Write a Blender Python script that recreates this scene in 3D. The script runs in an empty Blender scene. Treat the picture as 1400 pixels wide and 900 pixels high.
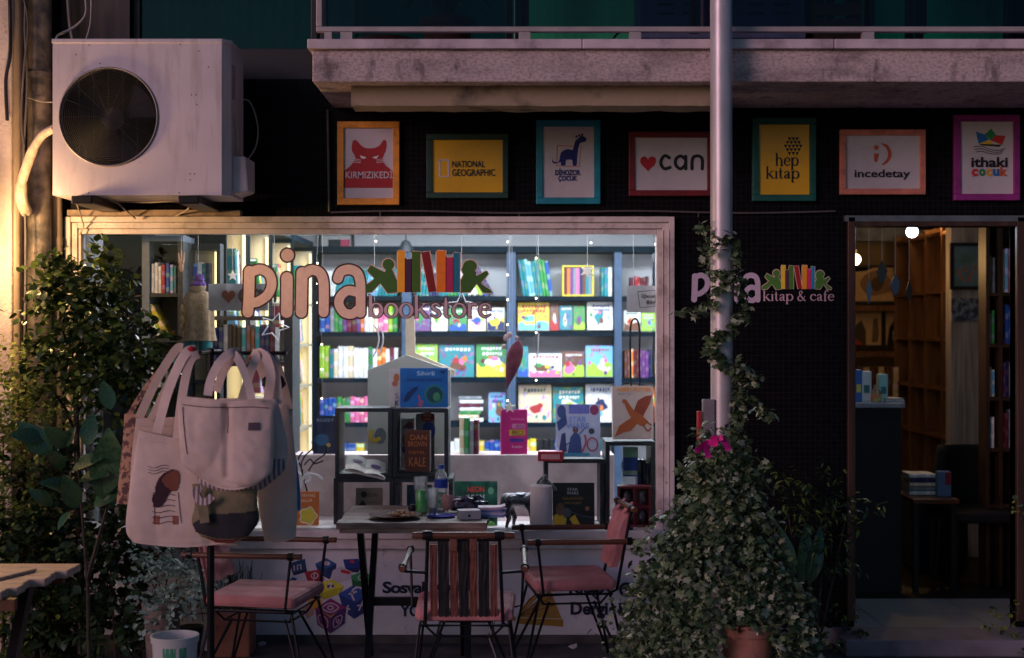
import bpy, math, random
from mathutils import Vector, Matrix, noise
R = math.radians
random.seed(7)
S = bpy.context.scene
COL = S.collection
# ------------------------------------------------------------------ camera, sky, sun, exposure
FPX, CX, CY, CZ, D0 = 1950.0, 700.0, 450.0, 1.65, 7.5
cam = bpy.data.cameras.new('camera'); camo = bpy.data.objects.new('camera', cam); COL.objects.link(camo)
camo.location = (0, -D0, CZ); camo.rotation_euler = (R(90), 0, 0)
cam.sensor_width = 36; cam.lens = FPX / 1400 * 36; cam.clip_end = 500; cam.clip_start = 0.1
cam.dof.use_dof = True; cam.dof.focus_distance = 6.9; cam.dof.aperture_fstop = 2.2
S.camera = camo
w = bpy.data.worlds.new('World'); S.world = w; w.use_nodes = True
nt = w.node_tree
sky = nt.nodes.new('ShaderNodeTexSky'); sky.sky_type = 'NISHITA'; sky.sun_disc = False
SUN_EL, SUN_AZ = R(15), R(225)      # low afterglow behind the camera
sky.sun_elevation = R(4); sky.sun_rotation = SUN_AZ; sky.dust_density = 1.2; sky.ozone_density = 4.0
bg = nt.nodes['Background']; bg.inputs[1].default_value = 0.13
nt.links.new(sky.outputs[0], bg.inputs[0])
sun = bpy.data.lights.new('sun', 'SUN'); sun.energy = .95; sun.angle = R(22); sun.color = (1.0, 0.58, 0.72)
suno = bpy.data.objects.new('sun', sun); COL.objects.link(suno)
# light travels from behind the camera, slightly from its left, downwards
dv = Vector((1.0, 1.0, -math.tan(SUN_EL) * 1.41)).normalized()
suno.rotation_euler = dv.to_track_quat('-Z', 'Y').to_euler(); suno.location = (-3, -12, 8)
S.view_settings.view_transform = 'Standard'; S.view_settings.look = 'None'
S.view_settings.exposure = 0.0; S.view_settings.gamma = 1.0
S.cycles.max_bounces = 8; S.cycles.transparent_max_bounces = 24
S.cycles.sample_clamp_indirect = 4.0

# ------------------------------------------------------------------ helpers
def W(px, py, y):                     # photograph pixel seen at depth plane y -> world point
    d = y + D0
    return Vector(((px - CX) * d / FPX, y, CZ + (CY - py) * d / FPX))
def WX(px, y): return (px - CX) * (y + D0) / FPX
def WZ(py, y): return CZ + (CY - py) * (y + D0) / FPX

def crom(pts, n=6, closed=False):
    pts = [tuple(p) for p in pts]
    k = len(pts[0]); out = []
    N = len(pts); segs = N if closed else N - 1
    for i in range(segs):
        if closed: p0, p1, p2, p3 = pts[(i-1) % N], pts[i], pts[(i+1) % N], pts[(i+2) % N]
        else: p0, p1, p2, p3 = pts[max(i-1, 0)], pts[i], pts[i+1], pts[min(i+2, N-1)]
        for j in range(n):
            t = j / n
            out.append(tuple(.5*(2*p1[a] + (p2[a]-p0[a])*t + (2*p0[a]-5*p1[a]+4*p2[a]-p3[a])*t*t + (3*p1[a]-p0[a]-3*p2[a]+p3[a])*t**3) for a in range(k)))
    if not closed: out.append(pts[-1])
    return out

class MB:
    def __init__(s): s.v = []; s.f = []; s.m = []
    def add(s, vs, fs, mi=0):
        b = len(s.v); s.v += [Vector(p) for p in vs]; s.f += [tuple(b + i for i in f) for f in fs]; s.m += [mi]*len(fs); return s
    def box(s, x0, x1, y0, y1, z0, z1, mi=0, mat=None):
        x0, x1 = min(x0, x1), max(x0, x1); y0, y1 = min(y0, y1), max(y0, y1); z0, z1 = min(z0, z1), max(z0, z1)
        vs = [Vector(p) for p in ((x0,y0,z0),(x1,y0,z0),(x1,y1,z0),(x0,y1,z0),(x0,y0,z1),(x1,y0,z1),(x1,y1,z1),(x0,y1,z1))]
        if mat is not None: vs = [mat @ p for p in vs]
        return s.add(vs, [(0,3,2,1),(4,5,6,7),(0,1,5,4),(1,2,6,5),(2,3,7,6),(3,0,4,7)], mi)
    def tube(s, pts, r, n=8, mi=0, closed=False):
        pts = [Vector(p) for p in pts]; N = len(pts)
        rs = r if isinstance(r, (list, tuple)) else [r]*N
        t0 = (pts[1]-pts[0]).normalized()
        up = Vector((0,0,1)) if abs(t0.z) < .9 else Vector((1,0,0))
        a = t0.cross(up).normalized(); vs = []
        for i, p in enumerate(pts):
            if closed: t = (pts[(i+1) % N]-pts[i-1]).normalized()
            else: t = (pts[min(i+1, N-1)]-pts[max(i-1, 0)]).normalized()
            a = (a - t*a.dot(t)).normalized(); b = t.cross(a)
            for k in range(n):
                th = 2*math.pi*k/n; vs.append(p + (a*math.cos(th)+b*math.sin(th))*rs[i])
        fs = []
        for i in range(N if closed else N-1):
            for k in range(n):
                j = (i+1) % N
                fs.append((i*n+k, i*n+(k+1) % n, j*n+(k+1) % n, j*n+k))
        if not closed: fs += [tuple(range(n))[::-1], tuple((N-1)*n+k for k in range(n))]
        return s.add(vs, fs, mi)
    def lathe(s, prof, c=(0,0,0), n=20, mi=0, mat=None, caps=True):
        c = Vector(c); vs = []
        for r, z in prof:
            for k in range(n):
                th = 2*math.pi*k/n; p = Vector((r*math.cos(th), r*math.sin(th), z))
                if mat is not None: p = mat @ p
                vs.append(p + c)
        fs = [(i*n+k, i*n+(k+1) % n, (i+1)*n+(k+1) % n, (i+1)*n+k) for i in range(len(prof)-1) for k in range(n)]
        if caps: fs += [tuple(range(n))[::-1], tuple((len(prof)-1)*n+k for k in range(n))]
        return s.add(vs, fs, mi)
    def blob(s, c, r, nu=12, nv=8, mi=0, wob=0.0, seed=0, mat=None):
        r = r if isinstance(r, (tuple, list)) else (r, r, r); vs = []; c = Vector(c)
        for j in range(nv+1):
            ph = math.pi*j/nv
            for i in range(nu):
                th = 2*math.pi*i/nu
                p = Vector((math.sin(ph)*math.cos(th), math.sin(ph)*math.sin(th), math.cos(ph)))
                k = 1 + wob*noise.noise(p*2.2 + Vector((seed*7.1, 0, 0)))
                q = Vector((p.x*r[0]*k, p.y*r[1]*k, p.z*r[2]*k))
                if mat is not None: q = mat @ q
                vs.append(c + q)
        fs = [(j*nu+i, (j+1)*nu+i, (j+1)*nu+(i+1) % nu, j*nu+(i+1) % nu) for j in range(nv) for i in range(nu)]
        return s.add(vs, fs, mi)
    def prism(s, poly, y0, y1, mi=0):         # polygon in (x,z), thickness y0..y1
        n = len(poly)
        ar = sum(poly[i][0]*poly[(i+1) % n][1]-poly[(i+1) % n][0]*poly[i][1] for i in range(n))
        if ar < 0: poly = poly[::-1]
        vs = [(x, y0, z) for x, z in poly] + [(x, y1, z) for x, z in poly]
        fs = [tuple(range(n)), tuple(range(2*n-1, n-1, -1))] + [(i, n+i, n+(i+1) % n, (i+1) % n) for i in range(n)]
        return s.add(vs, fs, mi)
    def flat(s, poly, y, mi=0):               # printed shape facing -y
        n = len(poly)
        ar = sum(poly[i][0]*poly[(i+1) % n][1]-poly[(i+1) % n][0]*poly[i][1] for i in range(n))
        if ar < 0: poly = poly[::-1]
        return s.add([(x, y, z) for x, z in poly], [tuple(range(n))], mi)
    def disc(s, x, z, rx, rz, y, mi=0, n=20):
        return s.flat([(x+rx*math.cos(2*math.pi*k/n), z+rz*math.sin(2*math.pi*k/n)) for k in range(n)], y, mi)
    def ribbon(s, pts, wd, y, mi=0, closed=False, cap=True):   # flat stroke in (x,z)
        N = len(pts); ws = wd if isinstance(wd, (list, tuple)) else [wd]*N
        L, Rr = [], []
        for i in range(N):
            a = pts[i-1] if (closed or i > 0) else pts[0]; b = pts[(i+1) % N] if (closed or i < N-1) else pts[-1]
            tx, tz = b[0]-a[0], b[1]-a[1]; l = math.hypot(tx, tz) or 1; nx, nz = -tz/l, tx/l; h = ws[i]/2
            L.append((pts[i][0]+nx*h, y, pts[i][1]+nz*h)); Rr.append((pts[i][0]-nx*h, y, pts[i][1]-nz*h))
        fs = [(N+i, N+(i+1) % N, (i+1) % N, i) for i in range(N if closed else N-1)]
        s.add(L+Rr, fs, mi)
        if cap and not closed:
            for e, q in ((0, 1), (N-1, N-2)):
                tx, tz = pts[e][0]-pts[q][0], pts[e][1]-pts[q][1]; a0 = math.atan2(tz, tx); h = ws[e]/2
                arc = [(pts[e][0]+h*math.cos(a0-math.pi/2+math.pi*k/8), pts[e][1]+h*math.sin(a0-math.pi/2+math.pi*k/8)) for k in range(9)]
                s.flat(arc, y, mi)
        return s
    def sheet(s, rows, mi=0, two=0.0):         # rows of points -> quads
        nu = len(rows[0]); vs = [p for r in rows for p in r]
        fs = [(j*nu+i, j*nu+i+1, (j+1)*nu+i+1, (j+1)*nu+i) for j in range(len(rows)-1) for i in range(nu-1)]
        return s.add(vs, fs, mi)
    def mesh(s, name, mats, smooth=False, off=None):
        me = bpy.data.meshes.new(name)
        o = off or Vector((0,0,0))
        me.from_pydata([p-o for p in s.v], [], s.f)
        for m in (mats if isinstance(mats, (list, tuple)) else [mats]): me.materials.append(m)
        me.polygons.foreach_set('material_index', s.m)
        if smooth:
            me.polygons.foreach_set('use_smooth', [True]*len(s.f)); me.update(); me.set_sharp_from_angle(angle=R(smooth if smooth > 1 else 40))
        me.update(); return me

def rootloc(p):
    v = Vector((0,0,0))
    while p is not None: v = v + p.location; p = p.parent
    return v
def part(mb, name, mats, parent, smooth=False, local=False, bevel=0, label=None):
    off = Vector((0,0,0)) if local else rootloc(parent)
    o = bpy.data.objects.new(name, mb.mesh(name, mats, smooth, off)); COL.objects.link(o); o.parent = parent
    if bevel:
        b = o.modifiers.new('bevel', 'BEVEL'); b.width = bevel; b.segments = 2; b.limit_method = 'ANGLE'
    if label: o['label'] = label
    return o
def tag(o, label=None, cat=None, group=None, kind=None):
    if label: o['label'] = label
    if cat: o['category'] = cat
    if group: o['group'] = group
    if kind: o['kind'] = kind
    return o
def thing(name, loc, label, cat, group=None, rot=(0,0,0)):
    o = bpy.data.objects.new(name, None); COL.objects.link(o); o.location = loc; o.rotation_euler = rot; o.empty_display_size = .05
    return tag(o, label, cat, group)
def solo(mb, name, mats, label=None, cat=None, group=None, kind=None, smooth=False, bevel=0):
    xs = [p.x for p in mb.v]; ys = [p.y for p in mb.v]; zs = [p.z for p in mb.v]
    off = Vector(((min(xs)+max(xs))/2, (min(ys)+max(ys))/2, min(zs)))
    o = bpy.data.objects.new(name, mb.mesh(name, mats, smooth, off)); COL.objects.link(o); o.location = off
    if bevel:
        b = o.modifiers.new('bevel', 'BEVEL'); b.width = bevel; b.segments = 2; b.limit_method = 'ANGLE'
    return tag(o, label, cat, group, kind)
def copy_tree(o, parent=None):
    c = o.copy(); COL.objects.link(c)
    if parent is not None: c.parent = parent
    for ch in [x for x in ALLCH(o)]: copy_tree(ch, c)
    return c
def ALLCH(o): return list(o.children)

# ------------------------------------------------------------------ materials
def sock(n, *names):
    for k in names:
        if k in n.inputs: return n.inputs[k]
def mat(name, col, rough=.6, metal=0, var=.15, scale=12, bump=0, col2=None, spec=.5, bscale=None, emis=None, es=0, stretch=None, detail=4, lo=.35, hi=.65):
    m = bpy.data.materials.new(name); m.use_nodes = True; t = m.node_tree; b = t.nodes['Principled BSDF']
    b.inputs['Roughness'].default_value = rough; b.inputs['Metallic'].default_value = metal
    sock(b, 'Specular IOR Level', 'Specular').default_value = spec
    tc = t.nodes.new('ShaderNodeTexCoord'); src = tc.outputs['Object']
    if stretch:
        mp = t.nodes.new('ShaderNodeMapping'); mp.inputs['Scale'].default_value = stretch; t.links.new(src, mp.inputs[0]); src = mp.outputs[0]
    nz = t.nodes.new('ShaderNodeTexNoise'); nz.inputs['Scale'].default_value = scale; nz.inputs['Detail'].default_value = detail; t.links.new(src, nz.inputs['Vector'])
    rp = t.nodes.new('ShaderNodeValToRGB'); rp.color_ramp.elements[0].position = lo; rp.color_ramp.elements[1].position = hi
    c = Vector(col[:3]); c2 = Vector(col2[:3]) if col2 else c*(1+var)
    c1 = c if col2 else c*(1-var)
    rp.color_ramp.elements[0].color = (*c1, 1); rp.color_ramp.elements[1].color = (*[min(1, q) for q in c2], 1)
    t.links.new(nz.outputs['Fac'], rp.inputs[0]); t.links.new(rp.outputs[0], b.inputs['Base Color'])
    if bump:
        n2 = t.nodes.new('ShaderNodeTexNoise'); n2.inputs['Scale'].default_value = bscale or scale*4; n2.inputs['Detail'].default_value = 5; t.links.new(src, n2.inputs['Vector'])
        bp = t.nodes.new('ShaderNodeBump'); bp.inputs['Strength'].default_value = bump; bp.inputs['Distance'].default_value = .01
        t.links.new(n2.outputs['Fac'], bp.inputs['Height']); t.links.new(bp.outputs[0], b.inputs['Normal'])
    if emis:
        sock(b, 'Emission Color', 'Emission').default_value = (*emis, 1); b.inputs['Emission Strength'].default_value = es
    return m
def grime(m, scale=3, amt=.5, col=(.06,.045,.04), stretch=(1,1,1), lo=.52, hi=.66, detail=8):
    t = m.node_tree; b = t.nodes['Principled BSDF']; src = b.inputs['Base Color'].links[0].from_socket
    tc = t.nodes.new('ShaderNodeTexCoord'); mp = t.nodes.new('ShaderNodeMapping'); mp.inputs['Scale'].default_value = stretch; mp.inputs['Location'].default_value = (3.1, 1.7, 5.3); t.links.new(tc.outputs['Object'], mp.inputs[0])
    nz = t.nodes.new('ShaderNodeTexNoise'); nz.inputs['Scale'].default_value = scale; nz.inputs['Detail'].default_value = detail; nz.inputs['Roughness'].default_value = .65; t.links.new(mp.outputs[0], nz.inputs['Vector'])
    rp = t.nodes.new('ShaderNodeValToRGB'); rp.color_ramp.elements[0].position = lo; rp.color_ramp.elements[1].position = hi; rp.color_ramp.elements[0].color = (0,0,0,1); rp.color_ramp.elements[1].color = (amt,amt,amt,1)
    t.links.new(nz.outputs['Fac'], rp.inputs[0]); mx = t.nodes.new('ShaderNodeMix'); mx.data_type = 'RGBA'; t.links.new(rp.outputs[0], mx.inputs[0]); t.links.new(src, mx.inputs[6]); mx.inputs[7].default_value = (*col, 1)
    t.links.new(mx.outputs[2], b.inputs['Base Color']); return m
def sub_surf(m, w=.3):   # thin leaves and cloth let some light through
    t = m.node_tree; b = t.nodes['Principled BSDF']; out = t.nodes['Material Output']
    tr = t.nodes.new('ShaderNodeBsdfTranslucent'); mx = t.nodes.new('ShaderNodeMixShader'); mx.inputs[0].default_value = w
    src = b.inputs['Base Color'].links[0].from_socket; t.links.new(src, tr.inputs[0])
    t.links.new(b.outputs[0], mx.inputs[1]); t.links.new(tr.outputs[0], mx.inputs[2]); t.links.new(mx.outputs[0], out.inputs[0]); return m
def glass(name, tint=(1,1,1), refl=1.0, ior=1.45, rough=0.0):
    m = bpy.data.materials.new(name); m.use_nodes = True; t = m.node_tree; t.nodes.clear()
    out = t.nodes.new('ShaderNodeOutputMaterial'); tr = t.nodes.new('ShaderNodeBsdfTransparent'); tr.inputs[0].default_value = (*tint, 1)
    gl = t.nodes.new('ShaderNodeBsdfGlossy'); gl.inputs['Roughness'].default_value = rough
    fr = t.nodes.new('ShaderNodeFresnel'); fr.inputs[0].default_value = ior
    mu = t.nodes.new('ShaderNodeMath'); mu.operation = 'MULTIPLY'; mu.inputs[1].default_value = refl; mu.use_clamp = True
    mx = t.nodes.new('ShaderNodeMixShader'); t.links.new(fr.outputs[0], mu.inputs[0]); t.links.new(mu.outputs[0], mx.inputs[0])
    t.links.new(tr.outputs[0], mx.inputs[1]); t.links.new(gl.outputs[0], mx.inputs[2]); t.links.new(mx.outputs[0], out.inputs[0]); return m
def emit(name, col, s):
    m = bpy.data.materials.new(name); m.use_nodes = True; t = m.node_tree; t.nodes.clear()
    out = t.nodes.new('ShaderNodeOutputMaterial'); e = t.nodes.new('ShaderNodeEmission'); e.inputs[0].default_value = (*col, 1); e.inputs[1].default_value = s
    t.links.new(e.outputs[0], out.inputs[0]); return m
def tilemat():
    m = bpy.data.materials.new('black_mosaic'); m.use_nodes = True; t = m.node_tree; b = t.nodes['Principled BSDF']
    tc = t.nodes.new('ShaderNodeTexCoord'); sp = t.nodes.new('ShaderNodeSeparateXYZ'); cb = t.nodes.new('ShaderNodeCombineXYZ')
    t.links.new(tc.outputs['Object'], sp.inputs[0]); t.links.new(sp.outputs['X'], cb.inputs['X']); t.links.new(sp.outputs['Z'], cb.inputs['Y'])
    br = t.nodes.new('ShaderNodeTexBrick'); br.offset = 0; br.inputs['Scale'].default_value = 1
    for k, v in (('Color1', (.0025,.0024,.0032,1)), ('Color2', (.0055,.005,.0068,1)), ('Mortar', (.015,.0135,.016,1))): br.inputs[k].default_value = v
    br.inputs['Brick Width'].default_value = .028; br.inputs['Row Height'].default_value = .028; br.inputs['Mortar Size'].default_value = .0016
    t.links.new(cb.outputs[0], br.inputs['Vector']); t.links.new(br.outputs['Color'], b.inputs['Base Color'])
    nz = t.nodes.new('ShaderNodeTexNoise'); nz.inputs['Scale'].default_value = 3; t.links.new(tc.outputs['Object'], nz.inputs['Vector'])
    rr = t.nodes.new('ShaderNodeMapRange'); rr.inputs[3].default_value = .3; rr.inputs[4].default_value = .6; t.links.new(nz.outputs['Fac'], rr.inputs[0]); t.links.new(rr.outputs[0], b.inputs['Roughness'])
    bp = t.nodes.new('ShaderNodeBump'); bp.invert = True; bp.inputs['Strength'].default_value = .6; bp.inputs['Distance'].default_value = .003
    t.links.new(br.outputs['Fac'], bp.inputs['Height']); t.links.new(bp.outputs[0], b.inputs['Normal'])
    sock(b, 'Specular IOR Level', 'Specular').default_value = .07
    return m
def covermat(name, art):
    # base colour comes from the object's own colour; spines get two printed bands, picture covers get patches of print
    m = bpy.data.materials.new(name); m.use_nodes = True; t = m.node_tree; b = t.nodes['Principled BSDF']; b.inputs['Roughness'].default_value = .45
    oi = t.nodes.new('ShaderNodeObjectInfo'); tc = t.nodes.new('ShaderNodeTexCoord')
    ad = t.nodes.new('ShaderNodeVectorMath'); ad.operation = 'ADD'; sc = t.nodes.new('ShaderNodeVectorMath'); sc.operation = 'SCALE'
    cb = t.nodes.new('ShaderNodeCombineXYZ')
    for k in 'XYZ': t.links.new(oi.outputs['Random'], cb.inputs[k])
    sc.inputs['Scale'].default_value = 37; t.links.new(cb.outputs[0], sc.inputs[0])
    t.links.new(tc.outputs['Object'], ad.inputs[0]); t.links.new(sc.outputs[0], ad.inputs[1])
    hs = t.nodes.new('ShaderNodeHueSaturation'); t.links.new(oi.outputs['Color'], hs.inputs['Color'])
    mr = t.nodes.new('ShaderNodeMapRange'); mr.inputs[3].default_value = .15; mr.inputs[4].default_value = .85; t.links.new(oi.outputs['Random'], mr.inputs[0]); t.links.new(mr.outputs[0], hs.inputs['Hue'])
    mx = t.nodes.new('ShaderNodeMix'); mx.data_type = 'RGBA'; A, B = mx.inputs[6], mx.inputs[7]
    t.links.new(oi.outputs['Color'], A)
    if art:
        hs.inputs['Saturation'].default_value = 1.1; hs.inputs['Value'].default_value = .8
        vo = t.nodes.new('ShaderNodeTexVoronoi'); vo.inputs['Scale'].default_value = 7; t.links.new(ad.outputs[0], vo.inputs['Vector'])
        nz = t.nodes.new('ShaderNodeTexNoise'); nz.inputs['Scale'].default_value = 7; nz.inputs['Detail'].default_value = 3; t.links.new(ad.outputs[0], nz.inputs['Vector'])
        th = t.nodes.new('ShaderNodeValToRGB'); th.color_ramp.elements[0].position = .56; th.color_ramp.elements[1].position = .60; t.links.new(nz.outputs['Fac'], th.inputs[0])
        mm = t.nodes.new('ShaderNodeMix'); mm.data_type = 'RGBA'; mm.inputs[0].default_value = .22; t.links.new(hs.outputs[0], mm.inputs[6]); t.links.new(vo.outputs['Color'], mm.inputs[7])
        t.links.new(mm.outputs[2], B); t.links.new(th.outputs[0], mx.inputs[0])
    else:
        hs.inputs['Saturation'].default_value = .5; hs.inputs['Value'].default_value = 1.5
        sp = t.nodes.new('ShaderNodeSeparateXYZ'); t.links.new(tc.outputs['Generated'], sp.inputs[0])
        wv = t.nodes.new('ShaderNodeMath'); wv.operation = 'MULTIPLY_ADD'; wv.inputs[1].default_value = 13; t.links.new(sp.outputs['Z'], wv.inputs[0]); t.links.new(sc.outputs[0], wv.inputs[2])
        sn = t.nodes.new('ShaderNodeMath'); sn.operation = 'SINE'; t.links.new(wv.outputs[0], sn.inputs[0])
        th = t.nodes.new('ShaderNodeValToRGB'); th.color_ramp.elements[0].position = .55; th.color_ramp.elements[1].position = .6; t.links.new(sn.outputs[0], th.inputs[0])
        nz = t.nodes.new('ShaderNodeTexNoise'); nz.inputs['Scale'].default_value = 160; t.links.new(ad.outputs[0], nz.inputs['Vector'])
        g = t.nodes.new('ShaderNodeMath'); g.operation = 'MULTIPLY'; t.links.new(th.outputs[0], g.inputs[0]); t.links.new(nz.outputs['Fac'], g.inputs[1])
        t.links.new(hs.outputs[0], B); t.links.new(g.outputs[0], mx.inputs[0])
    t.links.new(mx.outputs[2], b.inputs['Base Color']); return m
_flat = {}
def ink(c, rough=.55):
    k = tuple(round(x, 3) for x in c) + (rough,)
    if k not in _flat: _flat[k] = mat('print_ink', c, rough, var=.06, scale=30)
    return _flat[k]
def srgb(r, g, b): return tuple(((x/255+.055)/1.055)**2.4 if x > 10 else x/255/12.92 for x in (r, g, b))

TILE = tilemat()
WHITEP = mat('white_paint_worn', (.70,.66,.66), .5, var=.08, scale=6, bump=.15, bscale=40)
FRAMEP = mat('window_frame_paint', (.66,.58,.56), .45, var=.12, scale=9, bump=.25, bscale=30, stretch=(1,1,1))
PANELW = mat('white_vinyl_panel', (.74,.75,.84), .5, var=.07, scale=3, bump=.1, bscale=60)
PLASTER = mat('rough_plaster', (.62,.52,.46), .85, var=.15, scale=4, bump=.6, bscale=60)
CONC = mat('stained_concrete', (.34,.27,.27), .85, col2=(.62,.50,.49), scale=55, bump=.5, bscale=120, detail=9, lo=.30, hi=.56, stretch=(1,1,1.6))
COPING = mat('marble_coping', (.60,.50,.52), .5, var=.15, scale=8, bump=.1)
PEEL = mat('peeling_beam_plaster', (.07,.06,.055), .85, col2=(.34,.27,.18), scale=3.0, bump=.5, bscale=40, detail=6, lo=.36, hi=.46)
METAL = mat('galvanised_pole', (.55,.52,.56), .38, metal=.35, var=.08, scale=5, bump=.05)
DARKM = mat('black_steel', (.012,.012,.014), .42, metal=.6, var=.2, scale=20)
PIPEM = mat('weathered_pipe', (.07,.065,.065), .55, metal=.3, col2=(.24,.20,.17), scale=14, bump=.3, detail=7)
PVC = mat('cream_pvc_pipe', (.36,.28,.21), .5, var=.12, scale=6, bump=.1)
ACW = mat('aged_white_enamel', (.62,.55,.58), .42, var=.07, scale=3, bump=.05, bscale=80)
BLACKP = mat('black_plastic', (.01,.01,.012), .5, var=.2, scale=20)
BLACKW = mat('black_shelf_board', (.012,.018,.026), .5, var=.3, scale=15, bump=.1)
SHELFB = mat('navy_shelf_board', (.004,.012,.022), .75, var=.25, scale=15, bump=.1, spec=.12)
UPRB = mat('blue_grey_upright', (.045,.085,.16), .5, var=.15, scale=10)
LEDB = mat('birch_back_board', (.44,.38,.27), .6, var=.12, scale=5, bump=.1, stretch=(1,1,.2))
WOODT = mat('grey_worn_wood', (.17,.10,.075), .6, col2=(.40,.29,.24), scale=4, bump=.4, stretch=(2,9,9), detail=9)
WOODR = mat('varnished_wood_rod', (.11,.04,.02), .4, var=.3, scale=30, stretch=(1,8,8))
WOODP = mat('sunbleached_plank', (.35,.24,.18), .55, col2=(.62,.45,.36), scale=5, bump=.35, stretch=(1.2,12,12), detail=7)
WOODC = mat('brown_bookcase_wood', (.12,.05,.018), .5, col2=(.24,.11,.04), scale=4, bump=.15, stretch=(6,6,.6))
WOODG = mat('grey_wood_panel', (.24,.21,.19), .6, col2=(.45,.40,.37), scale=4, bump=.25, stretch=(10,10,.6), detail=7)
CANVAS = mat('natural_canvas', (.68,.54,.47), .9, var=.08, scale=6, bump=.35, bscale=500)
CANVAS2 = mat('cream_canvas', (.55,.43,.36), .9, var=.10, scale=6, bump=.35, bscale=500)
PINKC = mat('salmon_cushion', (.52,.21,.215), .8, var=.12, scale=10, bump=.3, bscale=300)
LEATH = mat('tan_leather_strap', (.14,.045,.03), .6, var=.2, scale=18, bump=.3)
PAPER = mat('page_paper', (.72,.70,.66), .8, var=.05, scale=60, stretch=(1,1,20))
IWALL = mat('interior_white_wall', (.72,.72,.76), .8, var=.04, scale=4)
ICONC = mat('display_plinth_paint', (.52,.42,.42), .7, var=.14, scale=5, bump=.1)
COVER = covermat('book_spine_cover', False)
ARTCV = covermat('picture_book_cover', True)
GLASS = glass('window_glass', (.97,.98,.98))
TGLASS = glass('clear_drinking_glass', (.97,.98,.99), 2.4, 1.5, .02)
_t = TGLASS.node_tree; _o = [n for n in _t.nodes if n.type == 'OUTPUT_MATERIAL'][0]; _s = _o.inputs[0].links[0].from_socket
_d = _t.nodes.new('ShaderNodeBsdfTranslucent'); _d.inputs[0].default_value = (.85,.87,.9,1); _m = _t.nodes.new('ShaderNodeMixShader'); _m.inputs[0].default_value = .16
_t.links.new(_s, _m.inputs[1]); _t.links.new(_d.outputs[0], _m.inputs[2]); _t.links.new(_m.outputs[0], _o.inputs[0])
SMOKE = glass('smoked_balcony_glass', (.50,.56,.62), .6)
TERRA = mat('terracotta', (.30,.12,.08), .8, var=.15, scale=14, bump=.3)
for m_, a in ((CONC,(2.2,.55,(.10,.08,.08),(1,1,2.5),.48,.64)),(CONC,(9,.7,(.09,.075,.07),(1.2,1,.5),.56,.66)),(ACW,(7,.34,(.25,.19,.16),(2.5,2.5,.35),.50,.66)),(ACW,(55,.6,(.14,.08,.05),(1,1,1),.66,.72)),(FRAMEP,(6,.55,(.22,.17,.15),(1,1,1),.52,.64)),(FRAMEP,(40,.8,(.12,.08,.06),(1,1,1),.64,.69)),
    (PANELW,(1.6,.30,(.34,.30,.34),(1,1,1.6),.45,.66)),(PANELW,(14,.5,(.20,.17,.17),(1,1,.5),.62,.70)),(WHITEP,(5,.45,(.25,.2,.2),(1,1,2),.5,.66)),(PLASTER,(3,.5,(.30,.22,.16),(1,1,.5),.5,.66)),(PLASTER,(25,.6,(.15,.10,.07),(1,1,.6),.62,.7)),(METAL,(6,.35,(.22,.19,.2),(1,1,.25),.5,.66)),(ICONC,(3,.5,(.22,.17,.17),(1,1,1),.48,.64)),(COPING,(4,.6,(.18,.13,.14),(1,1,1),.52,.66)),(PINKC,(7,.35,(.30,.10,.10),(1,1,1),.48,.64)),(CANVAS,(9,.10,(.28,.22,.20),(1,1,1),.46,.66)),(CANVAS2,(9,.15,(.24,.19,.16),(1,1,1),.46,.66)),(TERRA,(8,.5,(.25,.2,.18),(1,1,1),.5,.64))): grime(m_, *a[:3], stretch=a[3], lo=a[4], hi=a[5])
WHITE = ink((.78,.76,.76)); CREAM = ink((.62,.56,.5)); BLACK = ink((.012,.012,.016)); RED = ink(srgb(170,28,38))

# ------------------------------------------------------------------ lettering
def text(s, cx, cz, wdt, hgt, y, m, parent, name='lettering', bold=0.0, label=None, plane_local=True, sp=1.0):
    cu = bpy.data.curves.new('txt', 'FONT'); cu.body = s; cu.align_x = 'CENTER'; cu.size = 1; cu.offset = bold; cu.resolution_u = 3; cu.space_character = sp
    to = bpy.data.objects.new('txt', cu); COL.objects.link(to)
    dg = bpy.context.evaluated_depsgraph_get(); dg.update()
    me = bpy.data.meshes.new_from_object(to.evaluated_get(dg)); bpy.data.objects.remove(to); bpy.data.curves.remove(cu)
    xs = [v.co.x for v in me.vertices]; ys = [v.co.y for v in me.vertices]
    x0, x1, y0, y1 = min(xs), max(xs), min(ys), max(ys)
    off = rootloc(parent) if not plane_local else Vector((0,0,0))
    for v in me.vertices:
        a = (v.co.x-(x0+x1)/2)/(x1-x0)*wdt + cx; b = (v.co.y-(y0+y1)/2)/(y1-y0)*hgt + cz
        v.co = Vector((a, y, b)) - off
    me.materials.clear(); me.materials.append(m); me.update()
    o = bpy.data.objects.new(name, me); COL.objects.link(o); o.parent = parent
    if label: o['label'] = label
    return o
T_, N_ = .21, .09
def el(cx, cy, rx, ry, n=22): return [(cx+rx*math.cos(2*math.pi*k/n), cy+ry*math.sin(2*math.pi*k/n), N_+(T_-N_)*abs(math.cos(2*math.pi*k/n))**1.3) for k in range(n)]
SER = lambda x0, x1, z: ('l', [(x0, z, .07), (x1, z, .07)])
ST = lambda x, a, b: ('l', [(x, a, T_), (x, b, T_)])
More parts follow.
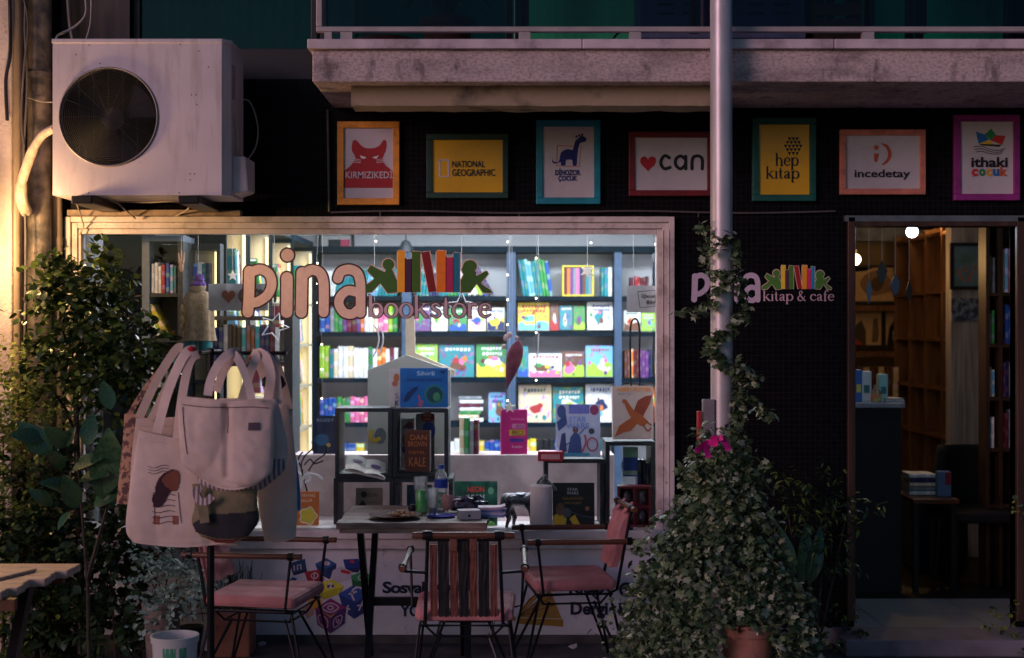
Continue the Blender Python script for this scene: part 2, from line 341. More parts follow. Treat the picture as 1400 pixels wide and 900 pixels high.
GL = {
 'o': (.92, [('c', el(.46,.5,.36,.46))]),
 'b': (.98, [ST(.17,.02,1.5), SER(.0,.17,1.5), ('c', el(.52,.5,.34,.46))]),
 'p': (.98, [ST(.17,-.45,.98), SER(.0,.17,.95), SER(.02,.36,-.45), ('c', el(.52,.5,.34,.46))]),
 'k': (.98, [ST(.17,.02,1.5), SER(0,.17,1.5), SER(.02,.34,.03), ('l', [(.22,.42,N_),(.68,.95,N_)]), ('l', [(.36,.6,T_),(.8,.04,T_)]), SER(.52,.84,.95), SER(.66,.98,.03)]),
 's': (.76, [('s', [(.62,.78,.1),(.42,.95,.11),(.17,.82,.15),(.26,.6,.19),(.52,.42,.2),(.62,.2,.15),(.4,.04,.11),(.13,.2,.1)])]),
 't': (.6, [('s', [(.24,1.3,.13),(.24,.9,T_),(.24,.25,T_),(.34,.05,.13),(.5,.1,.07)]), SER(.02,.48,.93)]),
 'r': (.72, [ST(.17,.02,.97), SER(0,.17,.95), SER(.02,.36,.03), ('s', [(.2,.68,.08),(.36,.9,.12),(.56,.9,.2)])]),
 'e': (.86, [('l', [(.14,.55,.08),(.74,.55,.08)]), ('s', [(.74,.55,.1),(.68,.82,.15),(.44,.95,.1),(.18,.8,.17),(.1,.5,.21),(.18,.2,.17),(.45,.05,.12),(.74,.2,.08)])]),
 'i': (.42, [ST(.19,.02,.97), SER(.02,.19,.95), SER(.03,.36,.03), ('l', [(.18,1.33,.22),(.2,1.33,.22)])]),
 'a': (.82, [('s', [(.14,.74,.16),(.3,.94,.1),(.52,.86,.16),(.56,.6,T_),(.56,.16,T_),(.72,.05,.09)]), ('s', [(.54,.57,.08),(.3,.48,.13),(.13,.27,.2),(.26,.06,.13),(.52,.22,.08)])]),
 'c': (.8, [('s', [(.68,.78,.18),(.45,.95,.1),(.18,.8,.17),(.1,.5,.21),(.18,.2,.17),(.44,.05,.11),(.7,.2,.08)])]),
 'f': (.58, [('s', [(.6,1.38,.16),(.44,1.5,.1),(.28,1.35,.15),(.24,.9,T_),(.24,.02,T_)]), SER(.02,.5,.93), SER(.06,.46,.03)]),
 'h': (1.02, [ST(.17,.02,1.5), SER(0,.17,1.5), SER(.02,.34,.03), ('s', [(.2,.66,.08),(.42,.93,.11),(.7,.8,.18),(.76,.5,T_),(.76,.02,T_)]), SER(.6,.94,.03)]),
 '&': (1.2, [('s', [(1.0,.02,.16),(.62,.5,.2),(.34,.98,.14),(.34,1.3,.1),(.52,1.45,.09),(.66,1.25,.12),(.46,.9,.09),(.16,.5,.17),(.18,.15,.19),(.5,.03,.12),(.82,.3,.08),(.98,.68,.07)])]),
 ' ': (.42, [])}
def serif(s, x0, x1, base, xh, y, m, parent, name='lettering', grow=0.0, label=None):
    wd = sum(GL[c][0] for c in s); k = (x1-x0)/wd; mb = MB(); cx = x0; lay = 0
    for c in s:
        for kind, pts in GL[c][1]:
            lay += 1
            if kind == 's': pts = crom(pts, 5)
            P = [(cx+p[0]*k, base+p[1]*xh) for p in pts]; ws = [p[2]*min(k, xh)+grow for p in pts]
            mb.ribbon(P, ws, y-.00012*lay, closed=(kind == 'c'), cap=False if kind != 's' and pts[0][2] > .1 and kind != 'c' else (kind == 's'))
        cx += GL[c][0]*k
    return part(mb, name, m, parent, label=label)
# ------------------------------------------------------------------ ground and rooms
WL, WR, WT, WB = WX(108,0), WX(897,0), WZ(322,0), WZ(730,0)
DL, DR, DT = WX(1168,0), WX(1388,0), WZ(310,0)
PAVE = mat('dark_pavement_stone', (.05,.045,.05), .75, col2=(.11,.10,.11), scale=7, bump=.4)
PAVE2 = mat('light_paving_stone', (.16,.15,.17), .7, col2=(.34,.33,.37), scale=30, bump=.5, detail=6)
ASPH = mat('asphalt', (.045,.045,.05), .85, var=.3, scale=60, bump=.4)
solo(MB().box(-60, 60, -60, 60, -.35, -.12), 'street_ground', ASPH, kind='structure')
pv = MB().box(-14, 14, -.34, .0, -.12, 0); solo(pv, 'pavement_edge_strip', PAVE, kind='structure')
solo(MB().box(-14, 14, -3.3, -.345, -.12, -.012), 'pavement', PAVE2, kind='structure')
for k in range(34):   # kerb stones at the pavement's street side
    solo(MB().box(-14+k*.82, -14+k*.82+.81, -3.5, -3.305, -.12, .0), 'kerb_stone', PAVE2, kind='structure', bevel=.01)
FLOORT = mat('shop_floor', (.12,.12,.13), .35, col2=(.2,.2,.22), scale=3)
# ------------------------------------------------------------------ the shop building
bld = thing('shop_building', (0, 0, 0), 'dark tiled shop building with wide display window, open doorway and balcony above', 'building')
mb = MB(); y1 = .08
TOPZ, BALZ = 5.0, WZ(150,0)
mb.box(-6, WL-.09, 0, y1, 0, TOPZ)                           # left of window
mb.box(WL-.09, WR+.09, 0, y1, WT+.095, BALZ+.16)                # above window
mb.box(WR+.09, DL, 0, y1, 0, BALZ+.16)                         # between window and door
mb.box(DL, DR, 0, y1, DT, BALZ+.16)                          # above door
mb.box(DR, 7, 0, y1, 0, TOPZ)
mb.box(WL-.09, DR, 0, y1, 4.6, TOPZ)
part(mb, 'tiled_wall', TILE, bld)
part(MB().box(WL-.09, WR+.09, .002, y1, 0, .56), 'window_apron', WHITEP, bld)
# upper storey: dark lintel band, windows with curtains
mb = MB(); mb.box(-2.337, DR, .0, y1, BALZ+.161, WZ(70,0)-.02)
part(mb, 'upper_band', BLACKP, bld)
UGL = glass('green_upper_glass', (.35,.75,.65), 1.0)
def curtain(name, x0, x1, z0, z1, y, m, amp=.012, n=60):
    rows = [[(x0+(x1-x0)*i/n, y+amp*math.sin(i*1.7)+amp*.5*math.sin(i*.6+1), z) for i in range(n+1)] for z in (z0, z1)]
    return part(MB().sheet(rows), name, m, bld, smooth=60)
def curtmat(name, c, s):
    m = mat(name, c, .9, col2=tuple(x*.25 for x in c), scale=1.2, stretch=(1.5,1,.5)); t = m.node_tree; b = t.nodes['Principled BSDF']
    src = b.inputs['Base Color'].links[0].from_socket; t.links.new(src, sock(b, 'Emission Color', 'Emission')); b.inputs['Emission Strength'].default_value = s; return m  # emission in the curtain stands in for room light behind it
uz0, uz1 = WZ(70,0)-.02, 4.6
spans = [(180, 433, (.012,.06,.05), .06), (437, 700, (.02,.07,.085), .22), (704, 905, (.30,.38,.29), .30), (909, 1130, (.02,.04,.04), .1), (1134, 1252, (.02,.12,.10), .4), (1256, 1388, (.02,.13,.10), .5)]
for a, b_, c, e in spans:
    x0, x1 = WX(a,0), WX(b_,0)
    wf = MB(); wf.box(x0, x0+.035, .03, .09, uz0, uz1); wf.box(x1-.035, x1, .03, .09, uz0, uz1); wf.box(x0+.035, x1-.035, .03, .09, uz0, uz0+.04)
    f = part(wf, 'upper_window', BLACKP, bld, bevel=.004)
    part(MB().box(x0+.035, x1-.035, .055, .061, uz0+.04, uz1), 'pane', UGL, f)
    curtain('curtain', x0-.01, x1+.01, uz0, uz1, .15, curtmat('glowing_curtain', c, e))
part(MB().box(WX(85,0), WX(178,0), -.012, .0, uz0-.3, 4.6), 'brown_shutter', mat('dark_brown_shutter', (.03,.02,.02), .5, var=.5, scale=5, stretch=(6,1,.4)), bld)
part(MB().box(-2.5, 7, .22, .26, BALZ+.17, 4.59), 'upper_back_wall', BLACKP, bld)
# display window frame: stepped profile
wnd = MB(); L0, R0, T0 = WX(92,0), WX(921,0), WZ(297,0)
for (ox0, ox1, yy) in ((0, .030, -.045), (.0305, .062, -.03)):
    wnd.box(L0+ox0, L0+ox1, yy, .06, .60, T0-ox0-.001); wnd.box(R0-ox1, R0-ox0, yy, .06, .60, T0-ox0-.001)
    wnd.box(L0+ox1, R0-ox1, yy+.001, .06, T0-ox1, T0-ox0)
for gx in (R0-.078,):
    wnd.box(gx-.012, gx+.0155, -.018, .06, .60, T0-.064)
wnd.box(L0+.0625, L0+.078, -.018, .06, .60, T0-.064); wnd.box(L0+.0785, R0-.0905, -.012, .06, T0-.09, T0-.0625)
for gx, yy in ((R0-.031, -.05), (R0-.062, -.036)):
    wnd.box(gx-.002, gx+.004, yy, -.02, .60, T0-.07)
win = part(wnd, 'display_window', FRAMEP, bld, bevel=.003)
part(MB().box(WL+.004, WR-.004, .02, .028, WB, WT), 'pane', GLASS, win)
sl = MB().box(L0-.01, R0+.01, -.075, .30, .555, .60); sl.box(L0+.0, R0+.0, -.055, .1, .50, .554)
part(sl, 'sill', WHITEP, win, bevel=.006)
part(MB().box(L0+.02, R0-.02, -.012, .0015, .045, .4995), 'vinyl_panel', PANELW, bld)
part(MB().box(L0-.2, R0+.1, -.02, .0012, 0, .044), 'skirting', PAVE, bld)
part(MB().box(L0-.05, R0+.3, -.03, -.002, .455+.04, .4995), 'ledge_trim', WHITEP, bld, bevel=.003)
# doorway
dr = MB(); WOODD = mat('dark_door_wood', (.03,.013,.008), .5, col2=(.07,.03,.018), scale=3, bump=.1, stretch=(8,8,.6))
dr.box(DL-.04, DL, -.03, .085, .12, DT+.05); dr.box(DR, DR+.05, -.03, .085, .12, DT+.05); dr.box(DL, DR, -.025, .085, DT, DT+.05)
df = part(dr, 'door_frame', WOODD, bld, bevel=.004)
part(MB().box(WX(1166,0)-.05, 7, -.03, -.001, WZ(306,0)+.01, WZ(298,0)+.01), 'shutter_rail', mat('brushed_rail', (.25,.24,.25), .4, metal=.8), bld)
part(MB().box(DL-.12, DR+.3, -.33, -.002, 0, .085), 'door_step', mat('step_stone', (.16,.14,.17), .6, var=.2, scale=8, bump=.2), bld, bevel=.008)
# balcony
ys = -.80; bx0 = WX(427, ys)
bal = MB().box(bx0, 7, ys, -.001, WZ(112,ys), WZ(68,ys)-.001)
bs = part(bal, 'balcony_slab', CONC, bld, bevel=.006)
cx = bx0-.02
for k, px in enumerate((796, 1139, 1600, 2100, 2900)):
    x1 = WX(px, ys); part(MB().box(cx, x1-.003, ys-.03, -.002, WZ(68,ys), WZ(55,ys)), 'coping', COPING, bs, bevel=.004); cx = x1
bb = MB(); bz1 = WZ(112,ys)-.001; zb = bz1-.094; nx = 40
xa, xb = WX(480,-.69), WX(985,-.69)
prof = [xa+(xb-xa)*i/nx for i in range(nx+1)]
rows = []
for yy, zz in ((-.69, bz1), (-.69, zb), (-.50, zb), (-.50, bz1)):
    rows.append([(x, yy+.006*noise.noise(Vector((x*9, zz*9, 1)))*(1 if zz < bz1 else 0), zz+(.005*noise.noise(Vector((x*13, yy*7, 5)))if zz < bz1 else 0)) for x in prof])
bb.sheet(rows[::-1])
n = len(prof); bb.add([rows[0][0], rows[1][0], rows[2][0], rows[3][0]], [(0,3,2,1)]); bb.add([rows[0][-1], rows[1][-1], rows[2][-1], rows[3][-1]], [(0,1,2,3)])
part(bb, 'under_beam', PEEL, bs)
rail = MB(); ry = -.76
rz0, rz1 = WZ(44.5,ry), WZ(37.5,ry)
RAILM = mat('railing_aluminium', (.42,.36,.35), .45, metal=.2, var=.1)
rail.box(WX(433,ry), 7, ry-.02, ry+.02, rz0, rz1); rail.box(WX(433,ry), WX(441,ry), ry-.02, ry+.02, rz1, 3.9); rail.box(WX(433,ry), 7, ry-.025, ry+.025, 3.9, 3.95)
rl = part(rail, 'balcony_railing', RAILM, bld, bevel=.003)
for px in (449, 474, 717, 868, 1186, 1500, 1900):
    wv = 5 if px == 449 else 8
    part(MB().box(WX(px-wv,ry), WX(px+wv,ry), ry-.018, ry+.018, WZ(55,ys)+.001, rz0-.001), 'post', RAILM, rl)
for a, b_ in ((443, 716), (718, 948), (950, 1185), (1187, 1499), (1501, 1899)):
    part(MB().box(WX(a,ry), WX(b_,ry)-.004, ry-.004, ry+.004, rz1, 3.9), 'glass_panel', SMOKE, rl)
for px in (717, 948, 1186, 1257):
    part(MB().box(WX(px-6,ry+.08), WX(px+6,ry+.08), ry+.03, ry+.06, rz1-.02, 3.9), 'post', BLACKP, rl)
# thin conduits on the wall
wire = MB(); wire.tube([W(448,150,-.02), W(449,220,-.02), W(450,290,-.02)], .006, 6); wire.tube([W(x, 290+1.5*math.sin(x*.02), -.02) for x in range(452, 1160, 30)], .005, 6)
for px in (520, 710, 955): wire.tube([W(px,290,-.02), W(px,297,-.01)], .004, 5)
part(wire, 'wall_conduit', mat('grey_conduit', (.10,.09,.095), .5), bld, smooth=40)
# ------------------------------------------------------------------ interior shells
PX0, PX1 = 1.26, 1.38      # partition between the shop and the cafe doorway
solo(MB().box(-2.62, PX0, .081, 5.2, -.05, .0), 'floor', FLOORT, kind='structure')
TILEF = mat('entrance_floor', (.17,.19,.21), .4, col2=(.24,.26,.29), scale=2)
fl = MB()
ef = solo(MB().box(PX1, 4.2, -.001, .80, -.05, .078), 'entrance_floor', TILEF, kind='structure')
for i in range(5):
    for j in range(2): part(MB().box(PX1+.02+i*.56, PX1+.02+i*.56+.555, .0+j*.4, .395+j*.4, .0781, .082), 'tile', TILEF, ef)
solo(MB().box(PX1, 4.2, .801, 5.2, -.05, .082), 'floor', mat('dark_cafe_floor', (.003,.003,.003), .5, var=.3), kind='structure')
solo(MB().box(-2.62, 4.2, .081, 5.3, 2.76, 2.85), 'ceiling', IWALL, kind='structure')
solo(MB().box(-2.7, PX0, 5.2, 5.3, 0, 2.759), 'wall', IWALL, kind='structure')
solo(MB().box(-2.72, -2.62, .081, 5.199, 0, 2.759), 'wall', IWALL, kind='structure')
solo(MB().box(PX0, PX1, .081, 5.199, 0, 2.759), 'wall', IWALL, kind='structure')
WARMW = mat('ochre_wall', (.30,.22,.13), .8, var=.1, scale=3)
solo(MB().box(PX1, 4.2, 5.2, 5.3, 0, 2.759), 'wall', WARMW, kind='structure')
solo(MB().box(4.1, 4.2, .081, 5.199, .083, 2.759), 'wall', WARMW, kind='structure')
# ------------------------------------------------------------------ shop lamps (ceiling panels, led strips)
def ceiling_panel(x, y, sx, sy, power, col, label, z=2.74):
    t = thing('ceiling_lamp', (x, y, z), label, 'ceiling lamp', 'ceiling lamps inside the shop')
    part(MB().box(x-sx/2-.02, x+sx/2+.02, y-sy/2-.02, y+sy/2+.02, z-.01, z+.019), 'housing', WHITEP, t)
    part(MB().box(x-sx/2, x+sx/2, y-sy/2, y+sy/2, z-.016, z-.0105), 'diffuser', emit('lamp_diffuser', col, 6), t)
    l = bpy.data.lights.new('ceiling_lamp_light', 'AREA'); l.shape = 'RECTANGLE'; l.size = sx; l.size_y = sy; l.energy = power; l.color = col
    o = bpy.data.objects.new('ceiling_lamp_light', l); COL.objects.link(o); o.parent = t; o.location = (0, 0, -.03)
COOL = (.80,.91,1.0)
ceiling_panel(-.55, 3.3, 1.6, .5, 64, COOL, 'cool white ceiling lamp over the rear bookcase, left side')
ceiling_panel(.75, 3.3, .8, .5, 44, COOL, 'cool white ceiling lamp over the rear bookcase, right side')
ceiling_panel(-.75, 1.6, 1.2, .4, 46, (.85,.9,1.0), 'cool white ceiling lamp in the middle of the shop, left side')
ceiling_panel(-.45, .09, 2.3, .06, 9, (.95,.92,1.0), 'thin added lamp strip, unseen behind the window frame top, brightening the display', z=2.30)  # lamp added out of sight to brighten the displayed books
ceiling_panel(.35, .75, 1.2, .3, 40, (.85,.88,1.0), 'cool white ceiling lamp just behind the display window')
# ------------------------------------------------------------------ books
def book_mesh():   # unit spine-out book: x = thickness, y = depth, z = height, spine at y=0; unit cube 1x1x1
    m = MB(); m.box(-.5, -.42, .02, 1, 0, 1, 0); m.box(.42, .5, .02, 1, 0, 1, 0)
    m.add([(-.5,.02,0),(-.3,-.02,0),(.3,-.02,0),(.5,.02,0),(-.5,.02,1),(-.3,-.02,1),(.3,-.02,1),(.5,.02,1)], [(0,1,5,4),(1,2,6,5),(2,3,7,6),(4,5,6,7),(3,2,1,0)], 0)
    m.box(-.42, .42, .03, .97, .02, .98, 1)
    return m.mesh('book', [COVER, PAPER])
def pic_mesh():    # unit face-out picture book: x width, z height, thickness in y
    m = MB(); m.box(-.5, .5, 0, .12, 0, 1, 0); m.box(-.5, .5, .88, 1, 0, 1, 0); m.box(-.49, .48, .12, .88, .01, .99, 1); m.box(-.5, -.47, .12, .88, 0, 1, 0)
    return m.mesh('picture_book', [ARTCV, PAPER])
BOOKME, PICME = book_mesh(), pic_mesh()
ORD = ['first','second','third','fourth','fifth','sixth','seventh','eighth','ninth','tenth','eleventh','twelfth','thirteenth','fourteenth','fifteenth','sixteenth','seventeenth','eighteenth','nineteenth','twentieth','twenty-first','twenty-second','twenty-third','twenty-fourth','twenty-fifth','twenty-sixth','twenty-seventh','twenty-eighth']
PAL = {'teal': (20,130,140), 'blue': (30,80,170), 'navy': (20,35,90), 'red': (170,35,45), 'green': (50,140,70), 'yellow': (230,200,60), 'white': (225,225,225), 'pink': (225,110,160), 'purple': (110,60,130), 'orange': (220,120,50), 'cream': (225,205,170), 'grey': (130,135,145), 'brown': (110,65,45), 'maroon': (100,25,45), 'light blue': (110,180,220), 'lime': (160,200,60), 'black': (25,25,30)}
def book(loc, th, dp, h, cname, where, lean=0.0, rz=0.0, group='books standing on the shop shelves'):
    o = bpy.data.objects.new('book', BOOKME); COL.objects.link(o)
    o.scale = (th, dp, h); o.location = loc; o.rotation_euler = (0, lean, rz)
    c = srgb(*PAL[cname]); j = random.uniform(.85, 1.15); o.color = (min(1,c[0]*j), min(1,c[1]*j), min(1,c[2]*j), 1)
    lb = f'{cname} book {where}'.replace(' from the left on the ', ' from left, ').replace(' of the rear bookcase, ', ', rear bookcase ').replace(' further right on the ', ' further right, ').replace('from the left beside the upright on the','by upright,')
    return tag(o, lb, 'book', group)
def row(x0, x1, y, z, h, cols, where, lean=0.0, depth=.16, dirx=(1,0), rz=0.0, hv=.12, thick=None, group='books standing on the shop shelves'):
    """spines in a row from x0 to x1 along +x (local), cols = list of names cycled"""
    x = x0; i = 0; objs = []; fill = []
    while True:
        t = random.uniform(.018, .034) if thick is None else thick*random.uniform(.85, 1.15)
        if x+t > x1 or i >= len(ORD): break
        fill.append((x+t/2, t)); x += t+.001; i += 1
    for i, (xx, t) in enumerate(fill):
        hh = h*random.uniform(1-hv, 1)
        c = cols[int(i*len(cols)/len(fill)) % len(cols)] if len(cols) < len(fill) else cols[i % len(cols)]
        if lean: dx = -t/2*math.cos(lean) if lean > 0 else 0
        zz = z + abs(math.sin(lean))*t/2 + .001
        book((xx, y+random.uniform(0, .012), zz), t*.98, depth, hh, c, f'{ORD[i]} from the left {where}', lean, rz, group)
def picbook(px0, px1, pt, pb, y, cname, where, lean=R(10), th=.012, rz=0.0, group='picture books displayed face-out on the rear bookcase'):
    o = bpy.data.objects.new('picture_book', PICME); COL.objects.link(o)
    x0, x1 = WX(px0,y), WX(px1,y); z0, z1 = WZ(pb,y), WZ(pt,y)
    o.scale = (x1-x0, th, (z1-z0)/math.cos(lean)); o.location = ((x0+x1)/2, y, z0+.002); o.rotation_euler = (-lean, 0, rz)
    c = srgb(*PAL[cname]); o.color = (*c, 1)
    rr = random.Random(int(px0*13+pt)); pal = [v for k_, v in PAL.items() if k_ != cname and k_ != 'black']; s_ = (y+D0)/FPX; wpx, hpx = px1-px0, pb-pt
    L = lambda a, b_: ((a-.5), b_)       # unit cover coordinates
    k_ = 0
    def fl(poly, c): 
        nonlocal k_; k_ += 1
        part(MB().flat(poly, -.06-.03*k_), 'cover_print', ink(srgb(*c)), o, local=True)
    c1, c2, c3, c4 = [rr.choice(pal) for _ in range(4)]
    if rr.random() < .6: hz0 = rr.uniform(.2,.45); fl([(-.48,.01),(.48,.01)]+[(.48-.96*i/8, hz0+.08*math.sin(i*rr.uniform(.6,1.4))) for i in range(9)], c1)
    q0, q1, rx_, rz_ = rr.uniform(-.2,.2), rr.uniform(.35,.5), rr.uniform(.14,.3), rr.uniform(.12,.24); fl([(q0+rx_*(1+.25*math.sin(3*a+px0))*math.cos(a), q1+rz_*(1+.25*math.cos(2*a+pt))*math.sin(a)) for a in [2*math.pi*i/14 for i in range(14)]], c2)
    q0, q1 = q0+rr.uniform(-.15,.15), q1+rz_*rr.uniform(-.6,.9); fl([(q0+rx_*.5*math.cos(a), q1+rz_*.5*math.sin(a)) for a in [2*math.pi*i/10 for i in range(10)]], c3)
    if wpx > 16:
        for _ in range(rr.randint(2,5)): a0, b0, r0 = rr.uniform(-.4,.4), rr.uniform(.1,.65), rr.uniform(.03,.09); fl([(a0+r0*math.cos(a), b0+r0*math.sin(a)*1.1) for a in [2*math.pi*i/7 for i in range(7)]], rr.choice(pal))
        tc_ = (245,240,235) if sum(PAL[cname]) < 480 else rr.choice([(30,50,120),(170,30,50),(20,90,60)])
        for ln in range(rr.choice((1,2))):
            x_ = -.38+rr.uniform(0,.1); zt0 = .90-.15*ln
            while x_ < .34: w0 = rr.uniform(.05,.1); h0 = rr.uniform(.07,.11); fl([(x_,zt0-h0),(x_+w0*.8,zt0-h0+.01),(x_+w0*.9,zt0),(x_+.01,zt0-.005)], tc_); x_ += w0+.025
    lb = f'{cname} picture book {where}'.replace(' from the left on the ', ' from left, ').replace(' of the rear bookcase, ', ', rear bookcase ').replace('alone at the right end of the', 'alone,')
    return tag(o, lb, 'picture book', group)
# ------------------------------------------------------------------ rear bookcase (front plane y=4.5)
YB = 4.5
rb = thing('bookcase', (WX(635,YB), YB, 0), 'wide navy bookcase across the rear wall of the shop', 'bookcase')
xs = [428, 556, 699, 845, 905]
zt = WZ(345, YB)
for px, wpx in ((430,6),(556,13),(699,12),(845,10)):
    part(MB().box(WX(px-wpx/2,YB), WX(px+wpx/2,YB), YB-.01, YB+.33, 0, zt), 'upright', UPRB if px != 430 else SHELFB, rb)
part(MB().box(WX(428,YB), WX(897,YB), YB+.33, YB+.35, 0, zt), 'back_panel', IWALL, rb)
part(MB().box(WX(424,YB), WX(897,YB), YB-.02, YB+.33, zt, zt+.05), 'cornice', SHELFB, rb)
SHZ = {1: WZ(405,YB), 2: WZ(454,YB), 3: WZ(517,YB), 4: WZ(578,YB), 5: WZ(636,YB)}
bays = [(433,548.5),(563.5,692),(706,839),(851,897)]
for bi, (a, b_) in enumerate(bays):
    for r in SHZ:
        if bi == 3 and r in (2,): pass
        part(MB().box(WX(a,YB)+.001, WX(b_,YB)-.001, YB, YB+.329, SHZ[r]-.038, SHZ[r]), 'shelf', SHELFB, rb)
def X4(px): return WX(px, YB)
LW = 'on the top shelf', 'on the second shelf', 'on the third shelf', 'on the fourth shelf', 'on the bottom visible shelf'
bn = ' of the rear bookcase, left bay', ' of the rear bookcase, middle bay', ' of the rear bookcase, right bay', ' of the rear bookcase, far right bay'
yb = YB+.03
row(X4(440), X4(546), yb, SHZ[1], .24, ['white','teal','teal','teal','light blue','teal','teal'], LW[0]+bn[0], lean=.16, thick=.026)
row(X4(436), X4(546), yb, SHZ[2], .22, ['blue','grey','green','purple','maroon','purple','orange','white','cream','pink','lime','green'], LW[1]+bn[0], thick=.038)
row(X4(436), X4(547), yb, SHZ[3], .27, ['lime','teal','cream','white','cream','white','white','green','white','orange','white','maroon','white'], LW[2]+bn[0], thick=.038)
row(X4(436), X4(547), yb, SHZ[4], .22, ['blue','blue','green','green','pink','pink','white','pink','yellow','cream'], LW[3]+bn[0], thick=.038)
row(X4(436), X4(500), yb, SHZ[5], .20, ['blue','blue','yellow'], LW[4]+bn[0], thick=.07)
row(X4(568), X4(638), yb, SHZ[1], .22, ['teal','navy','teal','green','teal'], LW[0]+bn[1], lean=.12, thick=.026)
row(X4(640), X4(682), yb, SHZ[1], .28, ['white','lime','blue','navy'], 'leaning further right '+LW[0]+bn[1], lean=-.5, thick=.04)
row(X4(715), X4(758), yb, SHZ[1], .33, ['teal','light blue','teal','green','blue'], LW[0]+bn[2], lean=-.15, thick=.027)
row(X4(822), X4(838), yb, SHZ[1], .25, ['teal','white'], 'beside the upright '+LW[0]+bn[2], thick=.03)
# yellow framed box of thin books
yf = thing('book_box', (X4(790), YB+.02, SHZ[1]+.001), 'yellow framed box of striped books on the top shelf of the rear bookcase', 'box')
m = MB(); a, b_, zz0, zz1 = X4(769), X4(812), SHZ[1]+.001, WZ(363,YB); m.box(a,a+.012,YB+.02,YB+.2,zz0,zz1); m.box(b_-.012,b_,YB+.02,YB+.2,zz0,zz1); m.box(a+.012,b_-.012,YB+.02,YB+.2,zz0,zz0+.012); m.box(a+.012,b_-.012,YB+.02,YB+.2,zz1-.012,zz1)
part(m, 'frame', ink(srgb(225,205,60)), yf)
for i in range(9):
    xx = a+.014+i*(b_-a-.028)/9; part(MB().box(xx, xx+(b_-a-.028)/9-.001, YB+.03, YB+.19, zz0+.013, zz1-.02), 'book', ink(srgb(*PAL[['maroon','orange','purple','grey','pink','navy','brown','teal','grey'][i]])), yf)
P2 = [(708,751,414,453,'yellow'),(752,764,416,453,'brown'),(765,783,418,452,'teal'),(784,800,418,452,'green'),(803,838,413,452,'white')]
for i, (a,b_,t,bm,c) in enumerate(P2): picbook(a,b_,t,bm-.5,YB+.04,c,f'{ORD[i]} from the left on the second shelf of the rear bookcase, right bay')
P = [(567,588,418,453,'purple'),(590,612,420,453,'white'),(614,638,422,453,'green'),(640,664,418,453,'cream'),(666,690,421,453,'white')]
for i, (a,b_,t,bm,c) in enumerate(P): picbook(a,b_,t,bm,YB+.04,c,f'{ORD[i]} from the left on the second shelf of the rear bookcase, middle bay')
P = [(568,598,471,516,'lime'),(600,648,472,516,'teal'),(651,692,471,516,'green')]
for i, (a,b_,t,bm,c) in enumerate(P): picbook(a,b_,t,bm,YB+.04,c,f'{ORD[i]} from the left on the third shelf of the rear bookcase, middle bay')
P = [(708,722,474,516,'teal'),(723,768,484,516,'white'),(769,799,481,516,'brown'),(801,838,473,516,'light blue')]
for i, (a,b_,t,bm,c) in enumerate(P): picbook(a,b_,t,bm,YB+.04,c,f'{ORD[i]} from the left on the third shelf of the rear bookcase, right bay')
P = [(709,754,527,578,'cream'),(756,798,530,578,'teal'),(801,839,526,578,'white')]
for i, (a,b_,t,bm,c) in enumerate(P): picbook(a,b_,t,bm,YB+.04,c,f'{ORD[i]} from the left on the fourth shelf of the rear bookcase, right bay')
P = [(668,691,537,578,'light blue'),(630,655,540,578,'white')]
for i, (a,b_,t,bm,c) in enumerate(P[:1]): picbook(a,b_,t,bm,YB+.04,c,f'alone at the right end of the fourth shelf of the rear bookcase, middle bay')
for i in range(7):   # flat stack, middle bay
    o = bpy.data.objects.new('book', BOOKME); COL.objects.link(o); hh = random.uniform(.018,.03)
    z0 = SHZ[4]+.002+i*.031; o.scale = (.03, .17, random.uniform(.17,.21)); o.rotation_euler = (0, R(90), 0); o.location = (X4(628)+random.uniform(-.01,.01), YB+.03, z0+.0155)
    c = ['white','cream','green','white','maroon','white','grey'][i]; o.color = (*srgb(*PAL[c]), 1); tag(o, f'{c} book lying {ORD[i]} from the bottom of the flat stack on the rear bookcase', 'book', 'flat stack of books on the rear bookcase')
row(X4(575), X4(690), yb, SHZ[5], .22, ['orange','white','yellow','blue'], LW[4]+bn[1], thick=.04)
row(X4(708), X4(838), yb, SHZ[5], .22, ['yellow','black','blue','cream','teal'], LW[4]+bn[2], thick=.05)
row(X4(862), X4(889), yb, SHZ[1], .17, ['maroon','red','maroon','maroon'], LW[0]+bn[3], thick=.022)
row(X4(854), X4(895), yb, SHZ[3], .25, ['brown','orange','maroon','purple','purple','navy'], LW[2]+bn[3], thick=.024)
picbook(853, 876, 425, 453, YB+.04, 'white', 'on the second shelf of the rear bookcase, far right bay')
picbook(877, 896, 428, 453, YB+.04, 'lime', 'at the right end of the second shelf of the rear bookcase')
picbook(853, 872, 527, 578, YB+.04, 'cream', 'on the fourth shelf of the rear bookcase, far right bay')
picbook(874, 896, 530, 578, YB+.04, 'orange', 'at the right end of the fourth shelf of the rear bookcase')
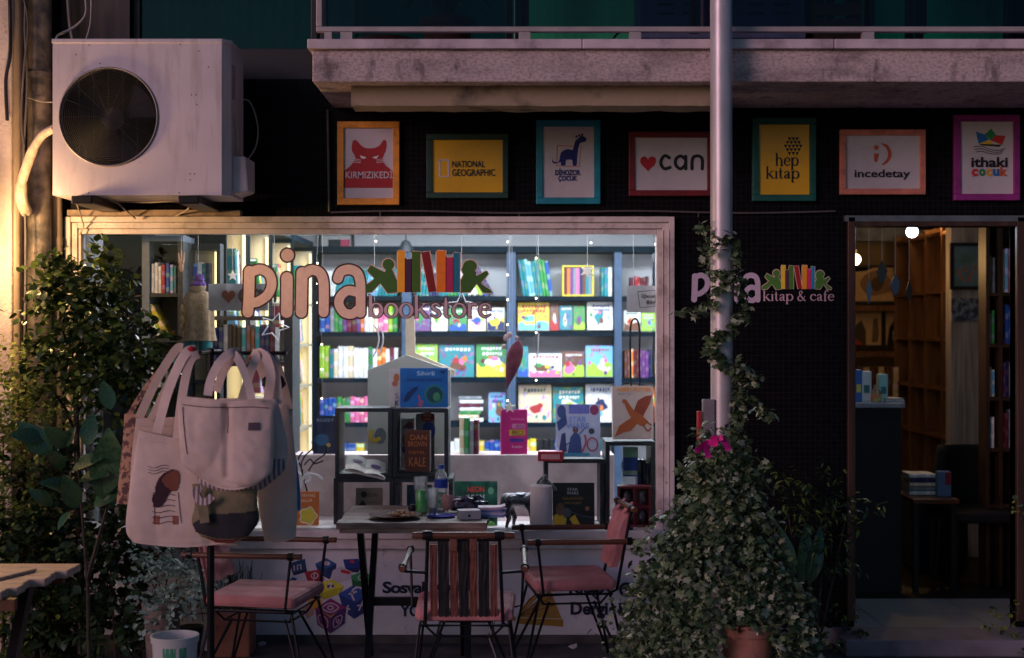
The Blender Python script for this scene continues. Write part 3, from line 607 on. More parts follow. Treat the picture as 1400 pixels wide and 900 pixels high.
# ------------------------------------------------------------------ left side bookcases along x = XS, bays receding
XS = -1.66; YE = [.78, 1.52, 2.36, 3.32, 4.46]
LED = emit('warm_led_strip', (1.0,.86,.5), 2.2)
names = ['nearest', 'second', 'third', 'farthest']
for bi in range(4):
    ya, ye = YE[bi], YE[bi+1]-.04
    bc = thing('side_bookcase', (XS-.15, (ya+ye)/2, 0), f'narrow lit bookcase on the left side wall, {names[bi]} from the display window', 'bookcase', 'lit bookcases along the left side wall')
    for yy in (ya, ye-.03): part(MB().box(XS-.21, XS, yy, yy+.03, 0, zt+.03), 'upright', SHELFB, bc)
    part(MB().box(XS-.23, XS-.211, ya, ye, 0, zt+.03), 'back_panel', LEDB, bc)
    part(MB().box(XS-.209, XS-.01, ye-.035, ye-.0305, 0, zt), 'lit_side_panel', LEDB, bc)
    part(MB().box(XS-.22, XS+.0, ya, ye, zt+.031, zt+.08), 'top_board', SHELFB, bc)
    part(MB().box(XS-.028, XS-.012, ye-.055, ye-.036, .3, zt-.02), 'led_strip', LED, bc)
    l = bpy.data.lights.new('led_strip_light', 'AREA'); l.shape = 'RECTANGLE'; l.size = .03; l.size_y = 1.8; l.energy = 1.7; l.color = (1,.84,.5)
    lo_ = bpy.data.objects.new('led_strip_light', l); COL.objects.link(lo_); lo_.parent = bc
    lo_.location = Vector((XS-.05, ye-.09, 1.35)) - bc.location; lo_.rotation_euler = (R(90), 0, R(70))
    for si, zz in enumerate((1.86, 1.53, 1.2, .86, .5)):
        part(MB().box(XS-.208, XS-.005, ya+.031, ye-.036, zz-.025, zz), 'shelf', LEDB, bc)
        ny = ya+.34+.05*((bi+si) % 2); i = 0; pal = random.sample(['white','yellow','blue','pink','green','orange','light blue','grey','white','teal','maroon','lime'], 7)
        if si == 4 or (si > 1 and bi == 0): continue
        nb = [3,4,4,4][bi]
        for i in range(nb):
            t = random.uniform(.028,.05); c = pal[i]; hh = random.uniform(.2,.27)
            lean = -.55 if (bi+si) % 3 else -.2
            # spines face +x (into the room), leaning towards the back of the shop
            o = bpy.data.objects.new('book', BOOKME); COL.objects.link(o); o.scale = (t, .15, hh); o.location = (XS+.0, ny, zz+.03); o.rotation_euler = (0, lean, R(90))
            o.color = (*srgb(*PAL[c]), 1); tag(o, f'{c} book {ORD[i]} from front, {["top","second","third","fourth"][si]} shelf of the {names[bi]} lit side bookcase', 'book', 'books standing on the shop shelves'); ny += t*1.25
# near left bookcase facing the street (px 195-246)
YN = .42
nbk = thing('corner_bookcase', (WX(221,YN), YN, 0), 'grey framed open bookcase just behind the left end of the display window', 'bookcase')
GREYB = mat('blue_grey_board', (.16,.20,.26), .5, var=.15)
for a, b_ in ((194,204),(243,250)): part(MB().box(WX(a,YN), WX(b_,YN), YN, YN+.3, 0, WZ(330,YN)), 'upright', GREYB if a == 194 else BLACKW, nbk)
part(MB().box(WX(194,YN), WX(250,YN), YN+.3, YN+.32, 0, WZ(330,YN)), 'back_panel', LEDB, nbk)
part(MB().box(WX(194,YN), WX(250,YN), YN, YN+.3, WZ(330,YN)+.001, WZ(322,YN)), 'top_board', GREYB, nbk)
for j, py in enumerate((401, 463, 530, 600)): part(MB().box(WX(204,YN)+.001, WX(243,YN)-.001, YN+.002, YN+.299, WZ(py,YN)-.02, WZ(py,YN)), 'shelf', BLACKW, nbk)
row(WX(205,YN), WX(242,YN), YN+.02, WZ(401,YN), .17, ['white','white','red','blue','light blue','teal'], 'on the upper shelf of the corner bookcase', thick=.02)
row(WX(212,YN), WX(232,YN), YN+.02, WZ(463,YN), .21, ['white','lime','yellow'], 'leaning on the middle shelf of the corner bookcase', lean=-.5, thick=.024)
row(WX(205,YN), WX(242,YN), YN+.02, WZ(530,YN), .17, ['white','grey','teal'], 'on the lower shelf of the corner bookcase', thick=.02)
solo(MB().box(-2.35, WX(194,YN)-.004, .7, .74, 0, 2.75), 'dark_reflection_panel', mat('dark_panel', (.03,.035,.045), .5), 'dark panel added for the dark reflection at the left end of the display window', 'panel')  # dark panel stands in for a dark reflection in the glass
YM = .66
nb2 = thing('corner_bookcase', (WX(272,YM), YM, 0), 'dark narrow open bookcase beside the grey corner bookcase, lit on its right side', 'bookcase')
for a, b_ in ((249,256),(296,301)): part(MB().box(WX(a,YM), WX(b_,YM), YM, YM+.1, 0, WZ(342,YM)), 'upright', BLACKW, nb2)
part(MB().box(WX(256,YM), WX(296,YM), YM+.08, YM+.1, 0, WZ(342,YM)), 'back_panel', LEDB, nb2)
part(MB().box(WX(249,YM), WX(301,YM), YM, YM+.1, WZ(342,YM)+.001, WZ(333,YM)), 'top_board', BLACKW, nb2)
part(MB().box(WX(292,YM), WX(295,YM), YM+.03, YM+.05, 1.0, WZ(344,YM)), 'led_strip', LED, nb2)
for j, py in enumerate((398, 456, 520)): part(MB().box(WX(256,YM)+.001, WX(296,YM)-.001, YM+.002, YM+.079, WZ(py,YM)-.02, WZ(py,YM)), 'shelf', BLACKW, nb2)
row(WX(258,YM), WX(291,YM), YM+.01, WZ(398,YM), .17, ['lime','blue','white','teal','navy'], 'on the upper shelf of the dark narrow bookcase', thick=.022, depth=.06)
row(WX(258,YM), WX(291,YM), YM+.01, WZ(456,YM), .17, ['pink','yellow','green'], 'on the middle shelf of the dark narrow bookcase', thick=.022, depth=.06)
# boxes and toys on top of the side bookcases
for i, (px, w_, h_, c) in enumerate(((300,14,22,'white'),(318,16,18,'pink'),(336,12,24,'lime'),(352,14,20,'white'),(372,16,26,'cream'),(392,14,22,'grey'),(408,10,28,'white'))):
    yy = .9+i*.42; x = XS-.16; d = yy+D0; h = h_*d/FPX*1.0
    o = bpy.data.objects.new('box_set', PICME); COL.objects.link(o); o.scale = (.24, .12, h+.08); o.location = (x, yy, zt+.082); o.color = (*srgb(*PAL[c]), 1)
    tag(o, f'{c} boxed set standing {ORD[i]} from the front on top of the lit side bookcases', 'box', 'boxed sets on top of the side bookcases')
# low unit with book row near window (px 285-400, py 432-)
YU = .62
lu = thing('low_shelf_unit', (WX(342,YU), YU, 0), 'black open shelf unit behind the hanging bags, books on its upper shelf', 'shelf')
for a, b_ in ((282,287),(388,400)): part(MB().box(WX(a,YU), WX(b_,YU), YU, YU+.28, 0, WZ(432,YU)), 'upright', BLACKW, lu)
for py in (432, 495, 560): part(MB().box(WX(287,YU)+.001, WX(388,YU)-.001, YU, YU+.28, WZ(py,YU)-.025, WZ(py,YU)-.001), 'shelf', BLACKW, lu)
row(WX(290,YU), WX(385,YU), YU+.02, WZ(495,YU), .215, ['navy','grey','black','black','teal','brown','teal','navy','maroon','white'], 'on the low shelf unit behind the bags', thick=.026)
# ------------------------------------------------------------------ display plinth behind glass
YP = .62
solo(MB().box(WX(395,YP), WX(840,YP), YP, YP+.25, .0, WZ(622,YP)), 'display_plinth', ICONC, 'low pinkish painted plinth inside the display window', 'plinth', bevel=.004)
solo(MB().box(L0+.1, R0-.1, .302, YP-.002, .0, .585), 'display_platform', ICONC, 'low platform behind the glass that carries the displays', 'platform')
# cube shelves
def cube_unit(px0, px1, pt, pb, y, dp, label, mid=None, top=True, m=BLACKW, tp=.022, group=None):
    x0, x1, z0, z1 = WX(px0,y), WX(px1,y), WZ(pb,y), WZ(pt,y)
    t = thing('cube_shelf', ((x0+x1)/2, y, z0), label, 'shelf', group)
    part(MB().box(x0, x0+tp, y, y+dp, z0, z1-tp), 'side', m, t); part(MB().box(x1-tp, x1, y, y+dp, z0, z1-tp), 'side', m, t)
    part(MB().box(x0, x1, y, y+dp, z1-tp+.0005, z1), 'top', m, t, bevel=.002); part(MB().box(x0+tp, x1-tp, y, y+dp, z0, z0+tp), 'base', m, t)
    return t
SZ = .602
yc = .16
cube_unit(458, 536, 558, 653, yc, .26, 'upper left black cube shelf with an open white book', group='black cube shelves in the window')
cube_unit(537, 613, 559, 653, yc, .26, 'upper right black cube shelf with a brown book', group='black cube shelves in the window')
cube_unit(456, 538, 654, 726.5, yc, .28, 'lower left black cube shelf under the open white book', group='black cube shelves in the window')
cube_unit(539, 619, 654, 726.5, yc, .28, 'lower right black cube shelf behind the glasses', group='black cube shelves in the window')
cube_unit(744, 826, 628, 726.5, .14, .28, 'black cube shelf with pale top under the poster book', group='black cube shelves in the window')
cube_unit(828, 896, 604, 726.5, .12, .3, 'tall black cube shelf in the right corner of the window', group='black cube shelves in the window')
# ------------------------------------------------------------------ special covers
def cover(name, px0, px1, pt, pb, y, th, col, label, lean=R(6), rz=0.0, mt=None):
    """book with spine/pages; returns root and a pixel->local map"""
    s = (y+D0)/FPX; w_, h_ = (px1-px0)*s, (pb-pt)*s
    t = thing(name, (WX((px0+px1)/2,y), y, WZ(pb,y)+.0015), label, 'book', None, (-lean, 0, rz))
    m = MB(); m.box(-w_/2, w_/2, 0, .003, 0, h_); m.box(-w_/2, w_/2, th-.003, th, 0, h_); m.box(-w_/2, -w_/2+.003, .003, th-.003, 0, h_)
    part(m, 'cover', mt or ink(col, .35), t, local=True); part(MB().box(-w_/2+.003, w_/2-.004, .003, th-.003, .003, h_-.003), 'pages', PAPER, t, local=True)
    return t, (lambda px: (px-(px0+px1)/2)*s), (lambda py: (pb-py)*s), s
def pr(t, shapes, name='cover_picture'):
    k = 0
    by = {}
    for sh in shapes:
        k += 1; y = -.0006-.0002*k; kind, c = sh[0], sh[1]
        m = by.setdefault(c, MB())
        if kind == 'p': m.flat(sh[2], y)
        elif kind == 'e': m.disc(sh[2], sh[3], sh[4], sh[5], y)
        elif kind == 'r': m.ribbon(crom(sh[2], 5), sh[3], y)
        elif kind == 'c': m.ribbon(crom(sh[2], 5, True), sh[3], y, closed=True)
    for c, m in by.items(): part(m, name, ink(c), t, local=True)
def tl(t, s, X, Z, px0, px1, pt, pb, c, bold=.0): return text(s, X((px0+px1)/2), Z((pt+pb)/2), X(px1)-X(px0), Z(pt)-Z(pb), -.0035, ink(c), t, bold=bold)
# ocean board book
t,X,Z,s = cover('board_book', 547, 612, 504, 557.5, .2, .05, srgb(25,95,170), 'blue sea-themed board book standing on top of the cube shelves', 0)
dk = srgb(12,40,95)
pr(t, [('e', srgb(30,110,120), X(594), Z(540), 14*s, 14*s), ('e', srgb(10,60,80), X(594), Z(540), 11*s, 11*s), ('e', srgb(60,130,90), X(597), Z(543), 5*s, 6*s),
 ('p', dk, [(X(551),Z(550)),(X(556),Z(538)),(X(566),Z(530)),(X(572),Z(529)),(X(570),Z(534)),(X(562),Z(543)),(X(558),Z(549))]), ('r', srgb(190,70,70), [(X(572),Z(555)),(X(574),Z(548)),(X(572),Z(542))], 2*s), ('r', srgb(190,70,70), [(X(575),Z(556)),(X(578),Z(549))], 2*s), ('p', dk, [(X(600),Z(508)),(X(610),Z(507)),(X(606),Z(512))])])
tl(t, 'OKYANUSA DÜNYASI', X, Z, 556, 604, 517, 522, srgb(15,45,110), .02); tl(t, 'Sihirli', X, Z, 570, 594, 508, 514, srgb(190,215,240))
# brown book
t,X,Z,s = cover('hardback_book', 553, 588, 589, 645, .17, .05, srgb(85,35,25), 'dark brown hardback with gilt title in the upper right cube shelf', 0, rz=R(-12))
for k, (tx, a, b_, c1, c2) in enumerate((('DAN', 561, 584, 595, 602), ('BROWN', 558, 584, 604, 611), ('DIJITAL', 559, 582, 617, 622), ('KALE', 559, 583, 626, 638))): tl(t, tx, X, Z, a, b_, c1, c2, srgb(200,120,60))
# open white book
t = thing('open_book', W(500, 640, .22), 'open white picture book lying tilted in the upper left cube shelf', 'book', None, (R(22), R(14), R(8)))
m = MB(); nn = 8
for sgn in (-1, 1):
    top = [[(sgn*.11*i/nn, -.09+.17*j, .012+.012*math.sin(math.pi*i/nn)) for i in range(nn+1)] for j in (0, 1)]
    m.sheet(top if sgn > 0 else top[::-1]); m.box(min(0,sgn*.11), max(0,sgn*.11), -.09, .08, 0, .011)
part(m, 'pages', PAPER, t, local=True)
m = MB(); m.blob((.05, -.01, .026), (.03,.025,.002)); m.blob((-.05, .01, .026), (.03,.02,.002)); part(m, 'cover_picture', ink(srgb(90,60,120)), t, local=True)
# magenta book, star poster book, red box
t,X,Z,s = cover('gift_book', 685, 721, 561, 622, .66, .05, srgb(175,30,110), 'magenta book with yellow label standing on the plinth', 0, rz=R(6))
pr(t, [('p', srgb(190,150,40), [(X(696),Z(588)),(X(718),Z(588)),(X(718),Z(596)),(X(696),Z(596))]), ('p', srgb(200,120,160), [(X(700),Z(580)),(X(718),Z(580)),(X(718),Z(586)),(X(700),Z(586))]), ('p', srgb(70,40,130), [(X(697),Z(600)),(X(716),Z(600)),(X(716),Z(605)),(X(697),Z(605))])])
tl(t, 'ASTLE', X, Z, 705, 717, 581, 585, srgb(40,10,40)); tl(t, 'BRICK', X, Z, 700, 717, 589, 595, srgb(60,20,40)); tl(t, 'Kitabı', X, Z, 700, 714, 609, 613, srgb(220,160,190)); tl(t, 'bulmaca', X, Z, 699, 716, 571, 575, srgb(220,120,180))
t,X,Z,s = cover('poster_book', 760, 821, 553, 625, .16, .02, srgb(190,195,225), 'large white book with small blue heroes and a pale blue title above the cube shelf', R(8))
bl = srgb(60,80,140); pr(t, [('p', srgb(110,115,200), [(X(778),Z(553.5)),(X(806),Z(553.5)),(X(806),Z(566)),(X(778),Z(566))]), ('e', bl, X(768), Z(563), 6*s, 9*s), ('e', srgb(150,60,110), X(813), Z(561), 6*s, 7*s), ('p', bl, [(X(761),Z(578)),(X(774),Z(566)),(X(776),Z(580)),(X(764),Z(590))]),
 ('p', bl, [(X(776),Z(620)),(X(780),Z(598)),(X(787),Z(590)),(X(794),Z(598)),(X(796),Z(620))]), ('e', srgb(120,80,90), X(787), Z(588), 4*s, 5*s), ('r', bl, [(X(770),Z(612)),(X(786),Z(600)),(X(802),Z(584))], 1.5*s), ('p', srgb(50,60,110), [(X(764),Z(618)),(X(768),Z(594)),(X(773),Z(592)),(X(775),Z(618))]), ('e', srgb(60,60,80), X(809), Z(590), 4*s, 4*s), ('c', srgb(180,80,100), [(X(810+7*math.cos(q*.9)),Z(608+9*math.sin(q*.9))) for q in range(7)], 2*s), ('r', srgb(170,90,100), [(X(796),Z(618)),(X(801),Z(606)),(X(800),Z(596))], 3*s), ('p', srgb(70,150,190), [(X(762),Z(624)),(X(762),Z(620)),(X(806),Z(620)),(X(806),Z(624))])])
tl(t, 'STAR', X, Z, 778, 802, 570, 578, srgb(130,150,220), .02); tl(t, 'WARS', X, Z, 774, 806, 579, 587, srgb(130,150,220), .02)
t,X,Z,s = cover('wizard_book', 838, 894, 528, 601, .14, .035, srgb(205,185,180), 'pale book with an orange bird and orange title in the right window corner', R(6), rz=R(5))
og = srgb(175,90,45); rd = srgb(140,60,35)
pr(t, [('p', og, [(X(840),Z(598)),(X(846),Z(583)),(X(858),Z(575)),(X(866),Z(570)),(X(872),Z(580)),(X(862),Z(590)),(X(852),Z(592))]), ('p', rd, [(X(866),Z(565)),(X(873),Z(548)),(X(884),Z(542)),(X(893),Z(541)),(X(890),Z(552)),(X(882),Z(566)),(X(878),Z(575))]), ('p', og, [(X(853),Z(549)),(X(857),Z(547)),(X(866),Z(560)),(X(878),Z(568)),(X(888),Z(578)),(X(880),Z(584)),(X(866),Z(578)),(X(858),Z(562))]), ('e', og, X(854), Z(549), 3*s, 3*s), ('r', rd, [(X(880),Z(582)),(X(886),Z(590)),(X(890),Z(586))], 2*s), ('r', rd, [(X(884),Z(577)),(X(891),Z(582))], 2*s)])
tl(t, 'HARRY POTTER', X, Z, 845, 892, 530, 536, srgb(235,150,60), .03); tl(t, 'Felsefe Taşı', X, Z, 845, 864, 538, 541, srgb(90,110,140))
t = thing('card_box', (WX(753,.13), .13, WZ(631,.13)+.002), 'small red card game box on the edge of the cube shelf', 'box', None, (0,0,R(-6)))
m = MB().box(-.068,.066,-.02,.07,0,.052); part(m, 'carton', ink(srgb(175,20,45)), t, local=True, bevel=.002)
m = MB(); m.flat([(-.05,.012),(.05,.012),(.05,.038),(-.05,.038)], -.0208); part(m, 'label_print', ink(srgb(215,140,150)), t, local=True); m = MB().box(-.06,.058,-.012,.062,.0521,.053); part(m, 'lid', ink(srgb(205,170,185)), t, local=True)
# black book with yellow craft
t,X,Z,s = cover('space_book', 756, 813, 661, 725, .10, .03, srgb(14,14,18), 'large black book with a yellow spaceship leaning at the window foot', R(5))
ye = srgb(200,160,30)
pr(t, [('p', ye, [(X(757),Z(722)),(X(757),Z(706)),(X(766),Z(700)),(X(776),Z(712)),(X(786),Z(704)),(X(792),Z(716)),(X(798),Z(722))]), ('e', srgb(110,80,60), X(766), Z(697), 6*s, 9*s), ('e', srgb(90,90,100), X(775), Z(702), 6*s, 7*s), ('p', srgb(30,30,34), [(X(772),Z(722)),(X(776),Z(706)),(X(786),Z(722))]), ('e', srgb(150,90,60), X(803), Z(696), 3*s, 3*s), ('r', srgb(90,90,110), [(X(780),Z(700)),(X(796),Z(706)),(X(810),Z(708))], 1*s)])
tl(t, 'STAR', X, Z, 776, 790, 668, 672, srgb(210,210,225)); tl(t, 'WARS', X, Z, 775, 791, 673, 677, srgb(210,210,225)); tl(t, 'GALAKSİNİN', X, Z, 769, 797, 679, 684, srgb(170,120,60)); tl(t, 'ÖYKÜLERİ', X, Z, 771, 795, 686, 690, srgb(170,120,60))
# green book
t,X,Z,s = cover('neon_book', 621, 680, 659, 725, .12, .03, srgb(25,90,65), 'dark green picture book with red and white title behind the table', R(5), mt=mat('mottled_green_print', (.008,.06,.035), .4, col2=(.02,.2,.12), scale=14))
tl(t, 'NEON', X, Z, 639, 662, 666, 674, srgb(235,90,80), .03); tl(t, 'LEON', X, Z, 640, 662, 677, 685, srgb(220,225,220), .03)
pr(t, [('e', srgb(130,190,150), X(671), Z(672), 4*s, 5*s), ('e', srgb(120,190,90), X(665), Z(718), 12*s, 6*s), ('e', srgb(220,60,50), X(643), Z(718), 6*s, 5*s)])
# orange book
t,X,Z,s = cover('orange_book', 404, 435, 673, 726, .12, .03, srgb(215,120,60), 'orange book with a yellow fluffy creature beside the hanging bags', R(4))
pr(t, [('c', srgb(240,220,190), [(X(421+11*(1+.15*math.cos(5*q))*math.cos(q)),Z(706+11*(1+.15*math.cos(5*q))*math.sin(q))) for q in [2*math.pi*k/14 for k in range(14)]], 2*s), ('p', srgb(220,195,60), [(X(421+10*(1+.15*math.cos(5*q))*math.cos(q)),Z(706+10*(1+.15*math.cos(5*q))*math.sin(q))) for q in [2*math.pi*k/28 for k in range(28)]])])
tl(t, 'YARAMAZ', X, Z, 409, 431, 676, 680, srgb(245,225,200)); tl(t, 'BULUR', X, Z, 411, 427, 683, 687, srgb(245,225,200))
# navy book on plinth
t,X,Z,s = cover('navy_book', 428, 460, 569, 621.5, .68, .03, srgb(10,35,70), 'dark navy book with a pale top edge on the left of the plinth', R(4))
pr(t, [('e', srgb(20,80,120), X(440), Z(602), 10*s, 8*s), ('e', srgb(170,140,60), X(449), Z(609), 3*s, 3*s)]); tl(t, 'KUZEY', X, Z, 433, 456, 573, 577, srgb(150,165,185))
# standing group of books on plinth
row(WX(628,.66), WX(660,.66), .66, WZ(621.5,.66), .21, ['cream','green','grey','maroon','cream'], 'standing upright on the plinth beside the green book', thick=.026, group='books standing on the plinth')
# covers inside the cubes
t,X,Z,s = cover('story_book', 548, 566, 573, 640, .36, .01, srgb(215,195,190), 'pale story booklet behind the brown hardback in its cube shelf', R(4))
pr(t, [('e', srgb(200,60,60), X(560), Z(582), 5*s, 5*s), ('e', srgb(190,110,50), X(554), Z(602), 4*s, 9*s), ('e', srgb(120,70,160), X(554), Z(615), 5*s, 5*s), ('p', srgb(130,40,60), [(X(549),Z(586)),(X(565),Z(586)),(X(558),Z(578))])])
t,X,Z,s = cover('round_sticker_book', 568, 594, 566, 645, .37, .01, srgb(150,150,140), 'grey booklet with red and blue round stickers in its cube shelf', R(4))
pr(t, [('e', srgb(190,50,50), X(584), Z(571), 9*s, 7*s), ('e', srgb(30,80,180), X(586), Z(589), 9*s, 12*s)]); tl(t, 'BEŞ', X, Z, 579, 589, 566, 571, srgb(240,200,190)); tl(t, 'yaş', X, Z, 580, 588, 572, 576, srgb(240,200,190))
t,X,Z,s = cover('cinema_book', 486, 523, 668, 722, .34, .012, srgb(150,140,125), 'beige book with a dark standing figure in the lower left cube shelf', R(5))
pr(t, [('p', srgb(30,45,50), [(X(487),Z(722)),(X(489),Z(694)),(X(495),Z(684)),(X(500),Z(690)),(X(500),Z(722))]), ('e', srgb(35,35,35), X(497), Z(677), 4*s, 4.5*s)]); tl(t, 'SON', X, Z, 501, 516, 675, 680, srgb(70,70,60)); tl(t, 'GÜN', X, Z, 502, 517, 686, 689, srgb(70,70,60))
t,X,Z,s = cover('teal_book', 556, 590, 664, 722, .34, .02, srgb(20,80,110), 'deep teal book standing in the lower right cube shelf', R(3))
t,X,Z,s = cover('blue_stripe_book', 852, 872, 612, 652, .3, .02, srgb(40,90,190), 'bright blue and white book inside the tall corner cube shelf', 0); pr(t, [('p', srgb(150,220,200), [(X(853),Z(612)),(X(871),Z(612)),(X(871),Z(626)),(X(853),Z(626))]), ('p', srgb(170,210,190), [(X(853),Z(644)),(X(871),Z(644)),(X(871),Z(650)),(X(853),Z(650))])])
row(WX(872,.26), WX(893,.26), .26, WZ(720,.26)+.02, .36, ['navy','black','navy'], 'inside the tall corner cube shelf', thick=.022, group='books in the corner cube shelf')
# red lantern box
t = thing('toy_box', (WX(867,.06), .05, .602), 'dark red boxed toy with windows at the right foot of the display', 'toy box', None, (0,0,R(-4)))
m = MB(); wz, hz = .09, .215
m.box(-wz,wz,0,.1,0,.012); m.box(-wz,wz,0,.1,hz-.012,hz); m.box(-wz,-wz+.014,0,.1,.012,hz-.012); m.box(wz-.014,wz,0,.1,.012,hz-.012); m.box(-wz+.014,wz-.014,.09,.1,.012,hz-.012); m.box(-.006,.006,0,.01,.012,hz-.012); m.box(-wz+.014,wz-.014,0,.01,.10,.112)
part(m, 'carton', ink(srgb(110,25,45)), t, local=True); 
for k, (a, b_) in enumerate(((-.04,.05),(.04,.05),(-.04,.155),(.04,.155))): part(MB().blob((a,.05,b_), (.024,.02,.034), wob=.5, seed=k), 'toy', mat('grey_toy_plastic', (.12,.12,.15), .3, var=.4, scale=40), t, smooth=60, local=True)
# house-shaped board
yh = .60; poly = [(WX(a,yh), WZ(b_,yh)) for a, b_ in ((503,621),(503,506),(556,485),(616,506),(616,621))]
hb = thing('house_board', (WX(560,yh), yh, WZ(621.5,yh)), 'grey house-shaped display board with pale post behind the cube shelves', 'display board')
part(MB().prism(poly, yh-.02, yh+.01), 'board', mat('grey_green_card', (.36,.38,.34), .7, var=.06, scale=4), hb, bevel=.003)
part(MB().prism([(WX(a,yh+.06),WZ(b_,yh+.06)) for a, b_ in ((555,488),(555,432),(567,432),(568,482),(622,506),(622,515),(566,492))], yh+.03, yh+.06), 'post', ink(srgb(220,205,180)), hb)
m = MB(); kx = lambda px: WX(px,yh-.03); kz = lambda py: WZ(py,yh-.03)
m.ribbon(crom([(kx(508),kz(590)),(kx(506),kz(598)),(kx(511),kz(603)),(kx(518),kz(600))], 5), .022, yh-.0225); part(m, 'yellow_trunk_print', ink(srgb(190,160,50)), hb)
m = MB().disc(kx(520), kz(596), .033, .045, yh-.0215); part(m, 'grey_animal_print', ink(srgb(90,100,110)), hb)
# pale poster strip beside ocean book
t,X,Z,s = cover('pale_booklet', 531, 556, 505, 557, .27, .01, srgb(205,190,190), 'pale booklet with an orange bear half hidden by the blue sea book', 0)
pr(t, [('e', srgb(190,110,70), X(542), Z(517), 4*s, 6*s), ('e', srgb(190,110,70), X(540), Z(525), 4*s, 4*s)]); tl(t, 'S', X, Z, 540, 545, 538, 545, srgb(120,120,140)); tl(t, 'K', X, Z, 540, 546, 548, 555, srgb(30,80,90), .03)
# picture frames and rail high on the rear wall
t = thing('framed_picture', (WX(462,5.1), 5.12, WZ(357,5.1)), 'black framed picture with dark and pink patch high on the rear wall', 'picture')
mm_ = MB(); a, b_, c_, d_ = WX(436,5.1), WX(484,5.1), WZ(357,5.1), WZ(318,5.1)
for q in ((a,a+.02,c_,d_),(b_-.02,b_,c_,d_),(a+.02,b_-.02,c_,c_+.02),(a+.02,b_-.02,d_-.02,d_)): mm_.box(q[0],q[1],5.1,5.14,q[2],q[3])
part(mm_, 'frame', BLACKP, t); part(MB().box(a+.02,b_-.02,5.12,5.13,c_+.02,d_-.02), 'print', WHITE, t); part(MB().box(a+.08,b_-.12,5.117,5.119,c_+.1,d_-.06), 'dark_patch', ink((.03,.04,.05)), t); part(MB().box(b_-.119,b_-.04,5.117,5.119,c_+.09,d_-.06), 'pink_patch', ink(srgb(235,90,130)), t)
ps = thing('pendant_spotlight', W(555, 345, 4.2), 'dark pendant spotlight hanging over the rear bookcase', 'lamp')
m = MB().lathe([(.005,.25),(.005,.10),(.03,.09),(.055,.04),(.06,.0)], W(555,345,4.2), 16); part(m, 'shade', mat('slate_metal', (.015,.02,.03), .6), ps, smooth=40)
m = MB(); [m.box(WX(a,4.9), WX(b_,4.9), 4.88, 4.92, WZ(py,4.9)-.012, WZ(py,4.9)) for a, b_, py in ((420,560,346),(560,862,343))]; solo(m, 'lighting_track', ink((.05,.06,.09)), 'thin dark lighting track along the top of the rear wall', 'lighting track')
# ------------------------------------------------------------------ lettering and logos on glass and wall
INKP = ink(srgb(248,215,195)); INKD = ink(srgb(70,35,45))
PINA = [crom([(341,371),(340.5,400),(339,427)],3), crom([(344,372),(356,368.5),(368,375),(371.5,389),(366,403),(354,412),(347,414)],6), [(393,349),(393.2,349)], [(392.5,380),(392,427)], [(413,373),(412,427)], crom([(414,377),(425,369.5),(437,373),(442.5,388),(442.5,427)],6), crom([(462,381),(466,372),(477,368.5),(488,373),(492.5,385),(493,400),(493,428)],6), crom([(489,400),(476,397.5),(466,405),(463.5,416),(470,427),(481,429.5),(490,423)],6)]
PW = [14.5, 13, 17.5, 15.5, 15, 13.5, 13, 12.5]
def pina(parent, y, ox, oz, k, border, inkm=None):
    """ox,oz: image position of window logo origin (332,434) ; k scale"""
    f = lambda p: (WX(ox+(p[0]-332)*k, y), WZ(oz+(p[1]-434)*k, y)); u = (y+D0)/FPX*k
    if border:
        m = MB()
        for i, st in enumerate(PINA): m.ribbon([f(p) for p in st], (PW[i]+4.5)*u, y-.0001*i)
        part(m, 'letter_outline', INKD, parent)
    m = MB()
    for i, st in enumerate(PINA): m.ribbon([f(p) for p in st], PW[i]*u, y-.0012-.0001*i)
    part(m, 'lettering', inkm or INKP, parent)
c5 = lambda pts: [(420+x/3.461, 300+z/3.461) for x, z in pts]
KID1 = [c5([(255,337),(262,320),(298,298),(318,280),(283,244),(300,216),(345,240),(368,250),(372,240),(402,238),(425,290),(426,346),(380,350),(346,303),(304,346),(262,349)]), ('e', 420+384/3.461, 300+214/3.461, 8, 8)]
KID2 = [c5([(728,345),(726,290),(740,262),(730,240),(742,205),(800,250),(800,268),(850,243),(858,258),(822,300),(830,310),(872,338),(870,350),(832,347),(802,305),(770,346)]), ('e', 420+770/3.461, 300+222/3.461, 9.5, 8.5)]
BKS = [((428,148),(462,345),(205,140,25)),((465,188),(492,345),(60,22,55)),((495,152),(535,345),(52,85,22)),((612,148),(655,345),(195,105,20)),((658,180),(690,345),(150,30,75)),((692,158),(722,345),(20,95,120))]
def logo(parent, y, f, u, pre='', bright=1.0):
    m2 = MB()
    g = srgb(62*bright,108*bright,38*bright)
    for K in (KID1, KID2):
        P = K[0]; m2.ribbon([f(p) for p in P]+[f(P[0])], 2.6*u, y, closed=False)
        kid = part(MB().flat([f(p) for p in P], y-.0008), 'reading_child', ink(g), parent); e = K[1]; c = f((e[1], e[2])); m2.disc(c[0], c[1], (e[3]+1.3)*u, (e[4]+1.3)*u, y-.0002); part(MB().disc(c[0], c[1], e[3]*u, e[4]*u, y-.0010), 'head', ink(g), kid)
    for a, b_, c in BKS:
        A, B = c5([a, b_]); q = [(A[0],A[1]),(B[0],A[1]),(B[0],B[1]),(A[0],B[1])]; m2.ribbon([f(p) for p in q]+[f(q[0])], 2.4*u, y-.0003)
        part(MB().flat([f(p) for p in q], y-.0009), 'printed_book', ink(srgb(*[min(255,v*bright*1.25) for v in c])), parent)
    q = c5([(540,158),(578,150),(611,340),(575,346)]); m2.ribbon([f(p) for p in q]+[f(q[0])], 2.4*u, y-.0004); part(MB().flat([f(p) for p in q], y-.0011), 'printed_book', ink(srgb(*[min(255,v*bright) for v in (135,22,22)])), parent)
    part(m2, 'logo_outline', INKP, parent)
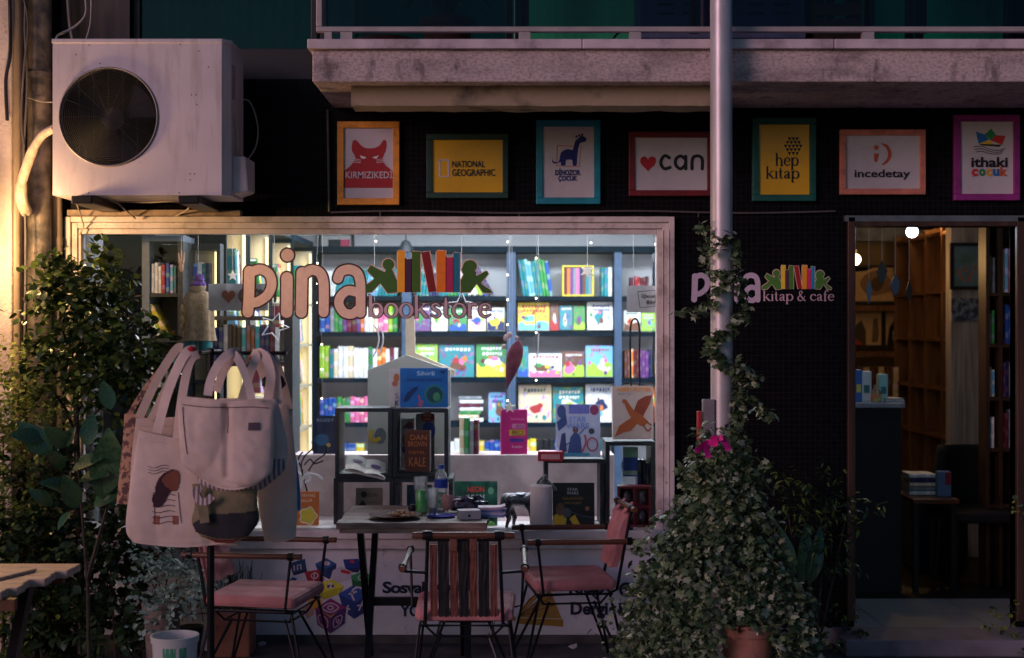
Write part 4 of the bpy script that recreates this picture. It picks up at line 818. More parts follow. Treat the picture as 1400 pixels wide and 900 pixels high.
yg = .0185
sg = thing('window_lettering', W(500,437,yg), 'large pink vinyl shop name with reading children and books on the display glass', 'window lettering')
pina(sg, yg, 332, 434, 1.0, True)
logo(sg, yg, lambda p: (WX(p[0],yg), WZ(p[1],yg)), (yg+D0)/FPX)
a0, b0 = WX(503,yg), WX(673,yg)
serif('bookstore', a0, b0, WZ(434.5,yg), .078, yg-.0, INKD, sg, 'letter_outline', grow=.010)
serif('bookstore', a0, b0, WZ(434.5,yg), .078, yg-.0022, ink(srgb(215,190,200)), sg)
yd = -.0045
sd = thing('wall_lettering', W(1040,416,yd), 'small pink shop name with books logo on the black tiled wall between window and door', 'sign')
pina(sd, yd, 945, 413.5, .565, False, ink(srgb(205,185,205)))
kk = 97/181.; fd = lambda p: (WX(1041+(p[0]-493)*kk, yd), WZ(396+(p[1]-401)*.57, yd))
logo(sd, yd, fd, (yd+D0)/FPX*.6, bright=1.25)
serif('kitap & cafe', WX(1043,yd), WX(1141,yd), WZ(411.5,yd), .036, yd, ink(srgb(215,180,190)), sd)
# ------------------------------------------------------------------ framed publisher signs
def frame_sign(px0, px1, pt, pb, col, incol, label, fw=11):
    y = -.035; s = (y+D0)/FPX; x0, x1, z0, z1 = WX(px0,y), WX(px1,y), WZ(pb,y), WZ(pt,y); f = fw*s
    t = thing('framed_sign', ((x0+x1)/2, y, z0), label, 'sign', 'framed signs in a row above the shopfront')
    m = MB(); m.box(x0,x1,y,-.002,z1-f,z1); m.box(x0,x1,y,-.002,z0,z0+f); m.box(x0,x0+f,y,-.002,z0+f,z1-f); m.box(x1-f,x1,y,-.002,z0+f,z1-f)
    part(m, 'frame', grime(mat('painted_frame', col, .5, var=.15, scale=14, bump=.15), 18, .5, tuple(c*.3 for c in col), lo=.55, hi=.68), t, bevel=.003); part(MB().box(x0+f-.001,x1-f+.001,y+.012,-.003,z0+f-.001,z1-f+.001), 'poster', grime(mat('poster_sheet', incol, .25, var=.05, scale=4), 4, .35, tuple(c*.45 for c in incol), lo=.45, hi=.7), t)
    return t, y+.011
def ptext(t, s, px0, px1, pt, pb, y, c, bold=.0, sp=1.0): return text(s, WX((px0+px1)/2,y), WZ((pt+pb)/2,y), (px1-px0)*(y+D0)/FPX, (pb-pt)*(y+D0)/FPX, y-.0035, ink(c) if isinstance(c, tuple) else c, t, bold=bold, plane_local=False, sp=sp)
def PP(pts, y): return [(WX(a,y), WZ(b_,y)) for a, b_ in pts]
BK = srgb(22,24,34); PWHT = (.60,.56,.60)
t, y = frame_sign(461,546,166,280, srgb(225,150,50), PWHT, 'yellow framed sign with a red cat face and red title band', 9)
cr = srgb(165,28,38); m = MB()
cat = crom([(486,216),(481,206),(482,194),(487,192),(496,201),(507,203),(518,200),(524,192),(528,194),(527,206),(523,217),(527,226),(538,240),(470,240),(480,226)], 4, True)
m.flat(PP(cat,y), y-.001); m.flat(PP([(470,238),(538,238),(538,257),(470,257)],y), y-.0014); part(m, 'cat_print', ink(cr), t)
m = MB()
for e in ((497,214.5),(514,214.5)): m.flat(PP([(e[0]-5,e[1]-2 if e[0]<505 else e[1]+1),(e[0]+4,e[1]+1 if e[0]<505 else e[1]-2),(e[0]+1,e[1]+3),(e[0]-3,e[1]+2)],y), y-.0022)
for k in range(3):
    m.ribbon(PP([(471,215+k*4),(484,217+k*2.5),(493,219+k*2)],y), .0022, y-.0023); m.ribbon(PP([(537,215+k*4),(524,217+k*2.5),(515,219+k*2)],y), .0022, y-.0023)
part(m, 'whisker_print', WHITE, t); ptext(t, 'KIRMIZIKEDİ', 472.5, 537, 231.5, 244, y, PWHT, .012)
t, y = frame_sign(583,695,183,271, srgb(22,62,52), srgb(225,175,15), 'dark green framed yellow sign with a small white rectangle outline', 8)
m = MB(); m.ribbon(PP([(601,219),(613,219),(613,241.5),(601,241.5),(601,217.9)],y), .0095, y-.001, cap=False); part(m, 'rectangle_print', ink(PWHT), t)
ptext(t, 'NATIONAL', 618, 663, 220, 229, y, BK, .01); ptext(t, 'GEOGRAPHIC', 618, 677, 231.5, 241, y, BK, .01)
t, y = frame_sign(733,821,164,279, srgb(20,130,150), PWHT, 'teal framed sign with a dark blue dinosaur over a red square', 9)
bl = srgb(18,30,110); m = MB(); m.ribbon(PP([(762,199),(794,201),(792,228),(761,227),(762,199)],y), .0035, y-.0008, cap=False); part(m, 'square_print', ink(srgb(190,50,50)), t)
m = MB(); m.flat(PP(crom([(756,218),(757,221),(764,221),(767,209),(776,204),(783,205),(786,194),(791,189),(796,186),(802,190),(800,194),(793,196),(790,206),(789,216),(788,226),(783,226),(782,219),(774,219),(773,226),(767,226),(766,222),(758,224),(755,221)],4,True),y), y-.0014)
for p in ((788,187),(792,185.5),(796,184.5)): m.disc(WX(p[0],y), WZ(p[1],y), .006, .007, y-.0017)
part(m, 'dinosaur_print', ink(bl), t); ptext(t, 'DİNOZOR', 759, 793, 230, 240, y, bl, .03); ptext(t, 'ÇOCUK', 763, 789, 240.5, 249, y, bl, .03)
def heart(m, cx_, cz_, k, y, mi=0):
    P = [(0,1),(-.35,.62),(-.8,.25),(-1,-.15),(-.9,-.6),(-.5,-.8),(-.15,-.65),(0,-.4),(.15,-.65),(.5,-.8),(.9,-.6),(1,-.15),(.8,.25),(.35,.62)]
    m.flat(PP([(cx_+a*k, cz_+b_*k*1.05) for a, b_ in P], y), y-.001, mi)
CAN = [crom([(915,216),(909,213),(904,219),(904,226),(909,231),(916,229)],4), crom([(936,217),(930,213.5),(924,218),(924,226),(930,231),(936,227)],4)+[(937,224)], [(937.5,214),(937.5,231)], [(946,231),(946,222)], crom([(946,222),(948,215),(955,213.5),(960,218),(960,231)],4)]
def canlogo(t, y, ox, oz, k, ch, ct):
    m = MB(); heart(m, 886+ox if k == 1 else ox+ (886-874)*k, 223+oz if k == 1 else oz, 11*k, y); part(m, 'heart_print', ink(ch), t)
    m = MB()
    for i, st in enumerate(CAN):
        P = st if k == 1 else [(ox+(p[0]-874)*k, oz+(p[1]-223)*k) for p in st]
        m.ribbon(PP(P,y), 4.4*k*(y+D0)/FPX, y-.001-.0001*i)
    part(m, 'lettering', ink(ct), t)
t, y = frame_sign(860,975,180,268, srgb(110,18,30), PWHT, 'dark red framed sign with a red heart, partly behind the pole', 8)
canlogo(t, y, 0, 0, 1, srgb(175,30,45), BK)
t, y = frame_sign(1029,1116,161,275, srgb(15,85,75), srgb(225,175,15), 'green framed yellow sign with a black dotted ball above two words', 9)
m = MB()
for r in range(5):
    n_ = (3,4,5,4,3)[r]
    for i in range(n_): 
        cx_, cz_ = 1084.5+(i-(n_-1)/2)*5.2, 190+r*5; m.flat(PP([(cx_-2.4,cz_-2),(cx_+2.4,cz_-2),(cx_,cz_+2.6)],y), y-.001)
part(m, 'ball_print', ink(BK), t)
yy = y-.001; serif('hep', WX(1060,y), WX(1092,y), WZ(227,y), .045, yy, ink(BK), t); serif('kitap', WX(1047,y), WX(1093,y), WZ(244.5,y), .042, yy, ink(BK), t)
t, y = frame_sign(1149,1266,177,266, srgb(205,125,105), PWHT, 'salmon framed white sign with a terracotta crescent mark', 8)
m = MB(); m.disc(WX(1198,y), WZ(202,y), .0125, .0125, y-.001); m.flat(PP([(1195,210),(1202,210),(1199,222),(1195,221)],y), y-.001)
m.flat(PP(crom([(1204,196),(1214,199),(1219,211),(1214,222),(1205,226),(1212,218),(1214,210),(1211,202)],4,True),y), y-.001); part(m, 'crescent_print', ink(srgb(185,85,55)), t)
ptext(t, 'incedetay', 1168, 1244, 232, 246, y, BK, .02)
t, y = frame_sign(1305,1395,157,274, srgb(140,40,125), PWHT, 'magenta framed white sign with a colourful paper boat', 9)
for c, P in (((30,110,180),[(1334,180),(1346,184),(1352,191),(1338,197)]),((40,140,80),[(1346,184),(1355,176),(1362,185),(1354,192)]),((200,50,50),[(1362,185),(1375,186),(1370,198),(1354,192)]),((230,190,60),[(1338,197),(1352,191),(1360,199),(1348,198)]),((25,30,50),[(1338,197),(1370,198),(1366,201),(1342,199)])):
    part(MB().flat(PP(P,y), y-.001), 'boat_print', ink(srgb(*c)), t)
m = MB()
for k in range(3): m.ribbon(PP(crom([(1331+k*2,201+k*3.5),(1342,200+k*3.5),(1352,204+k*3),(1364,206+k*2.5),(1374-k*2,203+k*3)],4),y), .004, y-.0012)
part(m, 'wave_print', ink(BK), t)
ptext(t, 'ithaki', 1327.5, 1377.5, 215, 229, y, BK, .03)
for i, (ch, a, b_, c) in enumerate((('ç',1328,1337,(200,50,50)),('o',1338,1347,(40,130,80)),('c',1348,1356,(220,160,40)),('u',1357,1366,(40,110,180)),('k',1367,1377,(210,90,40)))): ptext(t, ch, a, b_, 231 if ch != 'k' else 228, 244 if ch == 'ç' else 241, y, srgb(*c), .05)
# ------------------------------------------------------------------ vinyl prints on the panel under the window
yv = -.0125
vp = thing('social_media_print', W(455,860,yv), 'printed heap of coloured social media cubes on the white panel under the window', 'printed sticker')
def cube2(P, cols):
    """P: seven hull points: top(4), left(4), right(4) given as polygons"""
    for poly, c in zip(P, cols):
        cube2.k += 1; part(MB().flat(PP(poly,yv), yv-.0004-.00012*cube2.k), 'printed_cube_face', ink(srgb(*c)), vp)
cube2.k = 0
def mark(strokes, c, wd):
    cube2.k += 1; m = MB()
    for st in strokes: m.ribbon(PP(st,yv), wd*(yv+D0)/FPX, yv-.0004-.00012*cube2.k)
    part(m, 'printed_mark', ink(srgb(*c)), vp)
WM = (215,205,220)
cube2([[(396,770),(417,764),(419,777),(400,784)],[(400,784),(419,777),(420,782),(402,787)]], [(30,70,120),(20,45,85)]); mark([[(402,774),(402.5,780)],[(407,779),(406.5,773),(411,772),(411.5,778)]], WM, 1.6)
cube2([[(431,771),(446,763),(460,771),(446,778)],[(431,771),(446,778),(450,792),(436,785)],[(446,778),(460,771),(459,786),(450,792)]], [(45,95,160),(30,60,120),(25,50,100)]); mark([[(444,770),(449,770.5)]], WM, 5); mark([[(446,770),(446.5,770.2)]], (180,60,60), 2)
cube2([[(469,765),(490,764),(493,776),(472,777)],[(472,777),(493,776),(490,783),(478,782)]], [(35,55,140),(25,35,95)]); mark([[(480,768),(483,768.3)]], (200,60,60), 3.5)
cube2([[(416,782),(436,779),(443,791),(421,796)],[(421,796),(443,791),(440,801),(424,802)]], [(165,35,55),(120,20,40)]); mark([crom([(426,786),(431,783),(435,787),(431,791),(426,789)],3,True)+[(426,786)],[(430,785),(429,793)]], WM, 1.3)
cube2([[(389,796),(396,793),(400,789),(406,791),(404,798),(396,801)]], [(35,80,150)])
cube2([[(455,780),(466,774),(481,782),(479,791),(464,797),(452,790)]], [(200,195,210)]); mark([[(468,781),(477,783)]], (190,40,50), 4.5)
cube2([[(480,787),(498,781),(508,787),(503,797),(484,794)],[(480,788),(484,794),(503,797),(501,803),(482,801)]], [(45,150,90),(25,100,60)]); mark([crom([(490,789),(495,786),(499,789),(495,793),(491,792)],3,True)+[(490,789)]], WM, 1.4)
cube2([[(433,798),(455,792),(470,802),(441,810)],[(433,798),(441,810),(442,820),(436,812)],[(441,810),(470,802),(464,812),(442,820)]], [(225,220,60),(170,165,40),(195,190,45)]); mark([[(448,804),(450,799),(454,798),(456,803)],[(449,802),(455,801)]], WM, 3.5)
cube2([[(421,822),(437,812),(440,825),(425,838)],[(412,830),(424,822),(430,840),(420,846)]], [(220,160,50),(190,150,140)])
cube2([[(463,812),(483,800),(504,812),(486,824)],[(463,812),(486,824),(484,846),(470,836)],[(486,824),(504,812),(501,836),(484,846)]], [(50,85,170),(35,60,130),(30,50,115)]); mark([crom([(489,803),(483,806),(481,813),(484,820)],3),[(478,812),(487,809)]], WM, 2.6); mark([[(476,828),(474,838)],[(472,831),(478,833)],[(496,822),(491,834)],[(489,828),(497,827)]], WM, 2)
cube2([[(431,832),(452,818),(473,830),(452,842)],[(431,832),(452,842),(452,866),(434,854)],[(452,842),(473,830),(471,852),(452,866)]], [(150,50,120),(110,45,110),(75,40,110)]); cube2([[(440,836),(452,842),(462,836),(452,845),(450,843)]], [(210,150,60)])
mark([crom([(441,831),(452,824.5),(463,830.5),(452,837)],4,True)+[(441,831)],crom([(448,831),(452,828),(456,831),(452,833.5)],4,True)+[(448,831)]], WM, 1.7)
mark([crom([(436,841),(447,846),(447,858),(437,852)],3,True)+[(436,841)],crom([(457,847),(467,841),(466,851),(457,858)],3,True)+[(457,847)],crom([(460,848),(464,847),(462,852)],3,True)+[(460,848)]], (205,160,190), 1.6)
NV = srgb(25,28,60)
vt = thing('panel_lettering', W(600,845,yv), 'dark blue words printed on the white panel behind the table and chair', 'printed sticker')
ptext(vt, 'Sosval Medya', 523, 652, 795, 816, yv, NV, .035, .9); ptext(vt, 'YORUM', 547, 612, 827, 843, yv, NV, .03)
vk = thing('panel_lettering', W(815,845,yv), 'dark blue words printed on the white panel behind the right chair', 'printed sticker')
ptext(vk, 'Kitap', 778, 826, 795, 816, yv, NV, .035); ptext(vk, 'Dergi', 780, 831, 823, 846, yv, NV, .035); ptext(vk, 'Gazete', 846, 912, 796, 816, yv, NV, .035); ptext(vk, 'Basın', 846, 900, 824, 842, yv, NV, .035)
vb = thing('open_book_print', W(735,856,yv), 'yellow fanned open book printed on the white panel under the window', 'printed sticker')
k = 0
for P, c in (([(707,845),(770,847),(770,857),(707,853)],(170,130,50)),([(656,845),(705,843),(705,849),(660,848)],(165,125,60)),([(707,844),(738,818),(752,806),(768,846)],(180,140,70)),([(707,844),(715,832),(728,815),(746,804)],(200,160,80)),([(707,844),(712,834),(722,820),(735,810)],(130,90,45))):
    k += 1; part(MB().flat(PP(P,yv), yv-.0006*k), 'printed_page', ink(srgb(*c)), vb)
m = MB()
for q in ((744,806),(750,810),(755,816),(760,826)): m.ribbon(PP([(708,844),q],yv), .0035, yv-.0037)
part(m, 'printed_page_lines', ink(srgb(90,55,30)), vb)
# ------------------------------------------------------------------ left pillar, pipes, sconce
pil = MB(); yp = -.32; pil.box(-6, WX(16,yp), yp, -.002, 0, 5)
pl = solo(pil, 'plaster_pillar', PLASTER, 'rough plaster pillar lit orange at the left edge', 'pillar', bevel=.01)
def pipe(name, pts, r, m, label, cat='pipe', n=14, collars=()):
    t = thing(name, pts[-1], label, cat); part(MB().tube(pts, r, n), 'tube', m, t, smooth=60)
    for c in collars: part(MB().tube([Vector(c)-Vector((0,0,.018)), Vector(c)+Vector((0,0,.018))], r*1.13, n), 'collar', m, t, smooth=40)
    return t
pipe('downpipe', [W(21,-200,-.27), W(21,200,-.27), W(21,900,-.27)], .024, PVC, 'thin cream pipe running up beside the plaster pillar')
pipe('downpipe', [W(55,-200,-.16), W(54,250,-.16), W(53,900,-.16)], .060, PIPEM, 'thick weathered grey downpipe left of the air conditioner', collars=[W(54,105,-.16), W(53,362,-.16)], n=20)
pipe('downpipe', [W(78,262,-.08), W(78,400,-.08), W(78,560,-.08), W(78,878,-.08)], .026, PVC, 'short cream pipe below the air conditioner', collars=[W(78,330,-.08), W(78,372,-.08)])
CAB = mat('grey_cable', (.12,.11,.11), .55); CABW = mat('dusty_white_cable', (.45,.38,.32), .6, bump=.2)
def cable(pts, r, m, label, y=None): 
    P = crom([tuple(W(a,b_,c)) for a, b_, c in pts], 6); o = solo(MB().tube(P, r, 6), 'cable', m, label, 'cable', smooth=60); return o
cable([(36,-20,-.33),(34,40,-.33),(37,120,-.33),(32,220,-.33),(35,330,-.33),(33,520,-.33)], .006, CAB, 'grey cable hanging straight down left of the thick downpipe')
cable([(28,-20,-.34),(38,30,-.34),(33,90,-.34),(29,160,-.34),(33,200,-.34)], .005, CAB, 'loose grey cable bowing out over the thin cream pipe')
cable([(13,-10,-.345),(14,70,-.345),(8,110,-.345),(10,165,-.345)], .009, BLACKP, 'black cable clipped to the plaster pillar')
cable([(116,-10,-.4),(117,20,-.4),(100,38,-.4),(80,48,-.45),(77,56,-.5)], .006, CABW, 'pale cable sweeping down onto the top of the air conditioner')
cable([(125,-10,-.3),(124,30,-.3),(118,54,-.3)], .005, CABW, 'pale cable dropping straight behind the air conditioner')
cable([(93,-10,-.2),(96,30,-.2),(100,54,-.2)], .012, CAB, 'thick grey cable rising behind the air conditioner')
cable([(317,150,-.45),(322,170,-.45),(325,200,-.45),(322,212,-.45)], .006, CABW, 'pale cable looping into the valve cover on the right side of the air conditioner')
cable([(318,140,-.2),(340,138,-.03),(352,170,-.03),(350,200,-.03),(336,222,-.2)], .004, CABW, 'thin pale wire curving across the black tiles right of the air conditioner')
cable([(36,133,-.25),(55,139,-.24),(72,140,-.3)], .003, CABW, 'thin wire tied across the thick downpipe')
m = MB().tube(crom([tuple(W(a,b_,c)) for a, b_, c in ((74,176,-.45),(58,185,-.42),(45,205,-.40),(35,232,-.38),(29,255,-.37),(30,276,-.36),(36,290,-.3))], 6), [.021]*12+[.025]*12+[.030]*13, 12)
solo(m, 'insulated_hose', mat('taped_insulation', (.40,.33,.26), .7, var=.2, scale=30, bump=.5), 'fat taped white hose curving from the air conditioner down to the pillar', 'hose', smooth=60)
sc = thing('wall_lamp', W(-20,225,-.40), 'glowing warm wall lamp on the plaster pillar at the left picture edge', 'lamp')
part(MB().box(WX(-26,-.34), WX(-8,-.34), -.345, -.3205, WZ(262,-.34), WZ(205,-.34)), 'back_plate', DARKM, sc, bevel=.004)
part(MB().blob(W(-16,290,-.60), (.045,.045,.075), 16, 12), 'bulb_glass', emit('warm_bulb', (1.0,.62,.25), 25), sc, smooth=60)
part(MB().tube([W(-20,250,-.34), W(-16,270,-.55)], .018, 10), 'arm', DARKM, sc)
l = bpy.data.lights.new('wall_lamp_light', 'POINT'); l.energy = 58; l.shadow_soft_size = .05; l.color = (1.0,.58,.25)
o = bpy.data.objects.new('wall_lamp_light', l); COL.objects.link(o); o.parent = sc; o.location = Vector(W(-15,298,-.65)) - sc.location
# ------------------------------------------------------------------ air conditioner
ya = -.56; ac = thing('air_conditioner', W(190,268,ya), 'old white outdoor air conditioner unit with round fan grille above the window', 'air conditioner')
s = (ya+D0)/FPX; x0, x1, z0, z1 = WX(72,ya), WX(303,ya), WZ(267,ya), WZ(56,ya); cxx, czz, rr = WX(148.5,ya), WZ(160,ya), 66*s
m = MB(); hb_ = 70*s
n = 64; circ = [(cxx+rr*math.cos(2*math.pi*k/n), czz+rr*math.sin(2*math.pi*k/n)) for k in range(n)]; sq = []
for k in range(n):
    a = 2*math.pi*k/n; q = max(abs(math.cos(a)), abs(math.sin(a))); sq.append((cxx+hb_*math.cos(a)/q, czz+hb_*math.sin(a)/q))
b = len(m.v); m.add([(x, ya, z) for x, z in circ]+[(x, ya, z) for x, z in sq]+[(x, ya+.05, z) for x, z in circ], [(n+k, n+(k+1) % n, (k+1) % n, k) for k in range(n)]+[(k, (k+1) % n, 2*n+(k+1) % n, 2*n+k) for k in range(n)])
def q4(a, b_, c, d): m.add([(a,ya,c),(b_,ya,c),(b_,ya,d),(a,ya,d)], [(0,1,2,3)])
ql, qr, qb, qt = cxx-hb_, cxx+hb_, czz-hb_, czz+hb_
q4(x0, ql, z0, z1); q4(qr, x1, z0, z1); q4(ql, qr, z0, qb); q4(ql, qr, qt, z1)
xr, yb_ = WX(318,ya+.08), -.20     # chamfered right corner, then side
m.add([(x1,ya,z0),(xr,ya+.045,z0),(xr,yb_,z0),(x0,yb_,z0),(x0,ya,z0),(x1,ya,z1),(xr,ya+.045,z1),(xr,yb_,z1),(x0,yb_,z1),(x0,ya,z1)],
      [(0,1,6,5),(1,2,7,6),(2,3,8,7),(3,4,9,8),(4,3,2,1,0),(5,6,7,8,9)])
part(m, 'casing', ACW, ac)
m = MB().prism([(0,0)], 0, 1) if False else MB(); tz = z1-.012
m.add([(x0-.004,ya-.005,tz),(x1+.002,ya-.005,tz),(xr+.005,ya+.043,tz),(xr+.005,yb_,tz),(x0-.004,yb_,tz),(x0-.004,ya-.005,z1+.01),(x1+.002,ya-.005,z1+.01),(xr+.005,ya+.043,z1+.01),(xr+.005,yb_,z1+.01),(x0-.004,yb_,z1+.01)], [(0,1,6,5),(1,2,7,6),(2,3,8,7),(3,4,9,8),(4,0,5,9),(5,6,7,8,9),(4,3,2,1,0)])
part(m, 'top_cover', ACW, ac, bevel=.004)
m = MB(); n = 40; rot = Matrix.Rotation(R(90), 4, 'X')
m.lathe([(rr-.003,.0),(rr-.003,-.22),(.01,-.22)], (cxx, ya+.03, czz), n, mat=rot, caps=False); part(m, 'fan_housing', mat('dark_fan_well', (.006,.006,.008), .7), ac)
fan = MB(); rf = Matrix.Rotation(R(90), 4, 'X')
fan.lathe([(.055,.05),(.065,.03),(.065,-.03),(.05,-.05)], (cxx, ya+.13, czz), 20, mat=rf)
for k in range(3):
    a0 = 2*math.pi*k/3+.5; rows = []
    for i in range(7):
        r_ = .05+(rr*.86-.05)*i/6; wdh = .45+.25*i/6
        rows.append([(cxx+r_*math.cos(a0+wdh*(j/6-.5)*1.6+.12*i/6), ya+.13+.05*(j/6-.5), czz+r_*math.sin(a0+wdh*(j/6-.5)*1.6+.12*i/6)) for j in range(7)])
    fan.sheet(rows)
part(fan, 'fan', mat('grey_fan_plastic', (.022,.021,.028), .75), ac, smooth=40)
g = MB()
for k in range(1, 27):
    r_ = rr*k/26.5; nn = 40; g.tube([(cxx+r_*math.cos(2*math.pi*i/nn), ya-.006-.008*math.cos(math.pi/2*k/26.5), czz+r_*math.sin(2*math.pi*i/nn)) for i in range(nn)], .0014, 4, closed=True)
for k in range(8):
    a = math.pi*k/8; g.tube([(cxx-rr*math.cos(a), ya-.002, czz-rr*math.sin(a)), (cxx, ya-.012, czz), (cxx+rr*math.cos(a), ya-.002, czz+rr*math.sin(a))], .0022, 5)
for dx in (-.6,-.3,.3,.6):
    h = rr*math.sqrt(1-dx*dx); g.tube([(cxx+dx*rr, ya-.006, czz-h), (cxx+dx*rr, ya-.006, czz+h)], .002, 5)
part(g, 'grille', mat('grey_wire_grille', (.022,.022,.026), .7, metal=0), ac)
part(MB().tube([(cxx+(rr+.004)*math.cos(2*math.pi*i/48), ya-.003, czz+(rr+.004)*math.sin(2*math.pi*i/48)) for i in range(48)], .0055, 6, closed=True), 'grille_rim', mat('rim_grey', (.20,.18,.19), .5), ac, smooth=60)
m = MB(); vx = WX(310,-.35); m.add([(xr,-.48,WZ(268,-.48)+.01),(xr+.075,-.46,WZ(262,-.46)),(xr+.075,-.28,WZ(262,-.4)),(xr,-.26,WZ(268,-.4)),(xr,-.48,WZ(213,-.48)),(xr+.06,-.46,WZ(214,-.46)),(xr+.075,-.28,WZ(218,-.4)),(xr,-.26,WZ(213,-.4))], [(0,3,2,1),(4,5,6,7),(0,1,5,4),(1,2,6,5),(2,3,7,6),(3,0,4,7)])
part(m, 'valve_cover', ACW, ac, bevel=.008)
part(MB().box(xr-.001, xr+.006, -.50, -.44, WZ(136,-.47), WZ(90,-.47)), 'side_handle', mat('handle_recess', (.30,.26,.28), .5), ac, bevel=.006)
m = MB()
for px, py in ((122,62),(246,61),(121,264),(245,264),(104,75),(137,87),(262,130),(268,130),(269,143),(260,238),(266,238),(260,246),(272,70),(285,92)): m.disc(WX(px,ya), WZ(py,ya), .0035, .0035, ya-.001, n=8)
part(m, 'screw', ink((.05,.04,.04)), ac)
for px in (128, 270):
    m = MB(); m.box(WX(px-14,-.4), WX(px+14,-.4), -.60, -.003, z0-.045, z0-.006)
    part(m, 'bracket', DARKM, ac, bevel=.006)
cable([(150,275,-.3),(200,277,-.3),(240,276,-.3),(258,284,-.2),(240,296,-.08)], .004, CABW, 'thin pale wire slung under the air conditioner')
cable([(154,272,-.3),(170,286,-.2),(185,299,-.08)], .004, CABW, 'thin pale wire trailing down to the window frame')
cable([(104,276,-.25),(112,300,-.12),(114,310,-.06),(108,322,-.06)], .004, CABW, 'frayed pale wire ends dangling over the window frame corner')
solo(MB().box(WX(95,-.05), WX(330,-.05), -.09, -.002, WZ(296.5,-.05)+.003, WZ(288,-.05)), 'wooden_batten', mat('rough_batten', (.30,.22,.16), .8, var=.3, scale=14, bump=.4), 'rough pale batten lying along the top left of the window frame', 'batten')
# ------------------------------------------------------------------ things on the balcony
def pot(t, c, r0, r1, h, m, n=24):
    p = MB().lathe([(r0*.9,0),(r0,.005),(r1*.96,h*.82),(r1*1.06,h*.83),(r1*1.06,h),(r1*.93,h),(r1*.9,h*.9)], c, n, caps=True); return part(p, 'pot', m, t, smooth=35)
YBF = WZ(68,ys)+.0
bfz = WZ(68, ys)+.001
lv = MB(); ybx = -.42; t = thing('metal_cabinet', (WX(988,ybx), ybx, bfz), 'dark blue metal cabinet with louvre slots standing on the balcony', 'cabinet')
DBL = mat('dark_blue_enamel', (.09,.10,.20), .5, var=.1)
part(MB().box(WX(874,ybx), WX(1101,ybx), ybx, ybx+.3, bfz+.05, 3.7), 'body', DBL, t, bevel=.006)
part(MB().box(WX(874,ybx), WX(1101,ybx), ybx-.006, ybx-.001, WZ(52,ybx), WZ(38,ybx)), 'base_strip', mat('grey_lilac_enamel', (.40,.36,.50), .5), t)
for px in (910, 1033, 1068, 945):
    for k in range(5): part(MB().box(WX(px-11,ybx), WX(px+11,ybx), ybx-.008, ybx-.0005, WZ(20,ybx)+k*.045, WZ(17,ybx)+k*.045), 'louvre_slot', BLACKP, t)
for px in (885, 1090): part(MB().box(WX(px-8,ybx), WX(px+8,ybx), ybx+.02, ybx+.28, bfz, bfz+.05), 'foot', BLACKP, t)
cable([(838,54,-.5),(846,45,-.5),(860,42,-.47),(872,42,-.44)], .006, BLACKP, 'short black cable running into the balcony cabinet')
cr_ = thing('wooden_crate', (WX(1155,-.45), -.45, bfz), 'brown wooden slatted crate on the balcony floor', 'crate')
CRW = mat('dark_crate_wood', (.10,.045,.02), .7, var=.3, scale=10)
for k in range(5):
    part(MB().box(WX(1113,-.45), WX(1178,-.45), -.46, -.445, bfz+.012+k*.075, bfz+.07+k*.075), 'slat', CRW, cr_)
for px in (1116, 1175): part(MB().box(WX(px-3,-.45), WX(px+3,-.45), -.4445, -.2, bfz, bfz+.4), 'post', CRW, cr_)
bx = thing('wooden_box', (WX(1215,-.5), -.5, bfz), 'low dark brown box at the right of the slatted balcony crate', 'box'); part(MB().box(WX(1193,-.5), WX(1237,-.5), -.52, -.3, bfz, bfz+.065), 'body', CRW, bx, bevel=.01)
# ------------------------------------------------------------------ ornaments hanging behind the glass
def thread(x, y, z0, z1, t, r=.0012): part(MB().tube([(x,y,z0),(x,y,z1)], r, 4), 'thread', ink((.5,.5,.52)), t)
FAIRY = emit('fairy_bulb', (1.0,.86,.6), 9)
TOPZ_ = 2.3
def star(px, py, rpx, y, label, five=True, m=None, flatn=5):
    c = W(px, py, y); r = rpx*(y+D0)/FPX; t = thing('hanging_star', (c.x, y, c.z), label, 'star ornament', 'ornaments hanging in the window')
    P = [(c.x+(r if k % 2 == 0 else r*.42)*math.cos(math.pi/2+math.pi*k/flatn), c.z+(r if k % 2 == 0 else r*.42)*math.sin(math.pi/2+math.pi*k/flatn)) for k in range(2*flatn)]
    part(MB().prism(P, y-.004, y+.004), 'star', m or ink((.85,.80,.70)), t, bevel=.002); thread(c.x, y, c.z+r, TOPZ_, t); return t
star(803, 371, 11, .22, 'six-pointed pale star hanging in front of the yellow book box', m=ink((.85,.8,.68)), flatn=6)
star(697, 557, 9, .2, 'small white star hanging in front of the magenta book')
star(866, 404, 11, .2, 'white star hanging before the handwritten card in the right window corner')
star(318, 377, 8, .3, 'tiny pale star hanging left of the big letter p')
def outline_star(px, py, rpx, y, label, rot):
    c = W(px, py, y); r = rpx*(y+D0)/FPX; t = thing('hanging_star', (c.x, y, c.z), label, 'star ornament', 'ornaments hanging in the window')
    P = [(c.x+(r if k % 2 == 0 else r*.45)*math.cos(rot+math.pi*k/5), y, c.z+(r if k % 2 == 0 else r*.45)*math.sin(rot+math.pi*k/5)) for k in range(10)]
    part(MB().tube(P, .005, 6, closed=True), 'star_outline', ink((.75,.75,.82)), t); thread(c.x, y, c.z+r*.6, TOPZ_, t)
outline_star(631, 421, 22, .3, 'large white wire star hanging behind the word on the glass', R(90)); outline_star(375, 447, 20, .3, 'white wire star hanging behind the big letter p', R(70))
t = thing('hanging_crescent', W(515, 462, .25), 'pair of white curved wire ornaments hanging above the cube shelves', 'ornament', 'ornaments hanging in the window')
